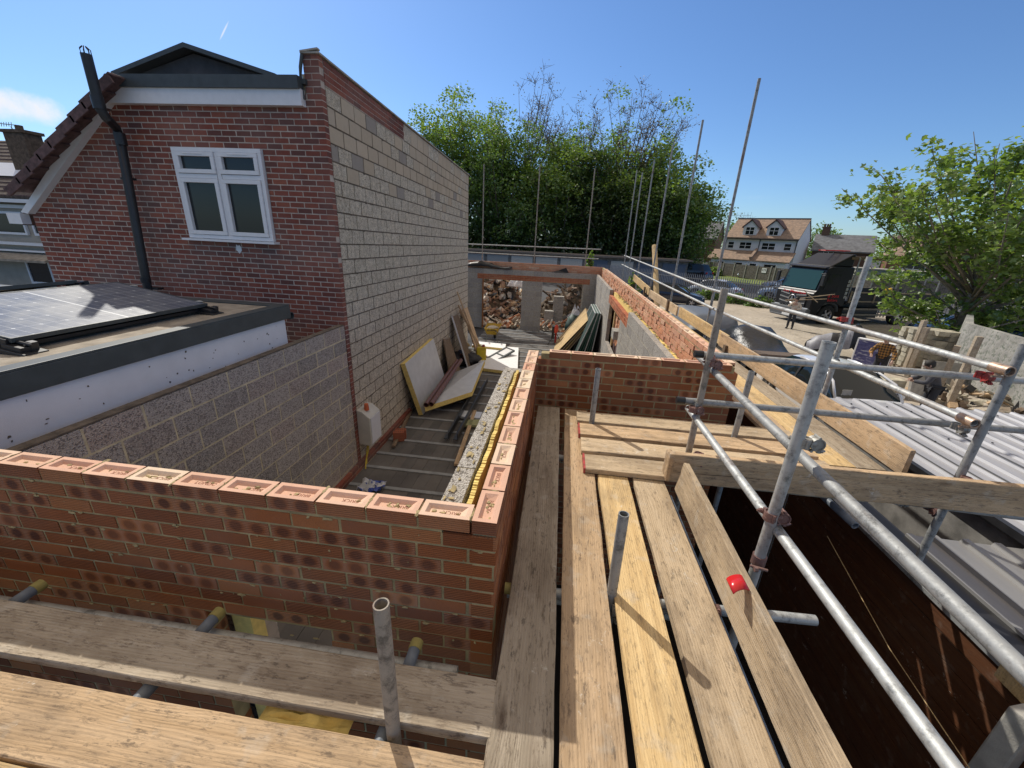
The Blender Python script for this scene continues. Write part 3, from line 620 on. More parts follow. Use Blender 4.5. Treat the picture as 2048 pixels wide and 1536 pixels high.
# a tube supports under the boards
for x, c, lb in ((-2.35, 'cap_yellow', 'left edge'), (-1.42, 'cap_yellow', 'window opening'), (-.49, 'cap_yellow', 'upright tube')):
    tt = stube((x, .1, 2.037), (x, 1.185, 2.037), 'short bearer tube under the parapet boards near the %s' % lb, GS, 'cap_blue'); b = MB(); b.tube((0, 0, .515), (0, 0, .5425+.012), TR+.003, 16); bo = b.build('end_cap', M[c]); bo.parent = tt
tt = stube((-.155, 1.54, 2.037), (1.34, 1.60, 2.037), 'bearer tube under the walkway sticking out past the pale toe board', GS, 'galv'); b = MB(); b.tube((0, 0, -.75), (0, 0, -.72), TR+.003, 16); bo = b.build('end_cap', M['cap_yellow']); bo.parent = tt
stube((-.15, 2.9, 2.037), (3.4, 2.80, 1.99), 'bearer tube below the long toe board, its end poking out beyond the right upright', GS, 'galv_dark')
stube((.868, .1, 2.03), (.868, 2.5, 2.03), 'tube glimpsed in the slit between the walkway and the pale toe board', GS, 'cap_blue')
stube((2.02, 3.2, 2.0), (2.10, 2.50, 1.97), 'tube stub with a dark wrap poking out under the long toe board', GS, 'cap_blue')
stube((-.15, 1.62, 1.92), (.9, 1.62, 1.92), 'brace tube seen between the golden and pale walkway boards', GS, 'galv')
stube((-4, 1.12, 1.97), (-.3, 1.14, 1.97), 'ledger tube hidden under the parapet boards', GS, 'galv')
def coupler(c, label, a1=(1, 0, 0), a2=(0, 0, 1), mat='coupler', s=1.0, group='couplers clamping the scaffold tubes'):
    """two hinged bands round crossing tubes, each with its eye bolt and nut"""
    c = Vector(c); a1 = Vector(a1).normalized(); a2 = Vector(a2).normalized(); nn = a1.cross(a2).normalized(); mb = MB()
    mb.tube(c-nn*.02, c+nn*.02, .018, 12)
    for a, sg in ((a1, 1), (a2, -1)):
        o = c+nn*sg*TR*1.05; side = a.cross(nn).normalized()
        for off in (-.013, .013): mb.tube(o+a*(off-.008), o+a*(off+.008), TR+.0048, 18, hollow=.004)
        mb.tube(o-a*.004, o+a*.004, TR+.0035, 18, hollow=.003)
        e = o+side*(TR+.009); mb.tube(e-nn*sg*.022, e+nn*sg*.045, .0052, 8); mb.tube(e+nn*sg*.026, e+nn*sg*.036, .0105, 6); mb.tube(e+nn*sg*.022, e+nn*sg*.026, .013, 10)
        mb.tube(e-a*.016-nn*sg*.016, e+a*.016-nn*sg*.016, .006, 8)
        for d_ in (-.013, .013): mb.box(e+a*d_*.8+nn*sg*.012, (.012, .012, .012))
        e2 = o-side*(TR+.006); mb.tube(e2-a*.02, e2+a*.02, .0058, 8)
    o = mb.build('coupler', M[mat], loc=c); smooth_by_angle(o, 35); return tag(o, label, 'coupler', group)
c1 = P(1400, 716, 'y', 2.97); coupler((1.115, 2.98, c1.z), 'rusty coupler joining the big upper rail to the corner upright', (1, 0, 0))
coupler((1.14, 2.95, c1.z-.03), 'dark red coupler under the big upper rail at the corner upright', (0, 1, 0)); 
c2 = P(1395, 808, 'y', 2.97); coupler((1.09, 2.98, c2.z), 'grey coupler on the corner upright where the black capped cross rail crosses', (1, 0, 0), mat='coupler_grey')
coupler((1.08, 2.93, c2.z-.03), 'rusty pink coupler on the corner upright holding the bright lower rail', (0, 1, 0))
c3 = P(1598, 868, 'x', 1.10); coupler((1.10, 1.67, c3.z), 'mortar covered coupler where the thick upright meets the big upper rail', (0, 1, 0), mat='coupler_grey', s=1.3)
c4 = P(1535, 1012, 'x', 1.06); coupler((1.065, 1.67, c4.z), 'rusty coupler where the thick upright meets the bright lower rail', (0, 1, 0), s=1.2)
cc = P(1795, 668, 'x', 2.78); coupler((2.78, 4.28, cc.z), 'crimson coupler on the upper rail of the right run before the tree', (0, 1, 0), mat='coupler_red')
cc = P(1755, 762, 'x', 2.78); coupler((2.78, 4.28, cc.z), 'rusty coupler on the lower rail of the right run above the white car', (0, 1, 0))
cd = P(2040, 755, 'y', 2.9); coupler((2.80, 2.87, cd.z), 'bright red coupler at the right edge upright, upper cross rail', (1, 0, 0), mat='coupler_red')
cd = P(1985, 858, 'y', 2.9); coupler((2.80, 2.87, cd.z), 'grey coupler at the right edge upright, lower cross rail', (1, 0, 0), mat='coupler_grey')
coupler((2.80, 2.66, 2.30), 'flat red clip on the long toe board at the right upright', (1, 0, 0))
coupler((2.80, 2.80, 1.98), 'rusty coupler under the long toe board at the right upright', (1, 0, 0)); coupler((2.60, 2.83, 2.0), 'grey coupler hanging under the long toe board', (0, 1, 0), mat='coupler_grey')
coupler((1.06, 2.63, 2.30), 'dark red clip pinching the long toe board to the corner upright', (1, 0, 0)); coupler((.865, 1.57, 2.02), 'small coupler in the slit beside the pale toe board', (1, 0, 0), (0, 1, 0))
coupler((.39, 1.53, 2.03), 'coupler at the foot of the short tube between the walkway boards', (1, 0, 0), mat='coupler_grey')
for i, (a, z, mt, lb) in enumerate(((P(1985, 733, 'x', 2.747), 0, 'copper', 'brass coloured joint sleeve at the end of the upper rail of the right run'), (P(1920, 834, 'x', 2.747), 0, 'copper', 'copper and red joint sleeve at the end of the lower rail of the right run'))):
    d = Vector((.002, -1, .0)).normalized(); mb = MB(); mb.tube(a-d*.0, a+d*.11, TR+.008, 20, hollow=.007); mb.tube(a+d*.05+Vector((0, 0, -.045)), a+d*.05+Vector((0, 0, -.02)), .016, 8); mb.tube(a+d*.05+Vector((-.03, 0, -.05)), a+d*.05+Vector((.04, 0, -.05)), .007, 8)
    o = mb.build('joint_sleeve', M[mt], loc=a); smooth_by_angle(o, 40); tag(o, lb, 'joint sleeve', 'joint sleeves')
for o_ in [x for x in bpy.data.objects if x.get('label', '').startswith(('lower cross rail', 'upper cross rail'))]:
    L_ = o_.dimensions.z; mb = MB(); mb.tube((0, 0, -L_/2-.012), (0, 0, -L_/2+.05), TR+.003, 18); c_ = mb.build('end_cap', M['black']); c_.parent = o_
# red toe board clip
cl_ = P(1480, 1163, 'z', 2.345)
rc = thing('toe_board_clip', (.93, 1.64, 2.33), 'glossy bright red curved clip fixing the pale toe board to the thick upright', 'clip'); rc['_abs'] = 1
mb = MB(); n = 11
for i in range(n):
    t = -1.5+2.6*i/(n-1)
    for yy in (-.035, .045): mb.v.append((cl_.x+.036*math.sin(t), cl_.y+yy+.012*math.sin(t), cl_.z-.03+.020*math.cos(t)))
for i in range(n-1): mb.face((2*i, 2*i+1, 2*i+3, 2*i+2))
g = G('red_gloss'); g.col((.55, .018, .02)).r(.25); M['red_gloss'] = g.m
o = mb.build('shell', M['red_gloss'], rc, smooth=True); m_ = o.modifiers.new('s', 'SOLIDIFY'); m_.thickness = .005
mb = MB(); mb.tube((1.05, 1.67, 2.27), (1.05, 1.67, 2.32), TR+.007, 18, hollow=.006); mb.tube((.99, 1.62, 2.295), (1.06, 1.60, 2.295), .007, 8); mb.tube((1.0, 1.60, 2.295), (1.015, 1.60, 2.295), .013, 6); mb.build('band', M['coupler'], rc)
# wooden prop pole beside the right run
a = P(1318, 590, 'x', 3.05); mb = MB(); t = P(1309, 492, 'x', 3.0); b0 = P(1327, 592, 'x', 3.0); mb.tube(b0-Vector((0, 0, 1.0)), t, .085, 14, r2=.085); tag(mb.build('timber_post', M['w_gold'], loc=b0), 'thick pale round timber post standing outside the far part of the right run', 'post')
for i, (px, y0, y1) in enumerate(((1284, 575, 605), (1331, 602, 625), (1438, 690, 740), (1545, 0, 0))[:3]):
    b0 = P(px, y1, 'x', 2.70); t0 = P(px+1, y0, 'x', 2.70); mb = MB(); mb.box((0, 0, (t0.z-b0.z)/2), (.05, .1, abs(t0.z-b0.z)+.1)); o = mb.build('timber_peg', M['w_dark']); o.location = (2.72, b0.y, b0.z); tag(o, 'dark timber peg behind the toe boards, %s of three' % ('farthest', 'middle', 'nearest')[i], 'peg', 'pegs behind the toe boards')
# ================================================================ left brick house
hs = absroot('house', (-5.2, 8, G0), 'red brick gabled house wing with tall bare block flank wall and grey flat roof edge', 'house')
def bleft(z): return -8.56 if z < 3.83 else -8.54+(z-3.83)*1.306
HX0 = -8.56; HYF = 6.0
opsH = [(-5.79-HX0, -4.37-HX0, 3.46, 4.71)]
zt = 5.38
z = zt
while z > 3.85:
    opsH.append((-1, bleft(z-.075)-HX0, z-.075, z)); z -= .075
mb = MB(); masonry(mb, (HX0, HYF, zt), (1, 0, 0), (0, -1, 0), -3.4-HX0, 3.9, .1025, opens=opsH, seed=51, recess=.002, joint=.0135)
mb.box((-3.515, HYF+.056, 5.55), (.2, .10, .52), None, 1)
masonry(mb, (-3.62, HYF, 5.83), (1, 0, 0), (0, -1, 0), .22, .45, .1025, seed=52)
mb.build('front_brickwork', [M['brick_house'], M['mortar_grey']], hs)
def shear(mb):
    mb.v = [(x, y, z-.030*(y-6)*max(0, (z+.4)/6.2)) for x, y, z in mb.v]; return mb
YE = 14.7
def selB(a, ztop, r, rr):
    """block type: open textured below, smooth and dark ones near the top"""
    zz = ztop; q = rr.random()
    if zz > 4.95: return (3 if rr.random() < (.93 if zz < 5.4 else .8) else 0), ((.3+.55*q) if q > .07 else .02, rr.random(), rr.random())
    if zz > 4.5: return (3 if q < .28 else 0), (.02 if rr.random() < .7 else .5, rr.random(), rr.random())
    return 0, (rr.random(), rr.random(), rr.random())
mb = MB()
masonry(mb, (-3.4, 6.1125, 5.5), (0, 1, 0), (1, 0, 0), YE-6.1125, 5.95, .1, (.39, .225), joint=.021, seed=55, sel=selB, jit=.003, recess=.006)
masonry(mb, (-3.4, 8.95, 5.80), (0, 1, 0), (1, 0, 0), YE-8.95, .295, .1, (.39, .295), seed=57, sel=selB)
shear(mb).build('flank_blockwork', [M['block_tan'], M['mortar_dark'], M['mortar_dark'], M['block_smooth']], hs)
mb = MB(); rr = random.Random(72)
for k in range(420): mb.blob((-3.399, rr.uniform(6.2, 14.5), 5.5-.225*rr.randint(1, 25)-.004+rr.uniform(-.01, .006)), (.006, rr.uniform(.01, .05), rr.uniform(.004, .012)), 0, k, .6, 6)
shear(mb).build('mortar_snots', M['mortar_dark'], hs)['kind'] = 'stuff'
mb = MB(); masonry(mb, (-3.4, 6.0, 5.83), (0, 1, 0), (1, 0, 0), .1025, 6.2, .1025, seed=58, off=.0)
masonry(mb, (-3.396, 6.1125, 5.80), (0, 1, 0), (1, 0, 0), 2.83, .295, .1025, seed=59, off=.5)
shear(mb); mb.build('flank_brickwork', [M['brick_house'], M['mortar_grey']], hs)
mb = MB(); mb.box((-3.56, 10.35, 2.6), (.2, 8.66, 6.0)); mb.box((-3.5, 10.4, 5.65), (.1, 8.5, .28)); shear(mb).build('inner_leaf', M['mortar_tan'], hs)
mb = MB(); mb.box((-3.50, 10.36, 5.822), (.26, 8.78, .022)); mb.box((-3.50, 5.99, 5.845), (.25, .06, .02), Matrix.Rotation(-.12, 3, 'Y')); shear(mb).build('coping', M['concrete'], hs)
mb = MB(); mb.path([(-3.64, 5.97, 5.30), (-3.655, 5.97, 5.5), (-3.64, 5.97, 5.66), (-3.60, 5.97, 5.8)], .022, 8); mb.path([(-3.66, 6.3, 5.55), (-3.655, 6.3, 5.66), (-3.60, 6.3, 5.8)], .022, 8); mb.build('flashing', M['trim_grey'], hs)
# roof and edge trims
mb = MB(); mb.prism([(-6.50, 5.86, 5.40), (-3.64, 5.86, 5.40), (-3.64, 5.86, 5.545), (-6.45, 5.86, 5.545), (-6.62, 5.86, 5.40)], (0, .1, 0)); mb.box((-5.06, 10.3, 5.50), (2.95, 8.7, .06)); mb.build('roof_edge_trim', M['trim_grey'], hs)
mb = MB(); mb.prism([(-6.56, 5.90, 5.215), (-3.64, 5.90, 5.215), (-3.64, 5.90, 5.41), (-6.44, 5.90, 5.41)], (0, .1, 0))
mb.prism([(-8.62, 5.90, 3.72), (-8.50, 5.90, 3.70), (-6.56, 5.90, 5.215), (-6.44, 5.90, 5.41), (-6.62, 5.90, 5.38)], (0, .1, 0)); mb.build('fascia_board', M['upvc'], hs)
mb = MB(); mb.prism([(-8.9, 6.02, 3.60), (-6.6, 6.02, 5.36), (-6.5, 6.02, 5.30), (-8.84, 6.02, 3.52)], (0, 8.6, 0)); mb.build('roof_slope', M['tile'], hs)
mb = MB(); s0 = P(12, 372, 'y', 5.66); s1 = P(212, 140, 'y', 5.66); d = (s1-s0); Lt = d.length; d.normalize(); nn = Vector((-d.z, 0, d.x)); ang = math.atan2(d.z, d.x); nt_ = 9
for i in range(nt_):
    c = s0+d*(Lt*(i+.5)/nt_-.03)-nn*.03; Mx = Matrix.Rotation(-ang+.085, 3, 'Y')
    mb.box(c+Vector((0, .19, 0)), (Lt/nt_+.09, .40, .035), Mx); mb.box(c+Vector((0, .0, 0))-nn*.05, (Lt/nt_+.04, .03, .125), Mx)
mb.build('verge_tiles', M['tile'], hs, bevel=.006)
mb = MB(); mb.box((-8.75, 5.94, 3.62), (.25, .12, .16)); mb.build('eaves_box', M['upvc'], hs)
# window
wx0, wx1, wz0, wz1 = -5.78, -4.38, 3.465, 4.70; wf = MB(); yw = 5.985
def rectframe(mb, x0, x1, z0, z1, w, y, d):
    mb.box(((x0+x1)/2, y, z0+w/2), (x1-x0, d, w)); mb.box(((x0+x1)/2, y, z1-w/2), (x1-x0, d, w))
    mb.box((x0+w/2, y, (z0+z1)/2), (w, d, z1-z0-2*w)); mb.box((x1-w/2, y, (z0+z1)/2), (w, d, z1-z0-2*w))
rectframe(wf, wx0, wx1, wz0, wz1, .055, yw, .07); xm = (wx0+wx1)/2; zm = 4.33
wf.box((xm, yw, (wz0+wz1)/2), (.06, .066, wz1-wz0-.11)); wf.box(((wx0+xm)/2, yw, zm), ((wx1-wx0)/2-.08, .066, .06)); wf.box(((wx1+xm)/2, yw, zm), ((wx1-wx0)/2-.08, .066, .06))
w_o = wf.build('window', M['upvc'], hs, bevel=.004)
sf = MB(); pn = MB()
for a, b in ((wx0+.055, xm-.03), (xm+.03, wx1-.055)):
    for c_, d_ in ((wz0+.055, zm-.03), (zm+.03, wz1-.055)):
        rectframe(sf, a+.004, b-.004, c_+.004, d_-.004, .055, yw-.025, .06); pn.box(((a+b)/2, yw, (c_+d_)/2), (b-a-.1, .012, d_-c_-.1))
sf.box(((wx0+xm)/2, yw-.058, wz1-.08), (.3, .012, .018)); sf.box(((wx1+xm)/2, yw-.058, wz1-.08), (.3, .012, .018))
def sub(o, par): o.parent = par; o.location = o.location-par.location if False else (0, 0, 0); return o
def absbuild(mb, name, mat, par, root, **k):
    L = Vector(root.location); mb.v = [(x-L.x, y-L.y, z-L.z) for x, y, z in mb.v]; o = mb.build(name, mat, **k); o.parent = par; return o
absbuild(sf, 'sash', M['upvc'], w_o, hs, bevel=.004); absbuild(pn, 'pane', M['glass'], w_o, hs)
mb = MB(); mb.box((xm, 5.95, 3.445), (1.52, .16, .03)); absbuild(mb, 'sill', M['upvc'], w_o, hs)
mb = MB(); mb.box((xm, 6.5, 4.1), (1.9, .02, 1.6)); mb.build('room_wall', M['mortar_grey'], hs); mb = MB(); mb.blob((-5.02, 5.995, 3.33), (.045, .006, .06), 0, 3, .3); mb.build('putty_mark', M['white'], hs)
# soil pipe
mb = MB(); e1 = P(236, 258, 'y', 5.82); e2 = P(203, 228, 'y', 5.50); e3 = P(172, 108, 'y', 5.50); mb.path([(-6.60, 5.82, 1.5), (-6.60, 5.82, 2.7), (e1.x, 5.82, e1.z-.06), (e1.x-.01, 5.80, e1.z+.02), (e2.x+.02, 5.53, e2.z-.03), (e2.x, 5.5, e2.z+.06), (e3.x, 5.5, e3.z)], .058, 16)
for a, b in ((e2+Vector((0, 0, .05)), e2+Vector((-.005, 0, .2))), (Vector((e1.x, 5.82, e1.z-.2)), Vector((e1.x, 5.82, e1.z-.05))), ((-6.6, 5.82, 2.75), (-6.6, 5.82, 2.83))): mb.tube(a, b, .068, 16)
mb.box((-6.50, 5.87, 4.25), (.16, .1, .03)); mb.box((-6.51, 5.87, 2.66), (.18, .1, .03))
for i in range(7):
    t = 2*math.pi*i/7; mb.path([e3+Vector((.05*math.cos(t), .05*math.sin(t), -.01)), e3+Vector((.052*math.cos(t), .052*math.sin(t), .05)), e3+Vector((.02*math.cos(t), .02*math.sin(t), .08))], .006, 5)
smooth_by_angle(mb.build('soil_pipe', M['black'], hs), 50)
# dark gabled dormer behind the flat roof
dm = absroot('roof_dormer', (-8.7, 10, 5), 'dark slate coloured low gable rising behind the flat roof of the brick house', 'roof gable')
a = P(373, 88, 'y', 10); b = P(230, 146, 'y', 10); c = P(556, 150, 'y', 10)
mb = MB(); mb.prism([(b.x+.25, 10.15, b.z-.05), (c.x-.25, 10.15, c.z-.05), (c.x-.25, 10.15, 5.4), (b.x+.25, 10.15, 5.4)][::-1]+[], (0, 3, 0)); mb.prism([(b.x+.1, 10.15, b.z-.06), (c.x-.1, 10.15, c.z-.06), (a.x, 10.15, a.z-.12)], (0, 3, 0)); mb.build('gable_cladding', simple('dark_cladding', (.06, .06, .065), .8, var=.2, sc=3), dm)
mb = MB()
for p, q in ((b, a), (a, c)): mb.prism([(p.x, 9.9, p.z), (q.x, 9.9, q.z), (q.x, 9.9, q.z-.09), (p.x, 9.9, p.z-.09)], (0, 3.3, 0))
mb.build('roof_planes', M['trim_grey'], dm)
# ================================================================ garden block wall and white extension
gw = absroot('block_wall', (-3.45, 3.6, G0), 'pinkish grey block wall with sandy joints in front of the white extension', 'wall')
mb = MB(); masonry(mb, (-3.4, .9, 2.25), (0, 1, 0), (1, 0, 0), 5.08, 2.25-G0, .1, (.45, .225), joint=.018, seed=61, jit=.002, recess=.002); mb.build('blockwork', [M['block_pink'], M['mortar_light']], gw)
mb = MB(); mb.box((-3.45, 3.45, 2.252), (.094, 5.05, .012)); mb.build('mortar_top', M['mortar_dark'], gw)
ex = absroot('extension', (-5.5, 2.5, G0), 'white rendered flat roofed extension with dark grey roof edge beside the brick house', 'extension')
mb = MB(); mb.box((-6.3, 2.2, 1.05), (5.36, 5.4, 3.0)); mb.build('wall', M['render'], ex)
mb = MB(); mb.box((-3.615, 2.2, 2.62), (.05, 5.6, .165)); mb.box((-6.3, 4.945, 2.62), (5.32, .08, .165)); mb.box((-3.66, 2.2, 2.712), (.13, 5.6, .02)); mb.box((-6.3, 4.90, 2.714), (5.3, .16, .02)); mb.build('roof_edge_trim', M['trim_grey'], ex, bevel=.004)
mb = MB(); mb.box((-6.36, 2.2, 2.635), (5.28, 5.3, .145)); mb.build('roof', M['roof_felt'], ex)
mb = MB(); mb.tube((-5.5, 5.03, 2.56), (-3.60, 5.03, 2.56), .05, 12, hollow=.006); mb.build('gutter', M['trim_grey'], ex)
mb = MB(); rr = random.Random(2)
for k in range(46): mb.blob((-3.619, rr.uniform(1.9, 4.85), rr.uniform(2.1, 2.5)), (.004, rr.uniform(.003, .012), rr.uniform(.003, .01)), 0, k, .5, 6)
mb.build('splashes', M['mortar_dark'], ex)
def solar_mat():
    g = G('solar_cells'); uv = g.n('SeparateXYZ', {0: g.oc}); u, v = uv.outputs[0], uv.outputs[1]
    def grid(x, step, w, off=0.):
        f = g.math('ABSOLUTE', g.math('SUBTRACT', g.math('FRACT', g.math('ADD', g.math('DIVIDE', x, step), off)), .5)); return g.math('GREATER_THAN', f, .5-w/step/2)
    a = grid(u, .182, .004); b = grid(v, .0905, .0035); fine = grid(u, .018, .0014, .25); mid = g.math('LESS_THAN', g.math('ABSOLUTE', v), .009)
    du = g.math('ABSOLUTE', g.math('SUBTRACT', g.math('ABSOLUTE', g.math('SUBTRACT', g.math('FRACT', g.math('DIVIDE', u, .182)), .5)), .5)); dv = g.math('ABSOLUTE', g.math('SUBTRACT', g.math('ABSOLUTE', g.math('SUBTRACT', g.math('FRACT', g.math('DIVIDE', v, .181)), .5)), .5))
    dia = g.math('LESS_THAN', g.math('ADD', du, dv), .075)
    c = g.ramp(g.noise(3, 4), [(.3, (.06, .075, .12)), (.7, (.085, .10, .145))]); c = g.mix(g.math('MULTIPLY', fine, .35), c, (.3, .32, .36))
    m = g.math('MAXIMUM', g.math('MAXIMUM', g.math('MULTIPLY', a, .7), g.math('MULTIPLY', b, .7)), g.math('MAXIMUM', dia, mid)); c = g.mix(m, c, (.62, .65, .68))
    dust = g.rng(g.noise(2.2, 5, rough=.7), .35, .75); c = g.mix(g.math('MULTIPLY', dust, .75), c, (.26, .27, .28)); g.col(c); g.r(g.rng(dust, 0, 1, .3, .5)); g.b.inputs['Specular IOR Level'].default_value = .2; g.b.inputs['Coat Weight'].default_value = .0; g.b.inputs['Coat Roughness'].default_value = .3
    return g.m
M['solar'] = solar_mat()
def panel(B, A, label, Ly=1.76, near=True):
    """B low right far corner, A high left far corner"""
    B, A = Vector(B), Vector(A); X = (B-A).normalized(); w_ = (B-A).length; c = (A+B)/2+Vector((0, -Ly/2, 0)); Z = X.cross(Vector((0, 1, 0))); t = thing('solar_panel', c, label, 'solar panel', 'solar panels on the flat roof')
    Mx = Matrix((X, Vector((0, 1, 0)), Z)).transposed().to_4x4(); Mx.translation = c; t.matrix_world = Mx
    mb = MB(); mb.box((0, 0, -.004), (w_-.03, Ly-.03, .006)); o = mb.build('cell_glass', M['solar']); o.parent = t
    mb = MB(); f = .014
    mb.box((0, -Ly/2+f/2, -.015), (w_, f, .035)); mb.box((0, Ly/2-f/2, -.015), (w_, f, .035)); mb.box((-w_/2+f/2, 0, -.015), (f, Ly-2*f, .035)); mb.box((w_/2-f/2, 0, -.015), (f, Ly-2*f, .035)); o = mb.build('frame', M['trim_grey']); o.parent = t
    mb = MB()
    for x in (-w_*.3, w_*.42): mb.box((x, Ly/2-.01, .006), (.05, .05, .006))
    o = mb.build('clamps', M['galv']); o.parent = t
    for yy in (Ly/2-.02, -Ly/2+.03):
        mb = MB(); mb.box((w_/2+.02, yy, -.07), (.16, .12, .05)); mb.box((w_/2-.05, yy, -.04), (.05, .1, .06)); mb.box((w_/2+.08, yy+.03, -.05), (.05, .05, .07)); mb.box((w_/2-.1, yy, -.095), (.5, .16, .03)); mb.tube((w_/2-.05, yy, -.03), (w_/2+.12, yy, -.03), .012, 8)
        o = mb.build('mount', M['black'], bevel=.006); o.parent = t
    mb = MB(); mb.box((-w_*.3, 0, -.09), (.1, Ly*.95, .12)); mb.box((w_*.25, 0, -.075), (.5, Ly*.92, .03)); o = mb.build('ballast_tray', M['black']); o.parent = t
panel(P(415, 607, 'z', 2.82), (-5.15, P(415, 607, 'z', 2.82).y, 3.0), 'large tilted solar panel in front on the flat roof, dusty at its right end')
panel((-5.35, 3.95, 3.03), (-6.4, 3.95, 2.86), 'second solar panel behind, only its pale corner at the left edge')
# ================================================================ neighbour house far left
nh = absroot('house', (-24, 17, G0), 'neighbouring house at the far left edge with brown tiled roof and chimney', 'house'); Y = 14.0
def q(px, py, y=14.0): return P(px, py, 'y', y)
mb = MB(); a = q(100, 530); mb.prism([(-34, 14, G0), (-19.2, 14, G0), (-19.2, 14, 4.25), (-34, 14, 4.25)], (0, 5, 0)); mb.build('wall', simple('beige_render', (.40, .36, .30), .95, var=.08, sc=3), nh)
mb = MB(); mb.prism([(-34, 13.6, 4.28), (-34, 16.9, 6.6), (-34, 17, 6.5), (-34, 13.7, 4.1)], (15.6, 0, 0)); mb.build('roof', simple('brown_tiles', (.11, .085, .07), .9, var=.3, sc=8), nh)
mb = MB()
for k in range(15): mb.box((-26.2, 13.63+k*.225, 4.30+k*.158), (15.5, .05, .035))
mb.build('tile_courses', M['tile'], nh)
c = q(55, 300, 15.2); mb = MB(); mb.box((c.x, 15.2, c.z-.5), (.85, .6, 2.1)); mb.box((c.x, 15.2, c.z+.58), (1.0, .72, .1)); mb.tube((c.x-.05, 15.2, c.z+.6), (c.x-.05, 15.2, c.z+.82), .12, 10); mb.build('chimney', simple('old_brick', (.12, .085, .06), .95, var=.3, sc=9), nh)
mb = MB(); mb.box((-22.6, 13.93, 3.93), (9, .1, .12)); mb.box((-22.4, 13.55, 4.12), (9, .1, .12)); mb.box((-22, 13.8, 2.62), (9, .25, .1)); mb.box((-22, 13.8, 2.36), (9, .25, .06)); mb.build('trims', M['upvc'], nh)
for x0, x1, z0, z1 in ((-24.5, -20.35, 2.93, 3.75), (-20.05, -19.3, 2.93, 3.75), (-20.95, -19.85, 1.1, 2.05)):
    m1 = MB(); rectframe(m1, x0, x1, z0, z1, .08, 13.95, .08); wo = m1.build('window', M['upvc'], nh); m2 = MB(); m2.box(((x0+x1)/2, 13.96, (z0+z1)/2), (x1-x0-.14, .03, z1-z0-.14)); absbuild(m2, 'pane', M['glass'], wo, nh)
mb = MB(); mb.prism([(-34, 13.2, 2.08), (-34, 14, 2.35), (-34, 14, 2.28), (-34, 13.2, 2.0)], (15.0, 0, 0)); mb.build('canopy', M['roof_felt'], nh)
a = q(0, 305, 14.6); mb = MB(); mb.poly([(-22.9, 14.55, 5.02), (-20.6, 14.55, 5.02), (-21.0, 15.3, 5.56), (-22.9, 15.3, 5.56)]); mb.build('skylight', M['upvc'], nh)
mb = MB(); p0 = q(30, 262, 15.2); mb.tube(q(33, 275, 15.2), q(22, 253, 15.2), .02, 6); mb.tube(q(0, 247, 15.2), q(28, 250, 15.2), .015, 6)
for k in range(5): mb.tube(q(2+k*5, 244, 15.2), q(3+k*5, 253, 15.2), .01, 5)
mb.build('aerial', M['galv_dark'], nh)
# ================================================================ interior floor
fl = absroot('floor', (-1, 9, FZ), 'x', 'floor'); del fl['label']; del fl['category']; fl['kind'] = 'structure'
ys = [4.35, 4.93, 5.52, 6.10, 6.60, 7.18, 7.76, 8.30, 8.88, 9.46, 10.04, 10.62, 11.2, 11.78, 12.36, 12.94, 13.52, 14.1, 14.7, 15.3, 15.9, 16.5, 17.1, 17.7, 18.3]
rr = random.Random(4); mb = MB(); bm = MB()
for y in [1.6, 2.15, 2.7, 3.25, 3.8]+ys: bm.box((-.95 if y > 4 else -1.9, y, FZ-.075), (4.78 if y > 4 else 2.8, .075, .16))
yy = [1.6, 2.15, 2.7, 3.25, 3.8]+ys
for a, b in zip(yy, yy[1:]):
    x = -3.34; x1 = 1.45 if a > 4 else -.52
    while x < x1-.1:
        w_ = .215; 
        if not (abs(a-6.10) < .1 and -2.9 < x < -2.7): mb.box((x+w_/2, (a+b)/2, FZ-.065+rr.uniform(-.004, .004)), (w_-.004, b-a-.079, .1), None, 0, (rr.random(), rr.random(), rr.random()), True)
        x += w_
mb.build('floor_blocks', M['block_dense'], fl); bm.build('floor_beams', simple('beam_concrete', (.27, .28, .285), .9, var=.15, sc=6), fl)
mb = MB(); mb.box((-.95, 10, FZ-.26), (4.9, 18, .1)); mb.build('floor_void', M['concrete_dark'], fl)
mb = MB(); masonry(mb, (-3.33, 4.3, FZ+.14), (0, 1, 0), (1, 0, 0), 4.2, .15, .1025, seed=66); o = mb.build('brick_plinth', [M['brick_house'], M['mortar_tan']]); tag(o, 'low red brick plinth along the foot of the bare block flank wall', 'plinth')
# ================================================================ things inside the shell
def slab(name, pts, th, mat, label, cat, group=None, edge=None):
    """pts = 4 corners of the visible face; th = thickness behind it"""
    p = [Vector(x) for x in pts]; n = (p[1]-p[0]).cross(p[3]-p[0]).normalized()*-th; c = sum(p, Vector())/4
    mb = MB(); mb.v += [tuple(x) for x in p]+[tuple(x+n) for x in p]; mb.face((0, 1, 2, 3), 0)
    for i in range(4): j = (i+1) % 4; mb.face((j, i, 4+i, 4+j), 1 if edge else 0)
    mb.face((7, 6, 5, 4), 0); o = mb.build(name, [M[mat], M[edge]] if edge else M[mat], loc=c); return tag(o, label, cat, group)
IB = 'foil faced insulation boards'
slab('insulation_board', [(-3.02, 8.42, -.38), (-3.02, 10.5, -.38), (-3.36+.08, 10.15, 1.06), (-3.36+.08, 8.11, .97)], .11, 'foil', 'white insulation board leaning upright on the block flank wall, yellow foam edge', 'insulation board', IB, 'foam')
slab('insulation_board', [(-2.93, 8.30, -.12), (-2.02, 9.22, .0), (-2.16, 11.65, .1), (-3.05, 10.95, -.2)], .11, 'foil', 'white insulation board lying flat beside the leaning one, brown pipes along it', 'insulation board', IB, 'foam')
slab('insulation_board', [P(956, 735, 'z', -.3), P(1035, 745, 'z', -.3), P(1037, 695, 'z', -.3), P(960, 690, 'z', -.3)], .10, 'paperwhite', 'stained white insulation sheet flat on the floor under the grey frame', 'insulation board', IB, 'foam')
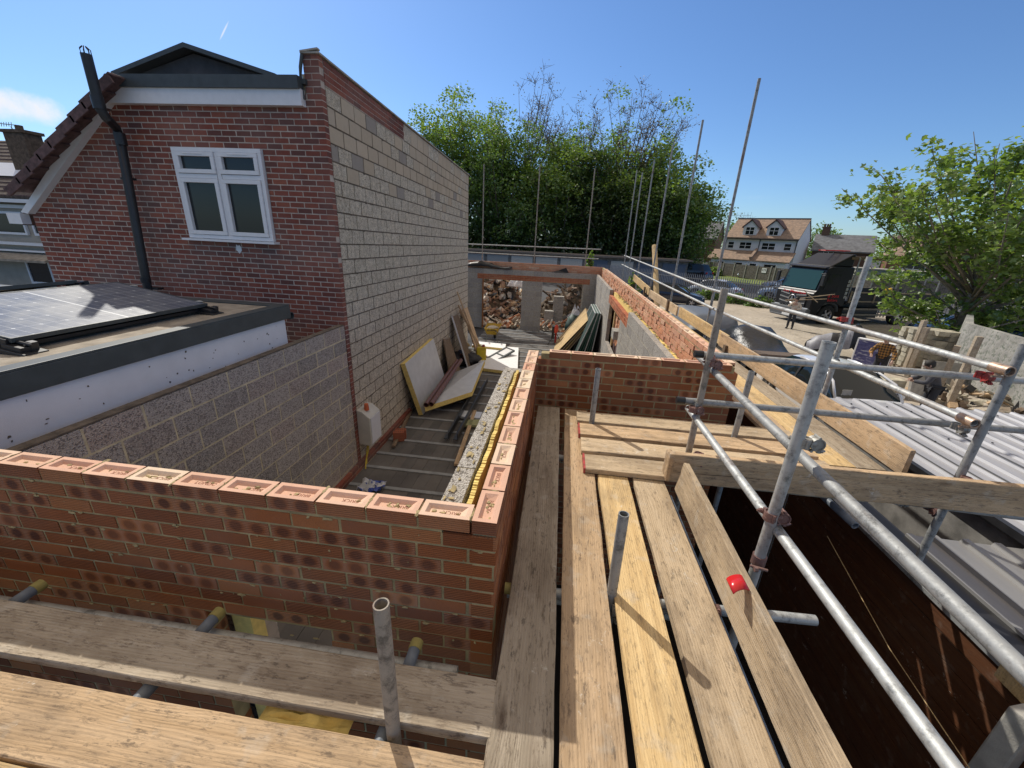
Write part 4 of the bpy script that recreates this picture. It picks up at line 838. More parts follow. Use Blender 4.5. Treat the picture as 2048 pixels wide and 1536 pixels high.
slab('insulation_board', [P(944, 690, 'z', -.22), P(1010, 697, 'z', -.22), P(1012, 688, 'z', -.22), P(950, 682, 'z', -.22)], .10, 'paperwhite', 'narrow white insulation strip at the far edge of the stained sheet', 'insulation board', IB, 'foam')
mb = MB(); rr = random.Random(8)
for k in range(22):
    p = P(rr.uniform(962, 1032), rr.uniform(700, 735), 'z', -.298); mb.blob(p, (rr.uniform(.01, .05), rr.uniform(.01, .04), .003), 0, k, .6, 6)
for k, (dx, dz, lb) in enumerate(((0, 0, 'left'), (.13, .03, 'right'))):
    mb2 = MB(); a = Vector((-2.90+dx, 8.30, -.06+dz)); b = Vector((-2.98+dx*.9, 11.5, .06+dz)); mb2.tube(a, b, .056, 18, hollow=.004); o = mb2.build('drain_pipe', simple('pipe_brown' + lb, (.14, .06, .045), .45, bump=0), loc=a); smooth_by_angle(o, 40); tag(o, '%s of two brown plastic drain pipes lying between the white boards' % lb, 'pipe', 'brown drain pipes')
# meter box
mx = absroot('meter_box', (-3.3, 6.3, .4), 'cream electricity meter box on the flank wall with orange plug on top', 'meter box')
g = [(-3.395, 6.08, .05), (-3.395, 6.08, .72), (-3.30, 6.08, .70), (-3.16, 6.08, .58), (-3.16, 6.08, .03)]
mb = MB(); mb.prism(g, (0, .42, 0)); mb.build('body', simple('cream_plastic', (.52, .51, .46), .55, var=.08, sc=5), mx, bevel=.012)
mb = MB(); mb.box((-3.153, 6.29, .32), (.012, .36, .50)); mb.build('door', M['upvc'], mx)
mb = MB(); mb.tube((-3.27, 6.22, .68), (-3.27, 6.22, .80), .045, 12, r2=.035); mb.build('plug', simple('orange_plug', (.55, .13, .05), .5), mx)
mb = MB(); mb.path([(-3.28, 6.2, .03), (-3.27, 6.15, -.1), (-3.29, 6.08, -.25), (-3.25, 5.95, -.37)], .012, 6); mb.path([(-3.31, 6.24, .03), (-3.33, 6.2, -.15), (-3.3, 6.1, -.36)], .012, 6); mb.build('cable', simple('cable_yellow', (.55, .42, .05), .5, bump=0), mx)
# brick, timbers, lintels
b = thing('brick_stack', (-3.1, 7.2, FZ), 'small stack of red perforated bricks beside the block flank wall', 'bricks')
for i in range(2):
    for j in range(3):
        mb = MB(); mb.box((0, 0, 0), (.215, .1025, .065)); 
        for k in range(5): mb.tube((-.08+.04*k, 0, .0325), (-.08+.04*k, 0, .0335), .013, 8, m=1)
        o = mb.build('brick', [M['brick_lintel'], M['black']]); o.parent = b; o.location = (i*.0, (i-.5)*.11, .035+.067*j); o.rotation_euler = (0, 0, .3)
def batten(a, b_, w_, h, mat, label, cat='timber', group=None):
    a, b_ = Vector(a), Vector(b_); mb = MB(); L = (b_-a).length; mb.box((0, 0, 0), (L, w_, h)); o = mb.build(cat.replace(' ', '_'), M[mat], bevel=.003); X = (b_-a).normalized(); Z = Vector((0, 0, 1)); Y_ = Z.cross(X).normalized(); Z = X.cross(Y_); Mx = Matrix((X, Y_, Z)).transposed().to_4x4(); Mx.translation = (a+b_)/2; o.matrix_world = Mx; return tag(o, label, cat, group)
batten(P(787, 893, 'z', -.36), P(822, 822, 'z', -.36), .07, .045, 'w_dark', 'thin brown batten lying on the floor near the brick stack')
batten(P(912, 930, 'z', -.34), P(950, 822, 'z', -.34), .08, .05, 'w_tan', 'tan batten lying on the floor next to the inner block skin')
def angle_iron(px0, py0, px1, py1, label):
    a = P(px0, py0, 'z', -.3); b_ = P(px1, py1, 'z', -.3); X = (b_-a).normalized(); Y_ = Vector((0, 0, 1)).cross(X).normalized(); mb = MB(); L = (b_-a).length; mb.box((0, .05, .0), (L, .10, .012)); mb.box((0, .0, .07), (L, .012, .14)); o = mb.build('steel_lintel', simple('lintel_steel', (.05, .055, .06), .4, .4)); Mx = Matrix((X, Y_, Vector((0, 0, 1)))).transposed().to_4x4(); Mx.translation = (a+b_)/2; o.matrix_world = Mx; tag(o, label, 'lintel', 'steel lintels')
angle_iron(897, 878, 958, 765, 'dark steel angle lintel on the floor, left of the pair'); angle_iron(915, 880, 975, 765, 'dark steel angle lintel on the floor, right of the pair')
mb = MB(); mb.box((-1.9, 8.6, -.35), (.5, .35, .05)); tag(mb.build('offcut', M['foil']), 'small white offcut near the ends of the steel lintels', 'offcut')
mb = MB(); mb.box((-1.75, 8.15, -.34), (.42, .3, .05), Matrix.Rotation(.2, 3, 'Z')); tag(mb.build('foam_offcut', simple('foam_green', (.30, .30, .15), .8)), 'green yellow foam offcut on the floor beside the lintels', 'offcut')
def jerry(px, py, sc, label):
    p = P(px, py, 'z', FZ); t = thing('jerry_can', p, label, 'jerry can', 'yellow jerry cans', .3); mb = MB(); mb.box((0, 0, .17), (.22, .16, .34)); mb.prism([(-.11, -.08, .34), (.11, -.08, .34), (.11, .08, .34), (-.11, .08, .34)], (0, 0, .03)); o = mb.build('body', simple('jerry'+label[:6], (.58, .44, .02), .45), bevel=.03); o.parent = t
    mb = MB(); mb.tube((.05, 0, .36), (.05, 0, .42), .035, 12); o = mb.build('cap', M['coupler_red']); o.parent = t; mb = MB(); mb.path([(-.09, 0, .36), (-.07, 0, .42), (0, 0, .42), (.0, 0, .36)], .014, 6); o = mb.build('handle', simple('jerryh'+label[:6], (.50, .38, .02), .45)); o.parent = t; t.scale = (sc,)*3
jerry(881, 742, 1.25, 'left yellow jerry can between the leaning insulation board and the bags'); jerry(962, 724, 1.45, 'right yellow jerry can standing at the corner of the stained white sheet')
rr = random.Random(9); cols = [((.05, .055, .07), 'dark grey'), ((.32, .32, .30), 'pale grey'), ((.03, .05, .12), 'navy blue'), ((.28, .38, .05), 'lime green'), ((.12, .03, .03), 'maroon'), ((.04, .04, .045), 'black'), ((.30, .22, .12), 'brown'), ((.02, .02, .025), 'charcoal')]
for i, (px, py, sx, sz) in enumerate(((900, 712, .35, .22), (893, 702, .38, .16), (925, 712, .34, .16), (912, 705, .14, .12), (918, 722, .30, .2), (935, 722, .42, .22), (925, 692, .26, .12), (905, 728, .4, .25))):
    p = P(px, py, 'z', FZ+.1); mb = MB(); mb.blob((0, 0, 0), (sx, sx*.7, sz), 0, i*3+1, .45, 12); o = mb.build('rubble_bag', simple('bag%d' % i, cols[i][0], .7, var=.3, sc=20, bump=.8, bs=14, bd=.03), smooth=True); o.location = p+Vector((0, 0, sz*.3)); tag(o, '%s bag in the clutter heap behind the insulation boards' % cols[i][1], 'bag', 'bags in the clutter heap')
# grey frame on the white sheet
p = P(1000, 712, 'z', -.29); t = thing('window_frame', p, 'grey framed small window lying on the stained white sheet', 'window frame'); t.rotation_euler = (.12, -.2, 1.0)
mb = MB(); 
for x in (-.55, 0, .55): mb.box((x, 0, .04), (.05, .36, .06))
for y in (-.18, .18): mb.box((0, y, .04), (1.15, .06, .06))
o = mb.build('frame', M['trim_grey']); o.parent = t
for i, x in enumerate((-.28, .28)): mb = MB(); mb.box((x, 0, .045), (.48, .28, .02)); o = mb.build('panel', M['paperwhite']); o.parent = t
# leaning sheets on the flank wall
LS = 'sheets leaning on the flank wall'
slab('leaning_sheet', [(-2.75, 12.15, FZ), (-2.75, 12.75, FZ), (-3.30, 12.9, 1.2), (-3.30, 12.2, 1.28)], .05, 'w_dark', 'brown sheet with white left edge leaning on the flank wall', 'sheet', LS, 'paperwhite')
slab('leaning_sheet', [(-3.0, 10.9, FZ), (-3.0, 12.0, FZ), (-3.35, 12.0, .62), (-3.35, 11.35, .75)], .03, 'w_dark', 'stained brown plywood scrap low against the flank wall', 'sheet', LS)
slab('leaning_sheet', [(-2.6, 13.1, FZ), (-2.6, 13.8, FZ), (-3.3, 14.2, 1.25), (-3.3, 13.5, 1.3)], .04, 'w_tan', 'tan plywood sheet leaning furthest along the flank wall', 'sheet', LS)
for i, (y, zt_, lb) in enumerate(((12.9, 1.95, 'longest'), (13.05, 1.5, 'second'), (13.2, 1.3, 'third'))): batten((-2.45+.06*i, y+.1, FZ), (-3.34, y, zt_), .07, .04, 'w_tan', '%s loose timber leaning on the flank wall by the sheets' % lb, 'timber', 'loose timbers leaning on the flank wall')
# wheelbarrow
p = P(985, 683, 'z', FZ); wb = thing('wheelbarrow', p, 'yellow wheelbarrow full of dried mortar standing before the left doorway', 'wheelbarrow'); 
mb = MB(); T0 = [(-.28, -.42, .62), (.28, -.42, .62), (.30, .45, .66), (-.30, .45, .66)]; B0 = [(-.2, -.25, .34), (.2, -.25, .34), (.18, .25, .34), (-.18, .25, .34)]; mb.v += T0+B0
for i in range(4): j = (i+1) % 4; mb.face((4+i, 4+j, j, i))
mb.face((7, 6, 5, 4)); o = mb.build('tray', simple('barrow_yellow', (.52, .33, .03), .5, var=.3)); o.parent = wb; m_ = o.modifiers.new('s', 'SOLIDIFY'); m_.thickness = .015
mb = MB(); mb.blob((0, 0, .56), (.27, .40, .06), 0, 3, .3, 12); o = mb.build('mortar_load', M['mortar_dark'], smooth=True); o.parent = wb
mb = MB()
for s_ in (-1, 1): mb.path([(s_*.24, -.75, .62), (s_*.24, -.3, .42), (s_*.16, .3, .32), (s_*.06, .58, .2)], .017, 8); mb.path([(s_*.2, -.1, .36), (s_*.24, -.22, .0), (s_*.2, -.3, .38)], .015, 8)
o = mb.build('frame', M['galv_dark']); o.parent = wb; mb = MB(); mb.lathe((0, .6, .19), [(.0, -.03), (.13, -.035), (.18, -.04), (.19, 0), (.18, .04), (.13, .035), (0, .03)], 20, axis='X'); o = mb.build('wheel', M['rubber'], smooth=True); o.parent = wb
for s_ in (-1, 1): mb = MB(); mb.tube((s_*.24, -.78, .625), (s_*.24, -.66, .60), .024, 10); o = mb.build('grip', M['black']); o.parent = wb
# right side: OSB sheets, green mesh frames, red stand, green bag
OS = 'timber sheets leaning on the right inner skin'
for i, dx in enumerate((0, .12, .24, .36)):
    slab('osb_sheet', [(-.15+dx, 14.3, FZ), (-.05+dx, 16.9, FZ), (1.08+dx*.4, 17.5, 1.0-.03*i), (1.05+dx*.4, 14.9, .95-.03*i)][::-1], .018, 'w_gold' if i % 2 == 0 else 'w_pale', ('front', 'second', 'third', 'rearmost')[i]+' pale strand board sheet leaning in the stack by the right inner skin', 'sheet', OS)
for i in range(7):
    t = thing('mesh_frame', (0, 0, 0), ('outermost', 'second', 'third', 'middle', 'fifth', 'sixth', 'innermost')[i]+' slim green metal frame leaning behind the strand board sheets', 'metal frame', 'green metal frames leaning by the right inner skin')
    mb = MB(); x0 = .55+.10*i; p0 = Vector((x0, 13.6, FZ)); p1 = Vector((x0, 15.9, FZ)); q0 = Vector((1.22+.03*i, 14.0, 1.35)); q1 = Vector((1.22+.03*i, 16.4, 1.3))
    for a_, b_ in ((p0, q0), (p1, q1), (p0, p1), (q0, q1), ((p0+p1)/2, (q0+q1)/2)): mb.tube(a_, b_, .02, 8)
    o = mb.build('rails', simple('green_metal%d' % i, (.02, .07, .05), .5) if i % 3 else M['galv']); o.parent = t
    mb = MB(); mb.poly([p0, p1, q1, q0]); o = mb.build('infill', simple('green_infill%d' % i, (.012, .035, .028), .7)); o.parent = t; m_ = o.modifiers.new('s', 'SOLIDIFY'); m_.thickness = .006
p = P(1110, 688, 'z', FZ); t = thing('saw_bench', p, 'upright red and black chop saw on small feet in front of the pier', 'saw'); mb = MB(); mb.lathe((0, 0, .62), [(.0, -.02), (.12, -.025), (.18, -.02), (.2, 0), (.18, .02), (.12, .025), (0, .02)], 20, axis='Y'); mb.box((0, 0, .35), (.06, .06, .6)); o = mb.build('guard', simple('saw_red', (.4, .03, .03), .4)); o.parent = t; o.rotation_euler = (0, 0, 1.2)
mb = MB(); mb.tube((-.3, -.2, 0), (0, 0, .5), .015, 8); mb.tube((.3, -.2, 0), (0, 0, .5), .015, 8); mb.tube((0, .35, 0), (0, 0, .5), .015, 8); mb.box((-.12, 0, .5), (.1, .3, .5)); o = mb.build('stand', M['black']); o.parent = t
p = P(1148, 672, 'z', FZ); mb = MB(); mb.blob((0, 0, .42), (.42, .4, .5), 0, 2, .25, 14); o = mb.build('garden_bag', simple('bag_green', (.015, .05, .04), .6), smooth=True); o.location = p; tag(o, 'big dark green rubble sack in the right doorway', 'bag')
p = P(745, 978, 'z', FZ); mb = MB(); n = 9
for i in range(n):
    for j in range(n): mb.v.append(((i-4)*.05, (j-4)*.04, .05+.09*abs(noise.noise(Vector((i*.55, j*.6, 3))))*2))
for i in range(n-1):
    for j in range(n-1): mb.face((i*n+j, (i+1)*n+j, (i+1)*n+j+1, i*n+j+1))
g = G('bag_white_blue'); g.col(g.ramp(g.noise(5, 3), [(.42, (.5, .52, .56)), (.5, (.5, .52, .56)), (.54, (.03, .06, .3))])).r(.35); o = mb.build('plastic_bag', g.m); o.location = p; tag(o, 'crumpled white and blue plastic bag at the foot of the garden block wall', 'bag')
# ================================================================ rubble beyond the far wall
def rubble(name, cx, cy, rx, ry, h, n, seed, mats, label, cat, smax=.45):
    rr = random.Random(seed); mb = MB()
    N = 26
    for i in range(N+1):
        for j in range(N+1):
            x = -1+2*i/N; y = -1+2*j/N; r_ = math.sqrt(x*x+y*y); z = h*max(0, 1-r_**1.6)*(.8+.5*noise.noise(Vector((x*3+seed, y*3, 0))))
            mb.v.append((cx+x*rx, cy+y*ry, G0+z-.05))
    for i in range(N):
        for j in range(N): a_ = i*(N+1)+j; mb.face((a_, a_+N+1, a_+N+2, a_+1), 0)
    for k in range(n):
        x, y = rr.uniform(-.95, .95), rr.uniform(-1, .6); r_ = math.sqrt(x*x+y*y); z = h*max(0, 1-r_**1.6)*(.8+.5*noise.noise(Vector((x*3+seed, y*3, 0))))
        R_ = Matrix.Rotation(rr.uniform(0, 3), 3, 'Z') @ Matrix.Rotation(rr.uniform(-1, 1), 3, 'X') @ Matrix.Rotation(rr.uniform(-1, 1), 3, 'Y'); ty = rr.random(); m_ = rr.randint(1, len(mats)-1)
        if ty < .25: d = (rr.uniform(.4, 1.3), rr.uniform(.05, .12), .04)
        elif ty < .75: d = (rr.uniform(.1, smax), rr.uniform(.08, smax*.7), rr.uniform(.05, .2))
        else: d = (rr.uniform(.2, .215), .1, .065); m_ = 1
        mb.box((cx+x*rx, cy+y*ry, G0+z+rr.uniform(-.05, .15)), d, R_, m_)
    return tag(mb.build(name, mats), label, cat, kind='stuff')
M['soil'] = simple('soil', (.12, .09, .06), .95, var=.5, sc=6, bump=.9, bs=20, bd=.05); M['rub_white'] = simple('rubble_white', (.6, .56, .48), .9, var=.2)
rubble('rubble_heap', -3.6, 22.3, 2.6, 2.8, 2.5, 900, 3, [M['soil'], M['brick_lintel'] if 0 else simple('rubble_brick', (.30, .19, .13), .9), M['rub_white'], M['w_tan'], M['black'], M['concrete']], 'heap of demolition rubble, planks and bricks seen through the left doorway', 'rubble')
rubble('rubble_heap', 1.2, 22.6, 2.9, 2.6, 2.3, 340, 9, [M['soil'], simple('rubble_brick2', (.24, .16, .11), .9), M['soil'], M['w_dark'], M['concrete_dark'], M['soil']], 'soil and rubble heap seen through the right doorway', 'rubble', .3)
rubble('rubble_heap', -1.5, 19.9, 4.5, 1.0, .22, 500, 15, [M['gravel'], simple('rubble_brick3', (.48, .22, .12), .9), M['rub_white'], M['w_pale'], M['gravel'], M['rub_white']], 'scattered brick bits on the ground outside both doorways', 'rubble', .18)
mb = MB()
for i, (x, y, w_, h_) in enumerate(((-.1, 20.2, .5, 1.5), (-.52, 20.0, .45, .8))):
    bs = thing('block_stack', (x, y, G0), ('tall', 'short')[i]+' stack of thin grey blocks outside the right doorway', 'block stack', 'block stacks outside the right doorway'); k = 0; rr = random.Random(i)
    while k*.1 < h_: mb = MB(); mb.box((rr.uniform(-.01, .01), 0, .05+k*.1), (w_, .3, .092)); o = mb.build('block', M['concrete']); o.parent = bs; k += 1
def crumple(name, c, sx, sy, h, mat, label, cat, seed, n=12):
    mb = MB()
    for i in range(n+1):
        for j in range(n+1):
            x, y = i/n-.5, j/n-.5; e = max(0, 1-max(abs(x), abs(y))*2); mb.v.append((x*sx, y*sy, h*e**.6*(.6+.9*noise.noise(Vector((x*5+seed, y*5, seed))))+.02))
    for i in range(n):
        for j in range(n): a_ = i*(n+1)+j; mb.face((a_, a_+n+1, a_+n+2, a_+1))
    o = mb.build(name, mat, smooth=False); o.location = c; m_ = o.modifiers.new('s', 'SOLIDIFY'); m_.thickness = .006; return tag(o, label, cat)
M['tarp_white'] = simple('tarp_white', (.55, .55, .56), .4, var=.1)
crumple('plastic_sheet', P(1108, 652, 'z', G0), 1.5, .9, .55, M['tarp_white'], 'crumpled white plastic sheet on the ground in the right doorway', 'plastic sheet', 1)
crumple('plastic_sheet', P(1150, 640, 'z', G0+.3), .9, .7, .9, M['tarp_white'], 'white plastic sheet standing up beside the right jamb of the right doorway', 'plastic sheet', 5)
crumple('plastic_sheet', (-2.35, 21.2, 1.3), .9, .8, .5, M['tarp_white'], 'torn white sack on top of the rubble in the left doorway', 'sack', 8)
ld = thing('ladder', (-2.55, 21.9, .9), 'orange step ladder standing on the rubble behind the left doorway', 'ladder'); mb = MB()
for s_ in (-1, 1): mb.tube((s_*.2, 0, -1), (s_*.14, .3, 1.2), .02, 8)
o = mb.build('rails', simple('ladder_orange', (.5, .2, .1), .6)); o.parent = ld; mb = MB()
for k in range(6): mb.tube((-.18, .1+.03*k, -.6+.3*k), (.18, .1+.03*k, -.6+.3*k), .015, 8)
o = mb.build('rungs', M['galv']); o.parent = ld
# short brick pier with its own gap seen below the walkway
crumple('foam_scrap', P(612, 1450, 'z', 2.0), .34, .10, .05, M['foam'], 'torn yellow foam scrap caught under the front boards', 'foam scrap', 4, 9)
mb = MB(); rr = random.Random(6)
bl = thing('block_stack', (-1.15, 1.9, FZ), 'pile of dark concrete blocks inside the window opening of the parapet wall', 'block stack')
for k in range(14): mb = MB(); mb.box((0, 0, 0), (.44, .215, .1)); o = mb.build('block', M['concrete']); o.parent = bl; o.location = (rr.uniform(-.25, .25), (k % 2)*.25, .06+.105*(k//2)); o.rotation_euler = (0, 0, rr.choice((0, .1, 1.5)))
# ================================================================ shed with metal roofs, timber fence, pit
def metal_mat(name, c):
    g = G(name); n1 = g.noise(2.5, 5, g.map((3, .4, 1))); g.col(g.ramp(n1, [(.3, tuple(x*.78 for x in c)), (.7, c)])).r(.45); g.metal(.15); g.bump(g.noise(90, 3), .1, .001); return g.m
M['sheet_roof'] = metal_mat('profiled_sheet', (.40, .40, .42)); M['sheet_dark'] = metal_mat('profiled_sheet_dark', (.27, .265, .26))
def profiled(mb, x0, x1, y0, y1, z0, z1, pitch=.2, h=.032):
    """box-rib sheeting, ribs along Y, height z0 at x0 to z1 at x1"""
    x = x0; pts = []
    while x < x1-.01:
        for dx, dz in ((0, 0), (.11, 0), (.125, h), (.175, h), (.19, 0)):
            if x+dx <= x1: pts.append((x+dx, z0+(z1-z0)*(x+dx-x0)/(x1-x0)+dz))
        x += pitch
    k = len(mb.v)
    for x, z in pts: mb.v += [(x, y0, z), (x, y1, z)]
    for i in range(len(pts)-1): a = k+2*i; mb.face((a, a+2, a+3, a+1))
    return mb
sh = absroot('shed', (5.5, 4, G0), 'outbuilding with pale grey profiled metal roof below the scaffold on the right', 'shed')
mb = MB(); profiled(mb, 4.13, 9.2, .6, 6.58, 1.50, 1.47, .25, .028); o = mb.build('metal_roof', M['sheet_roof'], sh); m_ = o.modifiers.new('s', 'SOLIDIFY'); m_.thickness = .004
mb = MB(); profiled(mb, 3.24, 4.5, .3, 3.28, 1.40, 1.38, .25, .03); mb.box((3.22, 1.8, 1.385), (.06, 3.0, .03)); o = mb.build('lower_roof', M['sheet_dark'], sh); m_ = o.modifiers.new('s', 'SOLIDIFY'); m_.thickness = .004
mb = MB(); mb.box((3.05, 2.0, 1.36), (.30, 4.2, .03)); mb.box((2.90, 2.0, 1.40), (.03, 4.2, .07)); mb.box((4.10, 3.5, 1.47), (.06, 6.0, .07)); mb.build('roof_edge', M['black'], sh)
mb = MB(); mb.box((6.7, 3.6, .5), (4.9, 5.8, 1.88)); mb.box((3.9, 1.9, .4), (.9, 2.7, 1.7)); mb.build('wall', M['concrete_dark'], sh)
mb = MB(); rr = random.Random(3)
for k in range(40):
    i = rr.randint(0, 19); mb.tube((4.13+i*.25+.15, .8+rr.randint(0, 6)*.95, 1.53), (4.13+i*.25+.15, .8+rr.randint(0, 6)*.95+.001, 1.535), .006, 6)
for i in range(20):
    for j in range(6): mb.box((4.13+i*.25+.15, .9+j*1.05+(i % 2)*.12, 1.535), (.016, .016, .012))
mb.build('roof_screws', M['black'], sh)
fz = 1.46
mb = MB(); 
for k in range(13): mb.box((1.4, 0, fz-.10-.15*k), (8.4, .02, .142+.001*(k % 2)))
o = mb.build('timber_fence', M['w_pit']); o.location = (2.79, 1.6, 0); o.rotation_euler = (0, 0, math.pi/2); tag(o, 'orange brown horizontal board fence lining the dark gap below the metal roof', 'fence')
mb = MB(); mb.box((2.79, 1.6, fz), (.09, 5.6, .03)); mb.box((2.845, 1.6, fz+.02), (.05, 5.6, .05)); cp = mb.build('capping', M['galv_dark']); cp.parent = o; cp.matrix_parent_inverse = Matrix.LocRotScale(Vector((2.79, 1.6, 0)), Matrix.Rotation(math.pi/2, 3, 'Z').to_quaternion(), None).inverted(); PI_ = cp.matrix_parent_inverse.copy()
mb = MB(); mb.box((2.75, 1.2, fz-.02), (.04, 1.6, .10)); bo = mb.build('top_rail', M['w_gold']); bo.parent = o; bo.matrix_parent_inverse = PI_
mb = MB(); mb.box((0, 0, 0), (.11, .11, 2.1)); o = mb.build('concrete_post', M['concrete'], bevel=.01); o.location = (2.62, 1.72, .42); o.rotation_euler = (0, -.0, .3); tag(o, 'grey concrete fence post at the bottom right corner', 'post')
mb = MB(); mb.path([(2.5, 3.2, 1.35), (2.45, 2.3, 1.15), (2.46, 1.3, 1.0)], .003, 5); tag(mb.build('wire', M['w_gold']), 'thin taut wire along the orange board fence', 'wire')
mb = MB(); mb.tube((1.9, 2.05, .12), (2.3, 1.75, .15), .02, 8); tag(mb.build('tube_offcut', M['galv_dark']), 'old tube lying deep in the dark gap', 'tube')
# ivy-like weeds deep in the gap
def leafmat(name, a, b, tr=.35):
    g = G(name); at = g.n('Attribute', attribute_name='tint'); sp = g.n('SeparateColor', {0: at.outputs['Color']}); c = g.ramp(sp.outputs[0], [(0, a), (1, b)])
    nt = g.t; d = nt.nodes.new('ShaderNodeBsdfDiffuse'); t = nt.nodes.new('ShaderNodeBsdfTranslucent'); gl = nt.nodes.new('ShaderNodeBsdfGlossy'); gl.inputs['Roughness'].default_value = .45; gl.inputs['Color'].default_value = (.9, .9, .9, 1)
    m1 = nt.nodes.new('ShaderNodeMixShader'); m2 = nt.nodes.new('ShaderNodeMixShader'); m1.inputs[0].default_value = tr; m2.inputs[0].default_value = .06
    nt.links.new(c, d.inputs[0]); tc_ = g.mix(1.0, c, (1.35, 1.4, .6), 'MULTIPLY'); nt.links.new(tc_, t.inputs[0]); nt.links.new(d.outputs[0], m1.inputs[1]); nt.links.new(t.outputs[0], m1.inputs[2]); nt.links.new(m1.outputs[0], m2.inputs[1]); nt.links.new(gl.outputs[0], m2.inputs[2])
    out = [n for n in nt.nodes if n.type == 'OUTPUT_MATERIAL'][0]; nt.links.new(m2.outputs[0], out.inputs[0]); nt.nodes.remove(g.b); return g.m
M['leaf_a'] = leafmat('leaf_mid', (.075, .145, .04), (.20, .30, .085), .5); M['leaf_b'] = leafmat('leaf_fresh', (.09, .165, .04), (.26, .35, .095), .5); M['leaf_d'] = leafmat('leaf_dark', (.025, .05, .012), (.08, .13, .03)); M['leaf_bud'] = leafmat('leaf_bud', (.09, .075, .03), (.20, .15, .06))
M['bark'] = simple('bark', (.12, .095, .075), .95, var=.3, sc=8, bump=.9, bs=20, bd=.02); M['bark_pale'] = simple('bark_pale', (.22, .19, .155), .95, var=.3, sc=8, bump=.9, bs=25, bd=.02)
class LV:
    """fast leaf collector: every leaf a small 5 sided blade with its own tint"""
    def __init__(s, tilt=.85): s.v = []; s.f = []; s.t = []; s.tilt = tilt
    def leaf(s, p, sz, rr, dn=.3, five=False):
        a = rr.uniform(0, 6.283); e = rr.gauss(0, s.tilt); n = Vector((math.sin(e)*math.cos(a), math.sin(e)*math.sin(a), math.cos(e))); u = n.orthogonal().normalized(); t = rr.uniform(0, 6.283)
        w_ = n.cross(u); x = u*math.cos(t)+w_*math.sin(t); y = n.cross(x); k = len(s.v)
        if five: sh_ = ((0, -.5), (.42, -.28), (.55, .15), (.2, .12), (0, .62), (-.2, .12), (-.55, .15), (-.42, -.28))
        else: sh_ = ((-.12, -.5), (.4, -.25), (.42, .2), (0, .5), (-.42, .12))
        for i, (b, c) in enumerate(sh_): q_ = p+x*(b*sz)+y*(c*sz)-n*(abs(b)*sz*dn); s.v.append((q_.x, q_.y, q_.z))
        s.f.append(tuple(range(k, k+len(sh_)))); s.t.append((min(1, max(0, rr.gauss(.45, .25))), rr.random(), 0))
    def build(s, name, mat, parent):
        me = bpy.data.meshes.new(name); me.from_pydata(s.v, [], s.f); me.materials.append(mat); ca = me.color_attributes.new('tint', 'FLOAT_COLOR', 'CORNER'); flat = []
        for f, t in zip(s.f, s.t): flat += [t[0], t[1], 0, 1]*len(f)
        ca.data.foreach_set('color', flat); me.update(); o = bpy.data.objects.new(name, me); COL.objects.link(o); o.parent = parent; return o
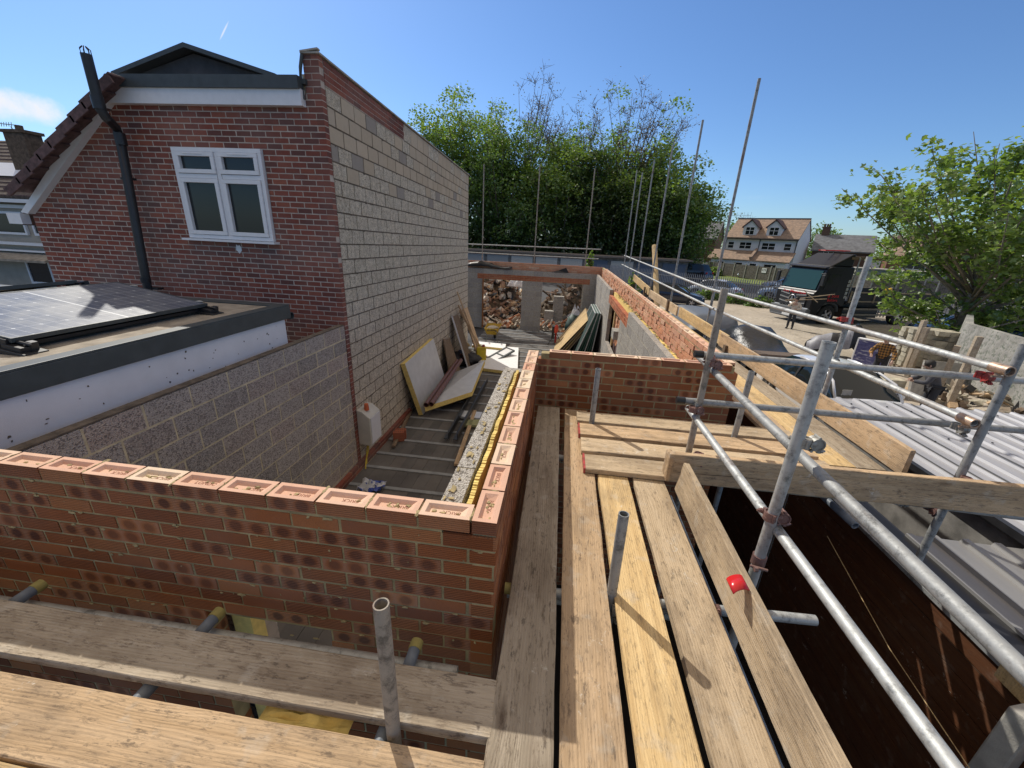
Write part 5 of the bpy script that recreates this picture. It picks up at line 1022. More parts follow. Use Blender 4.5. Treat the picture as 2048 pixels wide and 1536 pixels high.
def tree(name, loc, label, cat, group, seed, H=18, trunk=.3, crown=(0, 0, .62, .38), nlimb=26, ntwig=9, nleaf=60, sig=.75, lsz=.3, mat='leaf_a', bark='bark', bare=0., low=.16, five=False, twl=1.0, spread=1.0, budmat=None):
    rr = random.Random(seed); t = thing(name, loc, label, cat, group); W = MB(); L = LV(); LB = LV()
    cz, rz = crown[2]*H, crown[3]*H; rx = crown[0] or rz*.75*spread; ry = crown[1] or rx
    top = Vector((rr.uniform(-.4, .4), rr.uniform(-.4, .4), H*.72)); spine = [Vector((0, 0, -.2)), Vector((rr.uniform(-.2, .2), rr.uniform(-.2, .2), H*.22)), Vector((top.x*.6, top.y*.6, H*.48)), top]
    W.path(spine, [trunk, trunk*.8, trunk*.5, trunk*.15], 8)
    def sp(f):
        f *= 3; i = min(2, int(f)); return spine[i].lerp(spine[i+1], f-i)
    for i in range(nlimb):
        while True:
            x, y, z = rr.uniform(-1, 1), rr.uniform(-1, 1), rr.uniform(-1, 1); r_ = math.sqrt(x*x+y*y+z*z)
            if .5 < r_ < 1 and (z > -.1 or rr.random() < .45): break
        if z < -.2: k = .8
        end = Vector((x*rx, y*ry, cz+z*rz)); f = min(.97, max(low, (end.z/H-.18)*.9*rr.uniform(.6, 1))); b0 = sp(f); mid = b0.lerp(end, .5)+Vector((0, 0, -.04*H*rr.random()))+Vector((rr.uniform(-.4, .4), rr.uniform(-.4, .4), 0))
        R0 = trunk*(.40-.25*f); W.path([b0, mid, end], [R0, R0*.6, R0*.2], 6)
        isbare = bare and (end.z > cz+rz*(.25)) and rr.random() < bare
        if not isbare and not five:
            for k in range(nleaf*4):
                a_ = rr.uniform(0, 6.283); q_ = rr.random()**.5; L.leaf(end+Vector((math.cos(a_)*q_*1.9, math.sin(a_)*q_*1.9, rr.gauss(0, .35)+(1-q_*q_)*1.0)), lsz*rr.uniform(.6, 1.25), rr)
        for j in range(ntwig):
            g_ = rr.uniform(.35, 1.0); q0 = (b0.lerp(mid, g_*2) if g_ < .5 else mid.lerp(end, g_*2-1)); dr = Vector((rr.gauss(0, 1), rr.gauss(0, 1), rr.gauss(.35, .8))).normalized(); ln = rr.uniform(.5, 1.3)*twl*(1.35 if isbare else 1); q1 = q0+dr*ln+Vector((0, 0, .25 if isbare else 0))
            W.path([q0, q0.lerp(q1, .5)+Vector((0, 0, .06)), q1], [R0*.22, R0*.15, R0*.05], 4)
            if isbare:
                for k in range(7):
                    a_ = q0.lerp(q1, rr.uniform(.3, 1)); W.path([a_, a_+Vector((rr.gauss(0, .6), rr.gauss(0, .6), rr.uniform(.2, 1.0)))*twl], [.022, .012], 3)
                for k in range(int(nleaf*.45)): LB.leaf(q0.lerp(q1, rr.random())+Vector((rr.gauss(0, sig*.8), rr.gauss(0, sig*.8), rr.gauss(.2, sig*.8))), lsz*.6, rr)
                continue
            for k in range(nleaf):
                c = q0.lerp(q1, rr.uniform(.3, 1.1)); L.leaf(c+Vector((rr.gauss(0, sig), rr.gauss(0, sig), rr.gauss(0, sig*.55))), lsz*rr.uniform(.6, 1.25), rr, five=five)
    W.build('trunk', M[bark], smooth=True).parent = t; L.build('crown', M[mat], t)
    if LB.v: LB.build('budding_twigs', M[budmat or 'leaf_bud'], t)['kind'] = 'stuff'
    return t
GTR = 'tall trees beyond the garages'
tdefs = [(-19, 62, 17.5, 'leaf_a', 0, 'leftmost tree of the row, only its loose top showing above the flank wall'), (-14.5, 60, 20.5, 'leaf_b', 0, 'tall light green tree at the left of the row'), (-6.5, 64, 24.5, 'leaf_a', 1.0, 'tallest tree of the row with nearly bare budding top'),
  (-1.5, 58, 15.5, 'leaf_b', 0, 'broad yellow green tree in the middle front of the row'), (2.0, 62, 20.5, 'leaf_a', .7, 'thin topped tree between the two bare topped ones'), (7.0, 62, 22.5, 'leaf_a', .9, 'second bare topped tree at the right of the row'),
  (10.6, 58, 15.0, 'leaf_b', 0, 'rounded bright green tree right of the bare topped ones'), (14.0, 57, 11.0, 'leaf_a', 0, 'low drooping tree ending the row beside the houses'), (-8.5, 57, 16.0, 'leaf_a', 0, 'mid height tree left of the centre of the row'), (5.5, 58, 14.0, 'leaf_d', 0, 'darker tree low in the row behind the scaffold poles')]
for i, (x, y, h, mt, ba, lb) in enumerate(tdefs):
    tree('tree', (x, y, G0), lb, 'tree', GTR, 100+i, H=h*1.04, trunk=.36, nlimb=60, ntwig=9, nleaf=30, sig=.62, lsz=.30, mat=mt, bare=ba, crown=(0, 0, .56, .44), spread=1.12 if h > 16 else 1.3, low=.1)
# dark shrubs under the trees
def shrub(loc, rx, rz, seed, label, mat='leaf_d', n=2600, lsz=.28, group='dark shrubs under the tall trees', ry=None, name='shrub'):
    rr = random.Random(seed); t = thing(name, loc, label, 'shrub', group); L = LV(); W = MB(); ry = ry or rx
    for k in range(n):
        a = rr.uniform(0, 6.283); e = math.acos(rr.uniform(-.1, 1)); r_ = rr.uniform(.55, 1)**.5*(1+.35*noise.noise(Vector((math.cos(a)*2+seed, math.sin(a)*2, e*2)))); L.leaf(Vector((math.cos(a)*math.sin(e)*rx*r_, math.sin(a)*math.sin(e)*ry*r_, max(.02, math.cos(e)*rz*r_))), lsz*rr.uniform(.6, 1.3), rr)
    for k in range(7): a = rr.uniform(0, 6.28); W.path([(0, 0, 0), (math.cos(a)*rx*.3, math.sin(a)*ry*.3, rz*.5), (math.cos(a)*rx*.5, math.sin(a)*ry*.5, rz*.85)], [.05, .03, .01], 5)
    L.build('foliage', M[mat], t); W.build('stems', M['bark'], t); return t
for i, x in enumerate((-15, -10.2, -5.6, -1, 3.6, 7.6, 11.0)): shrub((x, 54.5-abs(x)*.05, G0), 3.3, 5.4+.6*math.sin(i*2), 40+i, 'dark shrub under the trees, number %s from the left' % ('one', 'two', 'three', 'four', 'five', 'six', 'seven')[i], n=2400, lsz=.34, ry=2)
# near tree on the right
tree('tree', (18.6, 21.3, G0), 'large leafy maple with forked trunks overhanging the yard at the right edge', 'tree', None, 7, H=9.2, trunk=.2, crown=(7.7, 5.6, .60, .45), nlimb=50, ntwig=10, nleaf=30, sig=.25, lsz=.21, mat='leaf_b', bark='bark_pale', five=True, twl=.8, low=.12)
tree('tree', (22.6, 20.4, G0), 'second dense leafy tree behind the concrete wall at the right edge', 'tree', None, 17, H=8.3, trunk=.17, crown=(4.6, 4.2, .56, .46), nlimb=28, ntwig=9, nleaf=38, sig=.30, lsz=.21, mat='leaf_a', bark='bark_pale', five=True, twl=.8, low=.12)
# creeper on far scaffold pole
shrub(P(1180, 522, 'y', 19.2)-Vector((0, 0, .6)), .16, 1.0, 5, 'creeper climbing the right thin upright beyond the far wall', 'leaf_b', 260, .13, None, name='creeper')
shrub(P(1270, 555, 'x', 3.2)-Vector((0, 0, .8)), .35, 1.0, 6, 'weedy sapling beside the far end of the long wall', 'leaf_b', 260, .12, None, name='sapling')
# ================================================================ garages
gr = thing('garage_row', (-2, 46, G0), 'row of low flat roofed garages with white and blue doors before the trees', 'garages')
mb = MB(); mb.box((0, 1.6, 1.25), (30, 3, 2.5)); mb.build('wall', M['concrete_dark']).parent = gr; mb = MB(); mb.box((0, 1.4, 2.56), (30.6, 3.8, .16)); mb.build('roof', simple('garage_roof', (.16, .14, .125), .95)).parent = gr
M['door_blue'] = simple('door_blue', (.10, .13, .18), .5, bump=0); M['door_white'] = simple('door_pale_blue', (.56, .52, .46), .5, bump=0); M['door_grey'] = simple('door_grey', (.34, .34, .33), .5, bump=0)
for i in range(11):
    mb = MB(); mb.box((-13.4+2.7*i, .05, 1.12), (2.35, .1, 2.1)); o = mb.build('garage_door', M[('door_white', 'door_white', 'door_grey', 'door_grey', 'door_white', 'door_white', 'door_white', 'door_blue', 'door_white', 'door_blue', 'door_blue')[i]]); o.parent = gr
    mb = MB(); 
    for k in range(7): mb.box((-13.4+2.7*i, -.015, .25+.3*k), (2.3, .02, .03))
    q_ = mb.build('ribs', o.data.materials[0]); q_.parent = o
# ================================================================ palisade fence
pf = thing('palisade_fence', (11, 37, G0), 'grey steel palisade fence behind the parked dark car and truck', 'fence'); mb = MB(); rl = MB()
pts = [Vector((3.5, 44.5, 0)), Vector((15.2, 32.6, 0)), Vector((38, 25.5, 0))]
for a, b in zip(pts, pts[1:]):
    L_ = (b-a).length; d = (b-a).normalized(); n_ = int(L_/.17); R_ = Matrix.Rotation(math.atan2(d.y, d.x), 3, 'Z')
    for k in range(n_):
        p = a+d*(k*.17)-Vector((11, 37, 0)); mb.box((p.x, p.y, .92), (.068, .014, 1.72), R_); mb.prism([p+d*-.034+Vector((0, 0, 1.78)), p+d*.034+Vector((0, 0, 1.78)), p+Vector((0, 0, 1.9))], R_ @ Vector((0, .014, 0)))
    for z in (.35, 1.5): m_ = (a+b)/2-Vector((11, 37, 0)); rl.box((m_.x, m_.y, z), (L_, .04, .05), R_)
mb.build('pales', simple('palisade_steel', (.20, .22, .26), .5, .3)).parent = pf; rl.build('rails', M['galv_dark']).parent = pf
for i, (x, y) in enumerate(((10.2, 37.2), (12.0, 35.4), (13.6, 33.8), (15.0, 32.6))): shrub((x, y, G0), 1.1, .75, 60+i, 'low weeds at the foot of the palisade fence, %s clump from the left' % ('first', 'second', 'third', 'fourth')[i], 'leaf_a', 700, .16, 'weeds along the palisade fence', ry=.5, name='weeds')
# ================================================================ houses
M['white_wall'] = simple('house_white', (.66, .68, .73), .9, var=.04, sc=2, bump=.1); M['tiles_orange'] = simple('tiles_orange', (.27, .185, .13), .9, var=.35, sc=3, bump=.5, bs=8, bd=.05, c2=(.18, .135, .105)); M['slate'] = simple('slate', (.15, .155, .165), .8, var=.25, sc=2, bump=.3, bs=8); M['redbrick_far'] = simple('far_brick', (.19, .085, .06), .95, var=.2, sc=10); M['brick_dark_far'] = simple('far_brick_dark', (.12, .075, .055), .95, var=.2, sc=10)
def hframe(loc, dirx):
    d = Vector((dirx[0], dirx[1], 0)).normalized(); return math.atan2(d.y, d.x)
def win(par, x, y, z, w_, h_, cols_=2, rows_=1, fr='upvc'):
    """window on a wall facing -Y at y"""
    mb = MB(); rectframe(mb, x-w_/2, x+w_/2, z-h_/2, z+h_/2, .07, y-.03, .08)
    for k in range(1, cols_): mb.box((x-w_/2+w_*k/cols_, y-.03, z), (.07, .076, h_-.14))
    for k in range(1, rows_): mb.box((x, y-.028, z-h_/2+h_*k/rows_), (w_-.14, .07, .06))
    o = mb.build('window', M[fr]); o.parent = par; mb = MB(); mb.box((x, y-.015, z), (w_-.1, .03, h_-.1)); p_ = mb.build('pane', M['glass']); p_.parent = o; return o
# white semi-detached pair: local origin at left front ground corner, X along the front
Lh = thing('house', (24.8, 70.4, G0), 'white pair of semi-detached houses with orange tiled roof and two gabled dormers', 'house'); Lh.rotation_euler = (0, 0, math.atan2(-.6, .8)); W_, D_, E_, Rg = 9.6, 8.4, 5.6, 8.25
mb = MB(); mb.prism([(0, 0, 0), (0, D_, 0), (0, D_, E_), (0, D_/2, Rg), (0, 0, E_)][::-1], (W_, 0, 0)); mb.build('wall', M['white_wall']).parent = Lh
mb = MB(); 
for s_ in (0, 1):
    y0, y1 = (-.35, D_/2) if not s_ else (D_+.35, D_/2); mb.prism([(-.1, y0, E_-.2), (-.1, y1, Rg+.02), (-.1, y1, Rg+.2), (-.1, y0, E_-.02)], (W_+.2, 0, 0))
rf = mb.build('roof', M['tiles_orange']); rf.parent = Lh
mb = MB(); mb.box((W_/2, D_/2, Rg+.24), (W_+.2, .25, .12)); mb.build('ridge', M['tile']).parent = Lh
mb = MB(); mb.box((W_/2, -.42, E_-.22), (W_+.2, .12, .12)); mb.box((W_/2, -.03, E_/2+1.5), (.09, .09, 2.4)); mb.box((.1, -.06, 4.3), (.09, .09, 2.2)); mb.box((W_-.1, -.06, 4.3), (.09, .09, 2.2)); mb.build('gutters', M['black']).parent = Lh
for k, x in enumerate((3.05, 6.25)):
    dmr = MB(); zb_, w2 = 5.75, 1.9; dmr.prism([(x-w2/2, .25, zb_), (x+w2/2, .25, zb_), (x+w2/2, .25, zb_+1.35), (x, .25, zb_+2.2), (x-w2/2, .25, zb_+1.35)], (0, 3.3, 0)); dd = dmr.build('dormer', M['white_wall']); dd.parent = Lh
    m1 = MB()
    for s_ in (-1, 1): m1.prism([(x+s_*(w2/2+.2), .05, zb_+1.18), (x, .05, zb_+2.28), (x, .05, zb_+2.45), (x+s_*(w2/2+.2), .05, zb_+1.34)][::s_], (0, 3.6, 0))
    q_ = m1.build('dormer_roof', M['tile']); q_.parent = dd
    m1 = MB(); rectframe(m1, x-.62, x+.62, zb_+.2, zb_+1.35, .07, .2, .08); m1.box((x, .2, zb_+.78), (.07, .07, 1.0)); m1.box((x, .2, zb_+.85), (1.1, .066, .06)); q_ = m1.build('window_frame', M['upvc']); q_.parent = dd; m1 = MB(); m1.box((x, .22, zb_+.78), (1.14, .03, 1.05)); q_ = m1.build('pane', M['glass']); q_.parent = dd
for x, w2, z in ((.9, .9, 4.45), (2.95, 1.7, 4.45), (6.05, 1.8, 4.45), (8.5, .95, 4.45)): win(Lh, x, 0, z, w2, 1.0, 2 if w2 > 1.2 else 1, 2)
mb = MB(); mb.prism([(-1.4, -2.6, 2.45), (-1.4, 0, 3.75), (-1.4, 0, 3.6), (-1.4, -2.6, 2.3)], (W_+1.5, 0, 0)); mb.box((W_/2-.1, -1.3, 3.3), (.35, 2.7, .5), Matrix.Rotation(.46, 3, 'X')); mb.build('lower_roof', M['tiles_orange']).parent = Lh
mb = MB(); mb.box((W_/2-.6, -1.2, 1.2), (W_+.4, 2.4, 2.4)); mb.build('lower_wall', M['white_wall']).parent = Lh
for x, w2 in ((.7, 1.0), (3.2, 1.2), (5.2, 1.0), (7.4, 1.6)): win(Lh, x, -2.4, 1.5, w2, 1.1, 1, 1)
mb = MB(); 
for k in range(9): mb.box((-2.4+k*.5, D_/2, Rg+.9), (.025, .025, .5))
mb.tube((-2.6, D_/2, Rg+.66), (1.6, D_/2, Rg+.66), .02, 5); mb.tube((1.2, D_/2, Rg), (1.2, D_/2, Rg+.9), .02, 5); mb.build('aerial', M['galv_dark']).parent = Lh
def house2(loc, rz, W_, D_, E_, Rg, wall, roof, label, wins=(), hip=False, chim=(), group=None):
    t = thing('house', loc, label, 'house', group, rz); mb = MB(); mb.prism([(0, 0, 0), (0, D_, 0), (0, D_, E_), (0, D_/2, Rg if not hip else E_), (0, 0, E_)][::-1], (W_, 0, 0)); mb.build('wall', M[wall]).parent = t
    mb = MB()
    if hip:
        a, b, c, d = (-.4, -.4, E_), (W_+.4, -.4, E_), (W_+.4, D_+.4, E_), (-.4, D_+.4, E_); e, f = (D_*.4, D_/2, Rg), (W_-D_*.4, D_/2, Rg); k = 0
        for fc in ((a, b, f, e), (c, d, e, f)): mb.quad(*fc)
        mb.poly([b, c, f]); mb.poly([d, a, e]); mb.quad(d, c, b, a)
    else:
        for s_ in (0, 1): y0, y1 = (-.35, D_/2) if not s_ else (D_+.35, D_/2); mb.prism([(-.2, y0, E_-.2), (-.2, y1, Rg+.02), (-.2, y1, Rg+.2), (-.2, y0, E_-.02)], (W_+.4, 0, 0))
    r_ = mb.build('roof', M[roof]); r_.parent = t
    for x in chim:
        mb = MB(); mb.box((x, D_/2, Rg+.3), (1.0, .6, 1.8)); mb.box((x, D_/2, Rg+1.2), (1.15, .75, .12)); 
        for s_ in (-.3, 0, .3): mb.tube((x+s_, D_/2, Rg+1.25), (x+s_, D_/2, Rg+1.7), .12, 8)
        q_ = mb.build('chimney', M['brick_dark_far']); q_.parent = r_
    for w_ in wins: win(t, *w_)
    return t
house2((16.6, 76, G0), -.45, 8.2, 8, 5.3, 7.9, 'brick_dark_far', 'slate', 'dark brick house with grey slate roof half hidden by the row of trees', [(6.3, 0, 4.3, 1.2, 1.3, 2, 2), (6.2, 0, 1.5, 1.5, 1.2, 2, 1)])
house2((37.0, 69, G0), -.5, 7, 7, 4.3, 6.4, 'brick_dark_far', 'slate', 'old house with grey slate roof and chimney right of the white pair', [(2, 0, 3.6, 1.2, 1.1, 2, 1)], chim=(1.0,))
house2((41.5, 60, G0), -.5, 6.5, 6, 4.0, 6.0, 'redbrick_far', 'tiles_orange', 'red brick house with hipped red tiled roof and wide white window', [(3.2, 0, 3.1, 3.2, 1.3, 3, 1)], hip=True)
house2((46.0, 66, G0), -.5, 12, 8, 4.2, 6.6, 'brick_dark_far', 'tile', 'long brown roofed house with a cluster of chimney pots behind the near tree', [(3, 0, 3.6, 1.5, 1.1, 2, 1)], chim=(5.0,))
house2((57, 58, G0), -.5, 13, 8, 4.4, 6.8, 'white_wall', 'tiles_orange', 'pale house glimpsed through the right hand tree', [(3, 0, 3.6, 1.5, 1.1, 2, 1), (8, 0, 3.6, 1.5, 1.1, 2, 1)])
mb = MB(); mb.box((0, 0, 1.2), (9, 3, 2.4)); mb.box((0, 0, 2.45), (9.4, 3.4, .12)); o = mb.build('shed', M['concrete']); o.location = (39, 53, G0); o.rotation_euler = (0, 0, -.5); tag(o, 'long low flat roofed shed with pale edge behind the truck bed', 'shed')
for i, (x, y, h, s_) in enumerate(((34, 92, 10.5, 3), (46, 84, 8, 4), (56, 80, 9, 5), (24, 96, 9.2, 6), (66, 60, 8, 8))): tree('tree', (x, y, G0), ('thin half bare tree rising behind the white houses', 'pale green tree behind the slate roofed house', 'green tree behind the long brown roof', 'dark tree peeping over the dark brick house', 'tree beyond the pale house at the right')[i], 'tree', 'trees behind the houses', 300+i, H=h, trunk=.2, nlimb=18, ntwig=7, nleaf=14, sig=.6, lsz=.4, mat='leaf_a', bare=.8 if i == 0 else 0)
for i, (x, y, rx, rz, mt) in enumerate(((31.5, 57.5, 1.5, 1.9, 'leaf_b'), (37, 50, 2.8, 2.6, 'leaf_a'), (34, 52.5, 1.6, 1.9, 'leaf_b'), (42, 47, 2.4, 2.3, 'leaf_d'), (22.5, 66, 1.4, 1.2, 'leaf_b'))): shrub((x, y, G0), rx, rz, 80+i, ('bright green shrub in the white houses garden', 'big olive shrub behind the truck', 'yellow green shrub beside the big olive one', 'dark shrub behind the truck bed', 'grassy bush by the left end of the garden fence')[i], mt, 1300, .26, 'garden shrubs before the houses')
# wooden garden fence with signs
gf = thing('garden_fence', (26, 62, G0), 'weathered grey wooden garden fence in front of the white houses', 'fence'); mb = MB(); ps = MB(); pts = [Vector((16.5, 74, 0)), Vector((23.0, 68.2, 0)), Vector((27.6, 58.6, 0)), Vector((32.8, 48.5, 0)), Vector((40, 42, 0))]
for a, b in zip(pts, pts[1:]):
    L_ = (b-a).length; d = (b-a).normalized(); R_ = Matrix.Rotation(math.atan2(d.y, d.x), 3, 'Z'); n_ = int(L_/.16)
    for k in range(n_): p = a+d*(k*.16+.08)-Vector((26, 62, 0)); mb.box((p.x, p.y, .95), (.15, .03, 1.75), R_)
    for k in range(int(L_/2)+1): p = a+d*(k*2)-Vector((26, 62, 0)); ps.box((p.x, p.y, 1.0), (.12, .12, 2.0), R_)
mb.build('boards', simple('fence_grey', (.16, .14, .12), .95, var=.3, sc=5)).parent = gf; ps.build('posts', M['concrete']).parent = gf
for i, f_ in enumerate(((pts[0].lerp(pts[1], .85)), pts[1].lerp(pts[2], .85))):
    mb = MB(); a_, b_ = (pts[0], pts[1]) if i == 0 else (pts[1], pts[2]); d = (b_-a_).normalized(); R_ = Matrix.Rotation(math.atan2(d.y, d.x), 3, 'Z'); n2 = R_ @ Vector((0, -.05, 0)); mb.box((0, 0, 0), (.7, .02, .6), R_); o = mb.build('sign', M['paperwhite']); o.location = (f_.x+n2.x, f_.y+n2.y, G0+1.35); tag(o, 'small white notice on the wooden garden fence, %s one' % ('left', 'right')[i], 'sign', 'notices on the garden fence')
    mb = MB()
    for k in range(3): q_ = R_ @ Vector((-.2+.2*k, -.013, .05)); mb.box(q_, (.08, .006, .3), R_)
    q_ = mb.build('printed_figures', M['black']); q_.parent = o
# ================================================================ vehicles
def paint(name, c, rough=.25, metal=.2):
    g = G(name); g.col(c).r(rough); g.metal(metal); g.b.inputs['Coat Weight'].default_value = .6; g.b.inputs['Coat Roughness'].default_value = .06; return g.m
M['alloy'] = simple('alloy', (.5, .5, .52), .3, .8, bump=0); M['lamp'] = glassmat('lamp_glass', (.55, .58, .6), .1); M['lamp_red'] = glassmat('lamp_red', (.4, .02, .02), .1); M['plate_w'] = simple('plate_white', (.75, .75, .72), .5, bump=0); M['plate_y'] = simple('plate_yellow', (.7, .55, .08), .5, bump=0)
def wheel(par, x, y, r, w_, side):
    t = MB(); t.lathe((x, y, r), [(r*.62, -w_/2), (r*.93, -w_/2), (r, -w_*.35), (r, w_*.35), (r*.93, w_/2), (r*.62, w_/2), (r*.62, -w_/2)], 24, axis='Y'); o = t.build('wheel', M['rubber'], smooth=False); smooth_by_angle(o, 35); o.parent = par
    m = MB(); m.lathe((x, y, r), [(r*.62, side*w_*.5), (r*.58, side*w_*.35), (r*.56, 0)], 24, axis='Y'); m.lathe((x, y, r), [(0, side*w_*.36), (r*.16, side*w_*.34), (r*.16, side*w_*.1)], 12, axis='Y')
    for k in range(5):
        a = 2*math.pi*k/5; R_ = Matrix.Rotation(-a, 3, 'Y'); c = R_ @ Vector((r*.34, 0, 0)); m.box((x+c.x, y+side*w_*.28, r+c.z), (r*.5, .03, r*.17), R_)
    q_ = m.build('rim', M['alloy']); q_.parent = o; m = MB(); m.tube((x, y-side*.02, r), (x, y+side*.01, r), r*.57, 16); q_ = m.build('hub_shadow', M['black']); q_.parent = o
def car(loc, rz, c, label, L=4.2, W=1.74, H=1.46, group=None, est=False, met=.2):
    t = thing('parked_car', loc, label, 'car', group, rz); h = L/2; k = H/1.46; b = MB(); gs = MB()
    st = [(-h, .32, .62, .62, .80), (-h+.05, .2, .80, .82, .86), (-h+.35 if est else -h+.5, .2, .92*k, .95*k, .86), (-h+.75 if est else -h+1.15, .2, .95*k, H-.06, .70), (-h+1.6, .19, .94*k, H, .69), (-.1, .19, .92*k, H, .70), (.35, .19, .91*k, H-.05, .70), (h-1.05, .2, .88*k, .93*k, .84), (h-.35, .2, .76*k, .79*k, .84), (h-.08, .22, .62, .66, .78), (h, .32, .5, .52, .68)]
    n = len(st); P_ = []
    for x, zs, zb, zt, wf_ in st:
        w2 = W/2; P_.append([(x, w2*.86, zs), (x, w2*.98 if abs(x) < h-.06 else w2*.9, .42), (x, w2*(.99 if abs(x) < h-.1 else .88), zb-.1), (x, w2*(.95 if abs(x) < h-.1 else .85), zb), (x, w2*(wf_ if zt-zb > .1 else .9), zt-.03 if zt-zb > .1 else zt-.01), (x, w2*.45, zt+.01), (x, 0, zt+.02)])
    for s_ in (1, -1):
        for i in range(n-1):
            for j in range(6):
                q_ = [P_[i][j], P_[i+1][j], P_[i+1][j+1], P_[i][j+1]]; q_ = [(x, y*s_, z) for x, y, z in q_]; q_ = q_ if s_ < 0 else q_[::-1]
                glass = (j == 3 and 2 <= i <= 6 and (st[i][3]-st[i][2] > .1 or st[i+1][3]-st[i+1][2] > .1)) or (j >= 4 and i in (2, 6))
                (gs if glass else b).quad(*q_)
        b.quad(*[(x, y*s_, z) for x, y, z in (P_[0][0], P_[0][3], P_[0][6], (P_[0][0][0], 0, .32))][::s_]); b.quad(*[(x, y*s_, z) for x, y, z in (P_[-1][0], (P_[-1][0][0], 0, .32), P_[-1][6], P_[-1][3])][::s_])
    for i in range(n-1): b.quad(P_[i][0], P_[i+1][0], (P_[i+1][0][0], -P_[i+1][0][1], P_[i+1][0][2]), (P_[i][0][0], -P_[i][0][1], P_[i][0][2]))
    def weld(mb):
        d = {}; nv = []; mp = []
        for v in mb.v:
            key = (round(v[0], 4), round(v[1], 4), round(v[2], 4))
            if key not in d: d[key] = len(nv); nv.append(v)
            mp.append(d[key])
        mb.v = nv; mb.f = [tuple(dict.fromkeys(mp[i] for i in f)) for f in mb.f]; keep = [i for i, f in enumerate(mb.f) if len(f) > 2]; mb.f = [mb.f[i] for i in keep]; mb.m = [mb.m[i] for i in keep]; mb.uv = [None]*len(keep); mb.t = [(0, 0, 0)]*len(keep); return mb
    m = paint('paint_'+label[:12], c, metal=met); o = weld(b).build('body', m); smooth_by_angle(o, 28); o.parent = t; o = weld(gs).build('windows', M['glass_green']); smooth_by_angle(o, 28); o.parent = t
    wx = h-.82
    for s_ in (1, -1):
        for x in (wx, -wx+.05): 
            a = MB(); a.tube((x, s_*(W/2*.90), .33), (x, s_*(W/2*.985), .33), .375, 24); q_ = a.build('wheel_arch', M['black']); q_.parent = t; wheel(t, x, s_*(W/2-.075), .315, .2, s_)
        a = MB(); a.box((h-.17, s_*(W*.36), .62*k), (.14, .30, .14), Matrix.Rotation(s_*.35, 3, 'Z')); q_ = a.build('headlight', M['lamp'], bevel=.02); q_.parent = t
        a = MB(); a.box((-h+.06, s_*(W*.38), .78*k), (.10, .24, .2)); q_ = a.build('tail_light', M['lamp_red'], bevel=.02); q_.parent = t
        a = MB(); a.box((h-1.35, s_*(W/2+.06), .98*k), (.1, .18, .12)); q_ = a.build('mirror', m, bevel=.02); q_.parent = t
        a = MB(); a.box((-.35, s_*(W/2*.86), 1.14*k), (.07, .02, .42), Matrix.Rotation(s_*.32, 3, 'X')); q_ = a.build('pillar', M['black']); q_.parent = t
        a = MB(); a.path([(h-1.02, s_*W/2*.85, .93*k), (.85, s_*W/2*.80, (.93*k+H)/2+.06), (.33, s_*W/2*.70, H-.05), (-.4, s_*W/2*.70, H-.02), (-h+1.5, s_*W/2*.69, H-.04)], .032, 6); q_ = a.build('roof_pillar', m, smooth=True); q_.parent = t
    a = MB(); a.box((h-.01, 0, .40), (.05, .52, .11)); q_ = a.build('number_plate', M['plate_w']); q_.parent = t; a = MB(); a.box((-h+.0, 0, .55), (.05, .52, .11)); q_ = a.build('number_plate', M['plate_y']); q_.parent = t
    a = MB(); a.box((h-.02, 0, .53), (.05, .8, .1)); a.box((h-.03, 0, .27), (.06, 1.1, .12)); q_ = a.build('grille', M['black']); q_.parent = t
    return t
CY = 'cars parked behind the palisade fence'
wc = car((7.22, 10.75, G0), -math.pi/2+.06, (.72, .73, .75), 'white hatchback parked just beyond the metal roof, a green parking slip behind its windscreen', L=4.3, W=1.78, H=1.48)
mb = MB(); mb.box((1.15, .3, .93), (.12, .42, .01)); o = mb.build('dashboard_slip', simple('slip_green', (.03, .42, .26), .5)); o.parent = wc
mb = MB(); mb.box((1.02, -.45, 1.05), (.01, .22, .16)); o = mb.build('permit', M['concrete']); o.parent = wc
dc = car((8.0, 31.2, G0), -.30, (.012, .018, .035), 'dark blue saloon with bright alloy wheel in front of the palisade fence', L=4.6)
car((13.2, 37.6, G0), 2.4, (.75, .76, .78), 'white car right behind the palisade fence, striped by its pales', group=CY)
car((19.6, 38.5, G0), 2.75, (.33, .42, .55), 'pale blue silver car beside the truck behind the palisade fence', group=CY, L=4.4)
car((23.5, 46.5, G0), 2.9, (.30, .36, .45), 'dark windowed silver saloon further back behind the fence', group=CY, L=4.5)
car((27.0, 64.5, G0), 3.9, (.60, .66, .76), 'pale silver hatchback on the grass before the garden fence', group=CY, L=3.9)
car((11.5, 50.5, G0), 2.3, (.012, .012, .016), 'black car in the shade under the trees behind the fence', group=CY, H=1.6, est=True)
car((15.5, 53, G0), 2.3, (.02, .02, .022), 'tall black van like car under the lowest tree', group=CY, H=2.1, L=4.8, est=True)
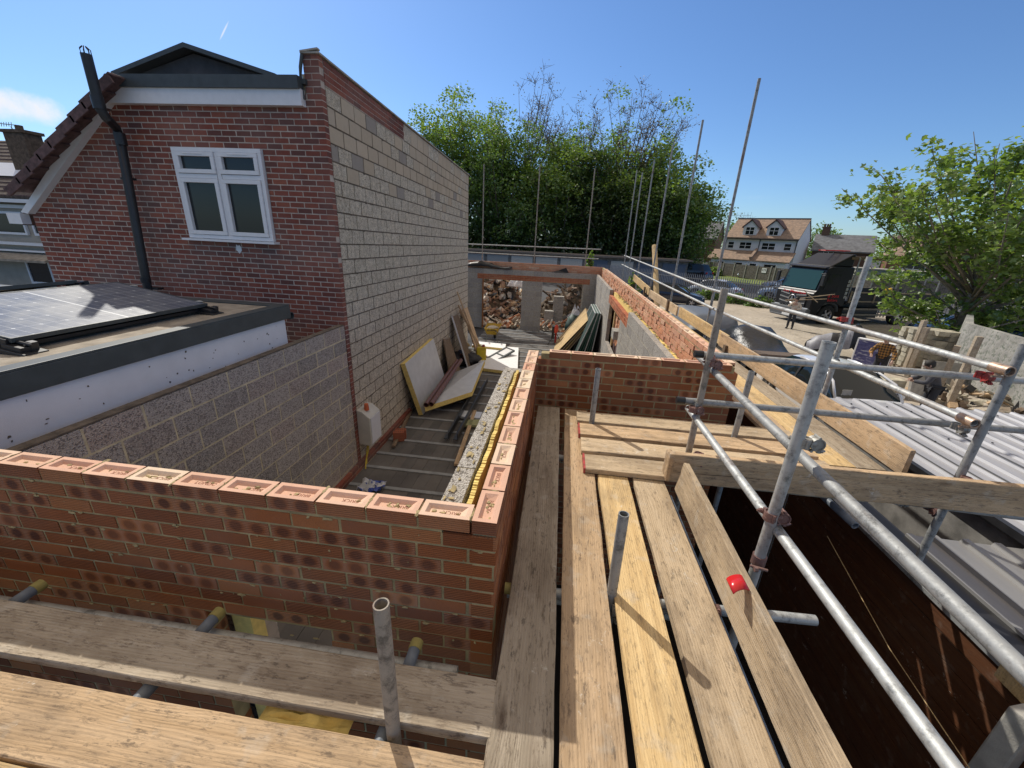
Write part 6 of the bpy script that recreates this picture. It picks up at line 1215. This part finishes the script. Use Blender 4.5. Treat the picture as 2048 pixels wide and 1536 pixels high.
# tarpaulined car
tcr = thing('covered_car', (7.45, 16.0, G0), 'car under a shiny black tarpaulin with its load of boxes showing at the near end', 'covered car')
mb = MB(); nx, ny = 14, 22
for i in range(nx+1):
    for j in range(ny+1):
        u = i/nx*2-1; v = j/ny; prof = .75+.62*math.exp(-((v-.5)/.26)**2); z = prof*(1-abs(u)**5*.75)+.05*noise.noise(Vector((u*3, v*7, 2)))+.03*noise.noise(Vector((u*9, v*17, 2))); x = math.copysign(min(1, abs(u)*1.08), u)*(.95+.06*noise.noise(Vector((v*9, u, 5)))); mb.v.append((x, -1.75+4.1*v, max(.12, z if abs(u) < .97 else .15)))
for i in range(nx):
    for j in range(ny): a = i*(ny+1)+j; mb.face((a, a+ny+1, a+ny+2, a+1))
g = G('tarp_black'); g.col((.014, .015, .018)).r(.28); g.bump(g.noise(5, 5, rough=.7), .6, .05); M['tarp'] = g.m; o = mb.build('tarpaulin', M['tarp'], smooth=True); o.parent = tcr
mb = MB(); mb.box((0, -1.9, .55), (1.5, .5, .6)); mb.build('load', simple('load_brown', (.12, .09, .07), .8)).parent = tcr; mb = MB(); mb.box((.2, -2.16, .35), (.5, .04, .12)); mb.box((-.3, -2.16, .7), (.3, .04, .1)); mb.build('boxes', M['concrete']).parent = tcr
for s_ in (-1, 1):
    for y in (-1.2, 1.4): wheel(tcr, s_*.0+y*0+s_*.75, y, .3, .2, s_)
mb = MB(); nx = 10
for i in range(nx+1):
    for j in range(nx+1):
        u, v = i/nx*2-1, j/nx*2-1; z = 1.15-.25*max(abs(u), abs(v))**6+.06*noise.noise(Vector((u*2, v*2, 8))); mb.v.append((u*1.15, v*2.0, z if max(abs(u), abs(v)) < .98 else .5))
for i in range(nx):
    for j in range(nx): a = i*(nx+1)+j; mb.face((a, a+nx+1, a+nx+2, a+1))
g = G('cover_grey'); g.col((.11, .125, .15)).r(.5); g.bump(g.noise(4, 4), .5, .04); o = mb.build('covered_trailer', g.m, smooth=True); o.location = (7.2, 21.2, G0); tag(o, 'low load under a grey blue cover between the dark saloon and the tarpaulined car', 'covered trailer')
# covered motorcycle
mc = thing('covered_motorcycle', P(1670, 712, 'z', G0), 'motorcycle under a grey and black draped cover with its front wheel bare', 'covered motorcycle', None, -.5); mb = MB(); n = 16
prof = [(-1.1, .45), (-.8, .75), (-.4, .9), (0, 1.0), (.25, 1.35), (.45, 1.45), (.7, 1.1), (.95, .6)]
for i in range(n+1):
    f = i/n*(len(prof)-1); a = int(min(f, len(prof)-2)); x = prof[a][0]+(prof[a+1][0]-prof[a][0])*(f-a); h_ = prof[a][1]+(prof[a+1][1]-prof[a][1])*(f-a)
    for j in range(9):
        v = j/8*2-1; w_ = .42+.06*math.sin(i*2.3+abs(v)*4); y = math.copysign(min(1, abs(v)*1.5)*w_, v)*(1 if abs(v) > .01 else 0); z = h_*(1-max(0, abs(v)-.25)**1.2*.95)+.03*math.sin(i*1.9+j); mb.v.append((x, y*(.5+.5*abs(v)), max(.12, z)))
for i in range(n):
    for j in range(8): a = i*9+j; mb.face((a, a+9, a+10, a+1), 1 if (i in (5, 6, 10, 11, 12, 13)) else 0)
o = mb.build('cover', [simple('cover_silver', (.26, .26, .28), .5), M['tarp']], smooth=True); o.parent = mc; wheel(mc, 1.05, 0, .3, .12, 1); wheel(mc, -.85, 0, .3, .14, 1)
# ---------------------------------------------------------------- flatbed truck, local +X is forwards
tk = thing('truck', (14.15, 27.0, G0), 'black flatbed truck with red lettering and steel framed load bed parked by the palisade fence', 'truck', None, math.atan2(-.31, -.95)); tk.scale = (1.1, 1.1, 1.12); TB = simple('truck_black', (.012, .012, .014), .38, var=.1, bump=0, spec=.3)
W2 = 1.22
def tb(name, mat, fn, par=None, **k): m = MB(); fn(m); o = m.build(name, mat, **k); o.parent = par or tk; return o
cab = tb('cab', TB, lambda m: m.prism([(0, -W2, .55), (.02, -W2, 1.6), (-.14, -W2, 1.75), (-.42, -W2, 2.85), (-.7, -W2, 2.98), (-2.1, -W2, 2.98), (-2.1, -W2, 1.0), (-1.9, -W2, .95), (-1.5, -W2, 1.15), (-.9, -W2, 1.15), (-.55, -W2, .75), (-.5, -W2, .45)][::-1], (0, 2*W2, 0)), bevel=.05)
tb('wind_deflector', TB, lambda m: m.prism([(-.65, -1.1, 2.98), (-1.9, -1.1, 3.62), (-2.05, -1.1, 3.62), (-2.05, -1.1, 2.98)][::-1], (0, 2.2, 0)), bevel=.06)
tb('sun_visor', M['black'], lambda m: m.box((-.42, 0, 2.93), (.25, 2.3, .05), Matrix.Rotation(.25, 3, 'Y')))
M['screen_green'] = glassmat('truck_screen', (.02, .055, .045), .08)
tb('windscreen', M['screen_green'], lambda m: m.prism([(-.118, -1.08, 1.80), (-.118, 1.08, 1.80), (-.375, 1.04, 2.76), (-.375, -1.04, 2.76)], (.012, 0, .004)))
for s_ in (-1, 1):
    tb('side_window', M['glass'], lambda m: m.prism([(-.45, s_*(W2+.004), 1.85), (-1.35, s_*(W2+.004), 1.75), (-1.35, s_*(W2+.004), 2.62), (-.62, s_*(W2+.004), 2.62)][::s_], (0, s_*.006, 0)))
    tb('mirror', M['black'], lambda m: (m.box((-.05, s_*(W2+.22), 2.3), (.12, .2, .55)), m.box((-.12, s_*(W2+.1), 2.62), (.05, .3, .05))), bevel=.03)
    tb('headlight', M['lamp'], lambda m: m.box((.02, s_*.92, .72), (.1, .4, .22)), bevel=.02)
    for x, r in ((-1.2, .5), (-6.1, .5)): wheel(tk, x, s_*(W2-.16), r, .3, s_)
    tb('wheel_arch', simple('arch_grey%d' % s_, (.05, .055, .06), .6), lambda m: m.path([(-1.82, s_*(W2-.1), .7), (-1.7, s_*(W2-.1), 1.02), (-1.2, s_*(W2-.1), 1.2), (-.7, s_*(W2-.1), 1.02), (-.55, s_*(W2-.1), .7)], .09, 8))
tb('bumper', simple('bumper_grey', (.10, .105, .11), .6), lambda m: (m.box((.05, 0, .55), (.3, 2.44, .5)), m.box((.1, 0, .28), (.25, 2.3, .12))), bevel=.05)
tb('grille', M['black'], lambda m: m.box((.03, 0, 1.18), (.05, 1.7, .66)))
tb('grille_bars', M['galv_dark'], lambda m: [m.box((.06, s_*.53, 1.02+.22*k), (.03, .62, .055), Matrix.Rotation(s_*.12, 3, 'X')) for k in range(3) for s_ in (-1, 1)])
def star(m):
    m.lathe((.085, 0, 1.2), [(.21, -.012), (.23, 0), (.21, .012), (.195, 0), (.21, -.012)], 24, axis='X')
    for k in range(3): a = math.pi/2+k*2*math.pi/3; m.prism([(.075, .04*math.cos(a+1.57), 1.2+.04*math.sin(a+1.57)), (.075, .2*math.cos(a), 1.2+.2*math.sin(a)), (.075, .04*math.cos(a-1.57), 1.2+.04*math.sin(a-1.57))], (.02, 0, 0))
tb('badge', M['alloy'], star); M['red_letter'] = simple('red_letters', (.7, .03, .03), .5, bump=0)
lettering('Les Morrison', .27, M['red_letter'], (.025, 0, 1.56), (math.pi/2, 0, math.pi/2), cab, depth=.004); 
lettering('& Sons', .26, M['red_letter'], (-1.25, W2+.006, 1.52), (math.pi/2, 0, math.pi), cab, depth=.004); lettering('Builders', .2, M['red_letter'], (-1.25, W2+.006, 1.3), (math.pi/2, 0, math.pi), cab, depth=.004)
tb('number_plate', M['plate_w'], lambda m: m.box((.21, .0, .36), (.02, .52, .12)))
tb('chassis', M['black'], lambda m: (m.box((-4.6, 0, .85), (7.4, .8, .3)), m.box((-3.6, 0, .6), (2.4, 2.0, .5)))); tb('load_bed', simple('bed_black', (.03, .03, .032), .7), lambda m: (m.box((-5.3, 0, 1.18), (6.2, 2.5, .16)), m.box((-5.3, W2+.02, 1.5), (6.1, .05, .5)), m.box((-5.3, -W2-.02, 1.5), (6.1, .05, .5)), m.box((-8.38, 0, 1.5), (.05, 2.4, .5))))
tb('side_rails', M['w_grey'], lambda m: [m.box((-5.3, s_*(W2+.055), z), (6.1, .03, .06)) for s_ in (-1, 1) for z in (1.26, 1.73)]+[m.box((x, s_*(W2+.06), 1.5), (.09, .04, .62)) for s_ in (-1, 1) for x in (-2.3, -3.9, -5.5, -7.1, -8.3)])
tb('under_run_rails', M['galv_dirty'], lambda m: [m.box((-4.0, s_*(W2-.02), z), (3.6, .04, .09)) for s_ in (-1, 1) for z in (.55, .85)])
tb('headboard_frame', M['galv'], lambda m: [m.tube((-2.28, s_*1.15, 1.2), (-2.28-.0, s_*1.15, 3.45), .035, 8) for s_ in (-1, 1)]+[m.tube((-2.28, -1.15, z), (-2.28, 1.15, z), .03, 8) for z in (3.45, 2.7, 2.0)]+[m.tube((-8.2, s_*1.15, 1.2), (-8.2, s_*1.15, 3.1), .03, 8) for s_ in (-1, 1)])
tb('roof_ladder', M['red_letter'], lambda m: [m.tube((-1.0, y, 3.75), (-2.6, y, 3.78), .025, 6) for y in (-.2, .2)]+[m.tube((-1.1-.3*k, -.2, 3.75), (-1.1-.3*k, .2, 3.75), .02, 6) for k in range(5)])
tb('carried_boards', M['w_dark'], lambda m: [m.box((-5.0, .9-.12*k, 3.5), (6.2, .1, .05)) for k in range(4)]+[m.box((-5, 1.1, 3.42), (6.4, .05, .12))])
tb('air_intake', M['galv'], lambda m: [m.tube((-2.0, W2-.06, 1.4+.2*k), (-2.0, W2-.06, 1.55+.2*k), .1, 10) for k in range(5)])
tb('reflectors', M['alloy'], lambda m: [m.tube((x, W2+.045, 1.5), (x, W2+.052, 1.5), .06, 10) for x in (-2.6, -2.9)]); mb = MB(); mb.blob((-4.6, W2+.1, 1.85), (.3, .12, .14), 0, 3, .4); mb.build('yellow_strap', simple('strap_yellow', (.7, .45, .02), .6), tk)
# timber batten bundle carried by the first person and scaffold lattice near him is part of the bundle
# ================================================================ people
def skin(name, verts, edges, rad, mat, parent, sub=2, root=0):
    me = bpy.data.meshes.new(name); me.from_pydata(verts, edges, []); o = bpy.data.objects.new(name, me); COL.objects.link(o); o.modifiers.new('Skin', 'SKIN')
    for i, r in enumerate(rad): me.skin_vertices[0].data[i].radius = (r if isinstance(r, tuple) else (r, r)); me.skin_vertices[0].data[i].use_root = (i == root)
    sb = o.modifiers.new('Sub', 'SUBSURF'); sb.levels = sub; sb.render_levels = sub
    dg = bpy.context.evaluated_depsgraph_get(); m2 = bpy.data.meshes.new_from_object(o.evaluated_get(dg)); bpy.data.objects.remove(o); m2.materials.clear(); m2.materials.append(mat)
    m2.polygons.foreach_set('use_smooth', [True]*len(m2.polygons)); o = bpy.data.objects.new(name, m2); COL.objects.link(o); o.parent = parent; return o
def person(loc, rz, label, top, trou, hair, pose, skinc=(.42, .26, .19)):
    """pose: dict of joints in metres (x right, y forward, z up)"""
    t = thing('person', loc, label, 'person', None, rz); J = dict(pel=(0, 0, .95), waist=(0, 0, 1.08), chest=(0, .01, 1.30), neck=(0, .0, 1.46), chin=(0, .03, 1.53), head=(0, .03, 1.62), crown=(0, .01, 1.71),
        shL=(-.17, 0, 1.40), elL=(-.24, .02, 1.13), wrL=(-.26, .12, .90), shR=(.17, 0, 1.40), elR=(.24, .02, 1.13), wrR=(.26, .12, .90), hiL=(-.09, 0, .92), knL=(-.11, .02, .50), anL=(-.12, -.02, .09), toL=(-.14, .14, .04), hiR=(.09, 0, .92), knR=(.11, .02, .50), anR=(.12, -.02, .09), toR=(.14, .14, .04)); J.update(pose)
    R = dict(pel=.12, waist=.11, chest=.135, neck=.055, chin=.065, head=.098, crown=.06, shL=.058, elL=.042, wrL=.027, shR=.058, elR=.042, wrR=.027, hiL=.085, knL=.055, anL=.038, toL=.035, hiR=.085, knR=.055, anR=.038, toR=.035)
    E_ = [('pel', 'waist'), ('waist', 'chest'), ('chest', 'neck'), ('neck', 'chin'), ('chin', 'head'), ('head', 'crown'), ('chest', 'shL'), ('shL', 'elL'), ('elL', 'wrL'), ('chest', 'shR'), ('shR', 'elR'), ('elR', 'wrR'), ('pel', 'hiL'), ('hiL', 'knL'), ('knL', 'anL'), ('anL', 'toL'), ('pel', 'hiR'), ('hiR', 'knR'), ('knR', 'anR'), ('anR', 'toR')]
    for s_, a, b in (('L', 'elL', 'wrL'), ('R', 'elR', 'wrR')):   # palm, four fingers and a thumb
        A, B = Vector(J[a]), Vector(J[b]); d = (B-A).normalized(); sd = d.cross(Vector((0, 0, 1))); sd = sd.normalized() if sd.length > .1 else Vector((0, 1, 0)); nn_ = sd.cross(d); J['pa'+s_] = tuple(B+d*.05); R['pa'+s_] = .03; E_.append((b, 'pa'+s_))
        for k, (o_, ln) in enumerate(((-.028, .06), (-.01, .072), (.01, .068), (.027, .055))): J['f%s%d' % (s_, k)] = tuple(B+d*.09+sd*o_); J['g%s%d' % (s_, k)] = tuple(B+d*(.09+ln)+sd*o_-nn_*.02); R['f%s%d' % (s_, k)] = .010; R['g%s%d' % (s_, k)] = .008; E_ += [('pa'+s_, 'f%s%d' % (s_, k)), ('f%s%d' % (s_, k), 'g%s%d' % (s_, k))]
        J['t'+s_] = tuple(B+d*.06+sd*-.05-nn_*.01); R['t'+s_] = .011; E_.append(('pa'+s_, 't'+s_))
    ks = list(J); ix = {k: i for i, k in enumerate(ks)}; skm = simple('skin'+label[:10], skinc, .55, var=.05, bump=0)
    skin('body', [J[k] for k in ks], [(ix[a], ix[b]) for a, b in E_], [R[k] for k in ks], skm, t)
    tk_ = ['waist', 'pel', 'chest', 'neck', 'shL', 'elL', 'wrL', 'shR', 'elR', 'wrR']; ix = {k: i for i, k in enumerate(tk_)}; ad = dict(pel=.035, waist=.04, chest=.03, neck=.016, shL=.025, elL=.025, wrL=.022, shR=.025, elR=.025, wrR=.022)
    skin('jacket', [J[k] for k in tk_], [(ix[a], ix[b]) for a, b in (('waist', 'pel'), ('waist', 'chest'), ('chest', 'neck'), ('chest', 'shL'), ('shL', 'elL'), ('elL', 'wrL'), ('chest', 'shR'), ('shR', 'elR'), ('elR', 'wrR'))], [R[k]+ad[k] for k in tk_], top, t)
    tk_ = ['pel', 'hiL', 'knL', 'anL', 'hiR', 'knR', 'anR']; ix = {k: i for i, k in enumerate(tk_)}
    skin('trousers', [J[k] for k in tk_], [(ix[a], ix[b]) for a, b in (('pel', 'hiL'), ('hiL', 'knL'), ('knL', 'anL'), ('pel', 'hiR'), ('hiR', 'knR'), ('knR', 'anR'))], [R[k]+.02 for k in tk_], trou, t)
    for s_ in 'LR': a, b = Vector(J['an'+s_]), Vector(J['to'+s_]); m = MB(); m.path([a+Vector((0, -.05, -.03)), a+Vector((0, .02, -.02)), b+Vector((0, .02, 0))], [.045, .052, .04], 8); m.build('shoe', M['black'], t, smooth=True)
    h = Vector(J['head']); c = Vector(J['crown']); u = (c-h).normalized(); m = MB(); m.blob(h+u*.03-Vector((0, .02, 0)), (.105, .115, .115), 0, 3, .12, 12); m.build('hair', hair, t, smooth=True)
    m = MB(); f_ = (Vector((0, 1, 0))-u*u.y).normalized(); r_ = f_.cross(u)
    m.prism([h+f_*.095-u*.02+r_*.014, h+f_*.095-u*.02-r_*.014, h+f_*.12-u*.03, ], u*-.02); m.build('nose', skm, t); m = MB()
    for s_ in (-1, 1): m.blob(h+f_*.092+r_*.033*s_+u*.008, (.012, .008, .007), 0, 1, 0, 8)
    m.build('eyes', M['black'], t); m = MB(); m.box(h+f_*.088-u*.052, (.05, .012, .01)); m.build('mouth', simple('lips'+label[:8], (.28, .10, .08), .6, bump=0), t); m = MB()
    for s_ in (-1, 1): m.blob(h+r_*.098*s_-u*.005, (.012, .02, .03), 0, 1, .1, 8)
    m.build('ears', skm, t, smooth=True); return t
hb = simple('hair_black', (.02, .016, .013), .7, bump=.3)
def plaid():
    g = G('plaid'); s = g.n('SeparateXYZ', {0: g.oc}); a = g.math('GREATER_THAN', g.math('SINE', g.math('MULTIPLY', s.outputs[0], 85.)), .1); b = g.math('GREATER_THAN', g.math('SINE', g.math('MULTIPLY', s.outputs[2], 75.)), .1); c = g.mix(g.math('MULTIPLY', g.math('ADD', a, b), .5), (.035, .025, .02), (.40, .20, .05)); g.col(c).r(.9); return g.m
person(P(1578, 657, 'z', G0), 2.5, 'person in loose beige jacket and black trousers carrying long timber battens, seen from behind', simple('jacket_beige', (.58, .50, .40), .9, var=.08), simple('trousers_black', (.025, .028, .035), .8), hb, dict(wrR=(.10, .22, 1.42), elR=(.30, .12, 1.22), wrL=(-.12, .2, 1.1), elL=(-.30, .05, 1.15), chest=(0, .03, 1.3)))
p0 = P(1578, 657, 'z', G0); mb = MB()
for a, b, lb in (((-.5, .2, 1.52), (1.5, -.5, 2.05), 'a'), ((-.45, .25, 1.50), (1.35, -.2, 1.75), 'b'), ((.3, .2, 2.1), (.9, -.3, 1.55), 'c')): mb.tube(p0+Vector(a), p0+Vector(b), .022, 6)
tag(mb.build('timber_battens', M['w_pale']), 'long pale battens crossing above the shoulder of the beige jacketed person', 'battens')
q = P(1782, 672, 'z', 1.22); person((q.x, q.y, G0), 2.2, 'person in an orange and black checked shirt half hidden behind a scaffold upright', plaid(), simple('trousers_dark', (.03, .03, .035), .8), hb, dict(chest=(0, .08, 1.27), neck=(0, .12, 1.42), chin=(0, .16, 1.48), head=(0, .18, 1.57), crown=(0, .17, 1.66), shL=(-.17, .1, 1.36), shR=(.17, .1, 1.36), elL=(-.33, .15, 1.12), wrL=(-.35, .3, .95), elR=(.30, .2, 1.12), wrR=(.2, .4, 1.05)))
q = P(1890, 726, 'z', 1.16); person((q.x, q.y, G0), 1.35, 'person in a dark grey jacket leaning forward with folded hands on a wooden post', simple('jacket_grey', (.07, .07, .08), .9), simple('trousers_navy', (.02, .022, .03), .8), hb, dict(waist=(0, .03, 1.08), chest=(0, .14, 1.25), neck=(0, .22, 1.37), chin=(0, .27, 1.43), head=(0, .30, 1.51), crown=(0, .30, 1.60), shL=(-.17, .2, 1.32), shR=(.17, .2, 1.32), elL=(-.25, .32, 1.08), wrL=(-.05, .5, 1.06), elR=(.25, .32, 1.08), wrR=(.03, .52, 1.10)))
# ================================================================ yard things
b = P(1700, 728, 'z', G0); e = P(1772, 745, 'z', G0); t = thing('mattress', (b+e)/2, 'stained blue mattress with pale border standing on edge behind the white car', 'mattress'); L_ = (e-b).length; t.rotation_euler = (0, 0, math.atan2((e-b).y, (e-b).x))
mb = MB(); mb.box((0, 0, .55), (L_, .16, 1.05)); g = G('mattress_blue'); g.col(g.ramp(g.noise(4, 5, g.map((1, 1, 3)), .7), [(.35, (.05, .05, .14)), (.55, (.10, .10, .22)), (.66, (.45, .45, .5))])).r(.85); o = mb.build('panel', g.m, bevel=.03); o.parent = t; mb = MB(); rectframe(mb, -L_/2, L_/2, .03, 1.08, .05, 0, .19); o = mb.build('border', M['paperwhite'], bevel=.01); o.parent = t
# stacks of stone blocks on pallets
rr = random.Random(12); CB = 'blocks of the loose stone stacks'
M['stone'] = simple('stone_buff', (.46, .42, .32), .95, var=.25, sc=5, bump=.5, bs=50)
for si, (px, py, nx, nz, lb) in enumerate(((1822, 735, 3, 8, 'left'), (1880, 742, 4, 8, 'right'))):
    c = P(px, py, 'z', G0); t = thing('block_stack', c, '%s pile of buff stone blocks on a pallet under the maple' % lb, 'block stack', 'piles of buff stone blocks'); mb = MB()
    for k in range(5): mb.box((0, -.5+.25*k, .10), (1.5, .1, .03))
    for k in (-.6, 0, .6): mb.box((k, 0, .045), (.1, 1.1, .08))
    mb.build('pallet', M['w_grey'], t)
    for z in range(nz):
        for x in range(nx):
            if z > 5 and rr.random() < .35: continue
            for y in (0, 1):
                m = MB(); m.box((0, 0, 0), (.42+rr.uniform(-.03, .01), .25, .17)); o = m.build('block', M['stone']); o.parent = t; o.location = ((x-(nx-1)/2)*.44+rr.uniform(-.03, .03), -.2+.35*y, .21+.18*z); o.rotation_euler = (rr.uniform(-.03, .03), rr.uniform(-.04, .04), rr.uniform(-.1, .1))
for i, (px, py, s_, rz_) in enumerate(((1745, 700, .9, .3), (1790, 712, .8, -.2), (1772, 722, .6, .5))):
    c = P(px, py, 'z', G0); mb = MB(); mb.box((0, 0, .2*s_), (1.3*s_, .6*s_, .4*s_)); o = mb.build('kerb_block', M['stone'], bevel=.02); o.location = c; o.rotation_euler = (0, 0, rz_); tag(o, '%s long buff block on the gravel behind the checked shirt person' % ('far', 'right', 'near')[i], 'block', 'long buff blocks on the gravel')
c = P(1795, 800, 'z', G0); mb = MB(); mb.box((0, 0, .25), (.6, .4, .5)); o = mb.build('kerb_block', M['stone'], bevel=.02); o.location = c+Vector((.1, .6, 0)); tag(o, 'squat buff block standing just right of the white car', 'block')
# concrete wall at the right, posts, panels
a = Vector((14.35, 16.1, 0)); b = Vector((12.2, 10.0, 0)); a2 = Vector((22.5, 26, 0))
cwl = thing('concrete_wall', (13.5, 13, G0), 'mottled grey concrete yard wall at the right edge with a sloping top', 'wall'); mb = MB()
def seg(p, q_, h0, h1): nn_ = (q_-p).normalized().cross(Vector((0, 0, 1)))*.2; mb.prism([p, q_, q_+Vector((0, 0, h1)), p+Vector((0, 0, h0))], nn_)
o0 = Vector((13.5, 13, 0)); seg(b-o0, a-o0, 2.1, 1.98); seg(a-o0, Vector((17.2, 19.4, 0))-o0, 1.98, 1.9)
g = G('wall_mottled'); c_ = g.ramp(g.noise(1.3, 7, rough=.75), [(.3, (.16, .155, .14)), (.5, (.30, .29, .265)), (.68, (.45, .43, .39))]); c_ = g.mix(g.rng(g.noise(5, 6, rough=.8), .5, .62), c_, (.10, .12, .09)); g.col(c_).r(.95); g.bump(g.noise(12, 5), .6, .02); mb.build('wall_face', g.m, cwl)
for i, (px, py, tx, ty) in enumerate(((1808, 745, 1842, 640), (1815, 752, 1850, 655), (1868, 800, 1905, 690), (1895, 815, 1972, 675), (1905, 650, 1920, 560))[:4]):
    p = P(px, py, 'z', G0); h_ = HZ(tx, ty, p.x, p.y); mb = MB(); mb.box((0, 0, (h_-G0)/2), (.14, .14, h_-G0)); o = mb.build('timber_post', M['w_grey']); o.location = p; o.rotation_euler = (0, 0, .4*i); tag(o, ('left of the two close posts before the stone stacks', 'right of the two close posts before the stone stacks', 'weathered post in front of the maple trunk', 'weathered post at the right of the person in dark grey')[i], 'post', 'weathered timber posts in the yard')
for i, (px, py, w_, h_, rz_) in enumerate(((1840, 800, .9, .85, .2), (1880, 770, 1.3, .8, -.1))): p = P(px, py, 'z', G0); mb = MB(); mb.box((0, 0, h_/2), (w_, .08, h_)); o = mb.build('leaning_slab', M['concrete']); o.location = p; o.rotation_euler = (-.15, 0, rz_); tag(o, '%s grey slab propped behind the dark jacketed person' % ('left', 'right')[i], 'slab', 'propped slabs in the yard')
rubble('timber_debris', 13.0, 12.6, 1.6, 2.4, .35, 160, 44, [M['gravel'], M['stone'], M['w_dark'], M['w_grey'], M['black'], M['w_tan']], 'scattered timber and stone debris along the foot of the concrete wall', 'debris', .3)
car((21.0, 23.2, G0), 2.9, (.015, .04, .10), 'dark blue car mostly hidden by the maple leaves', L=4.4)
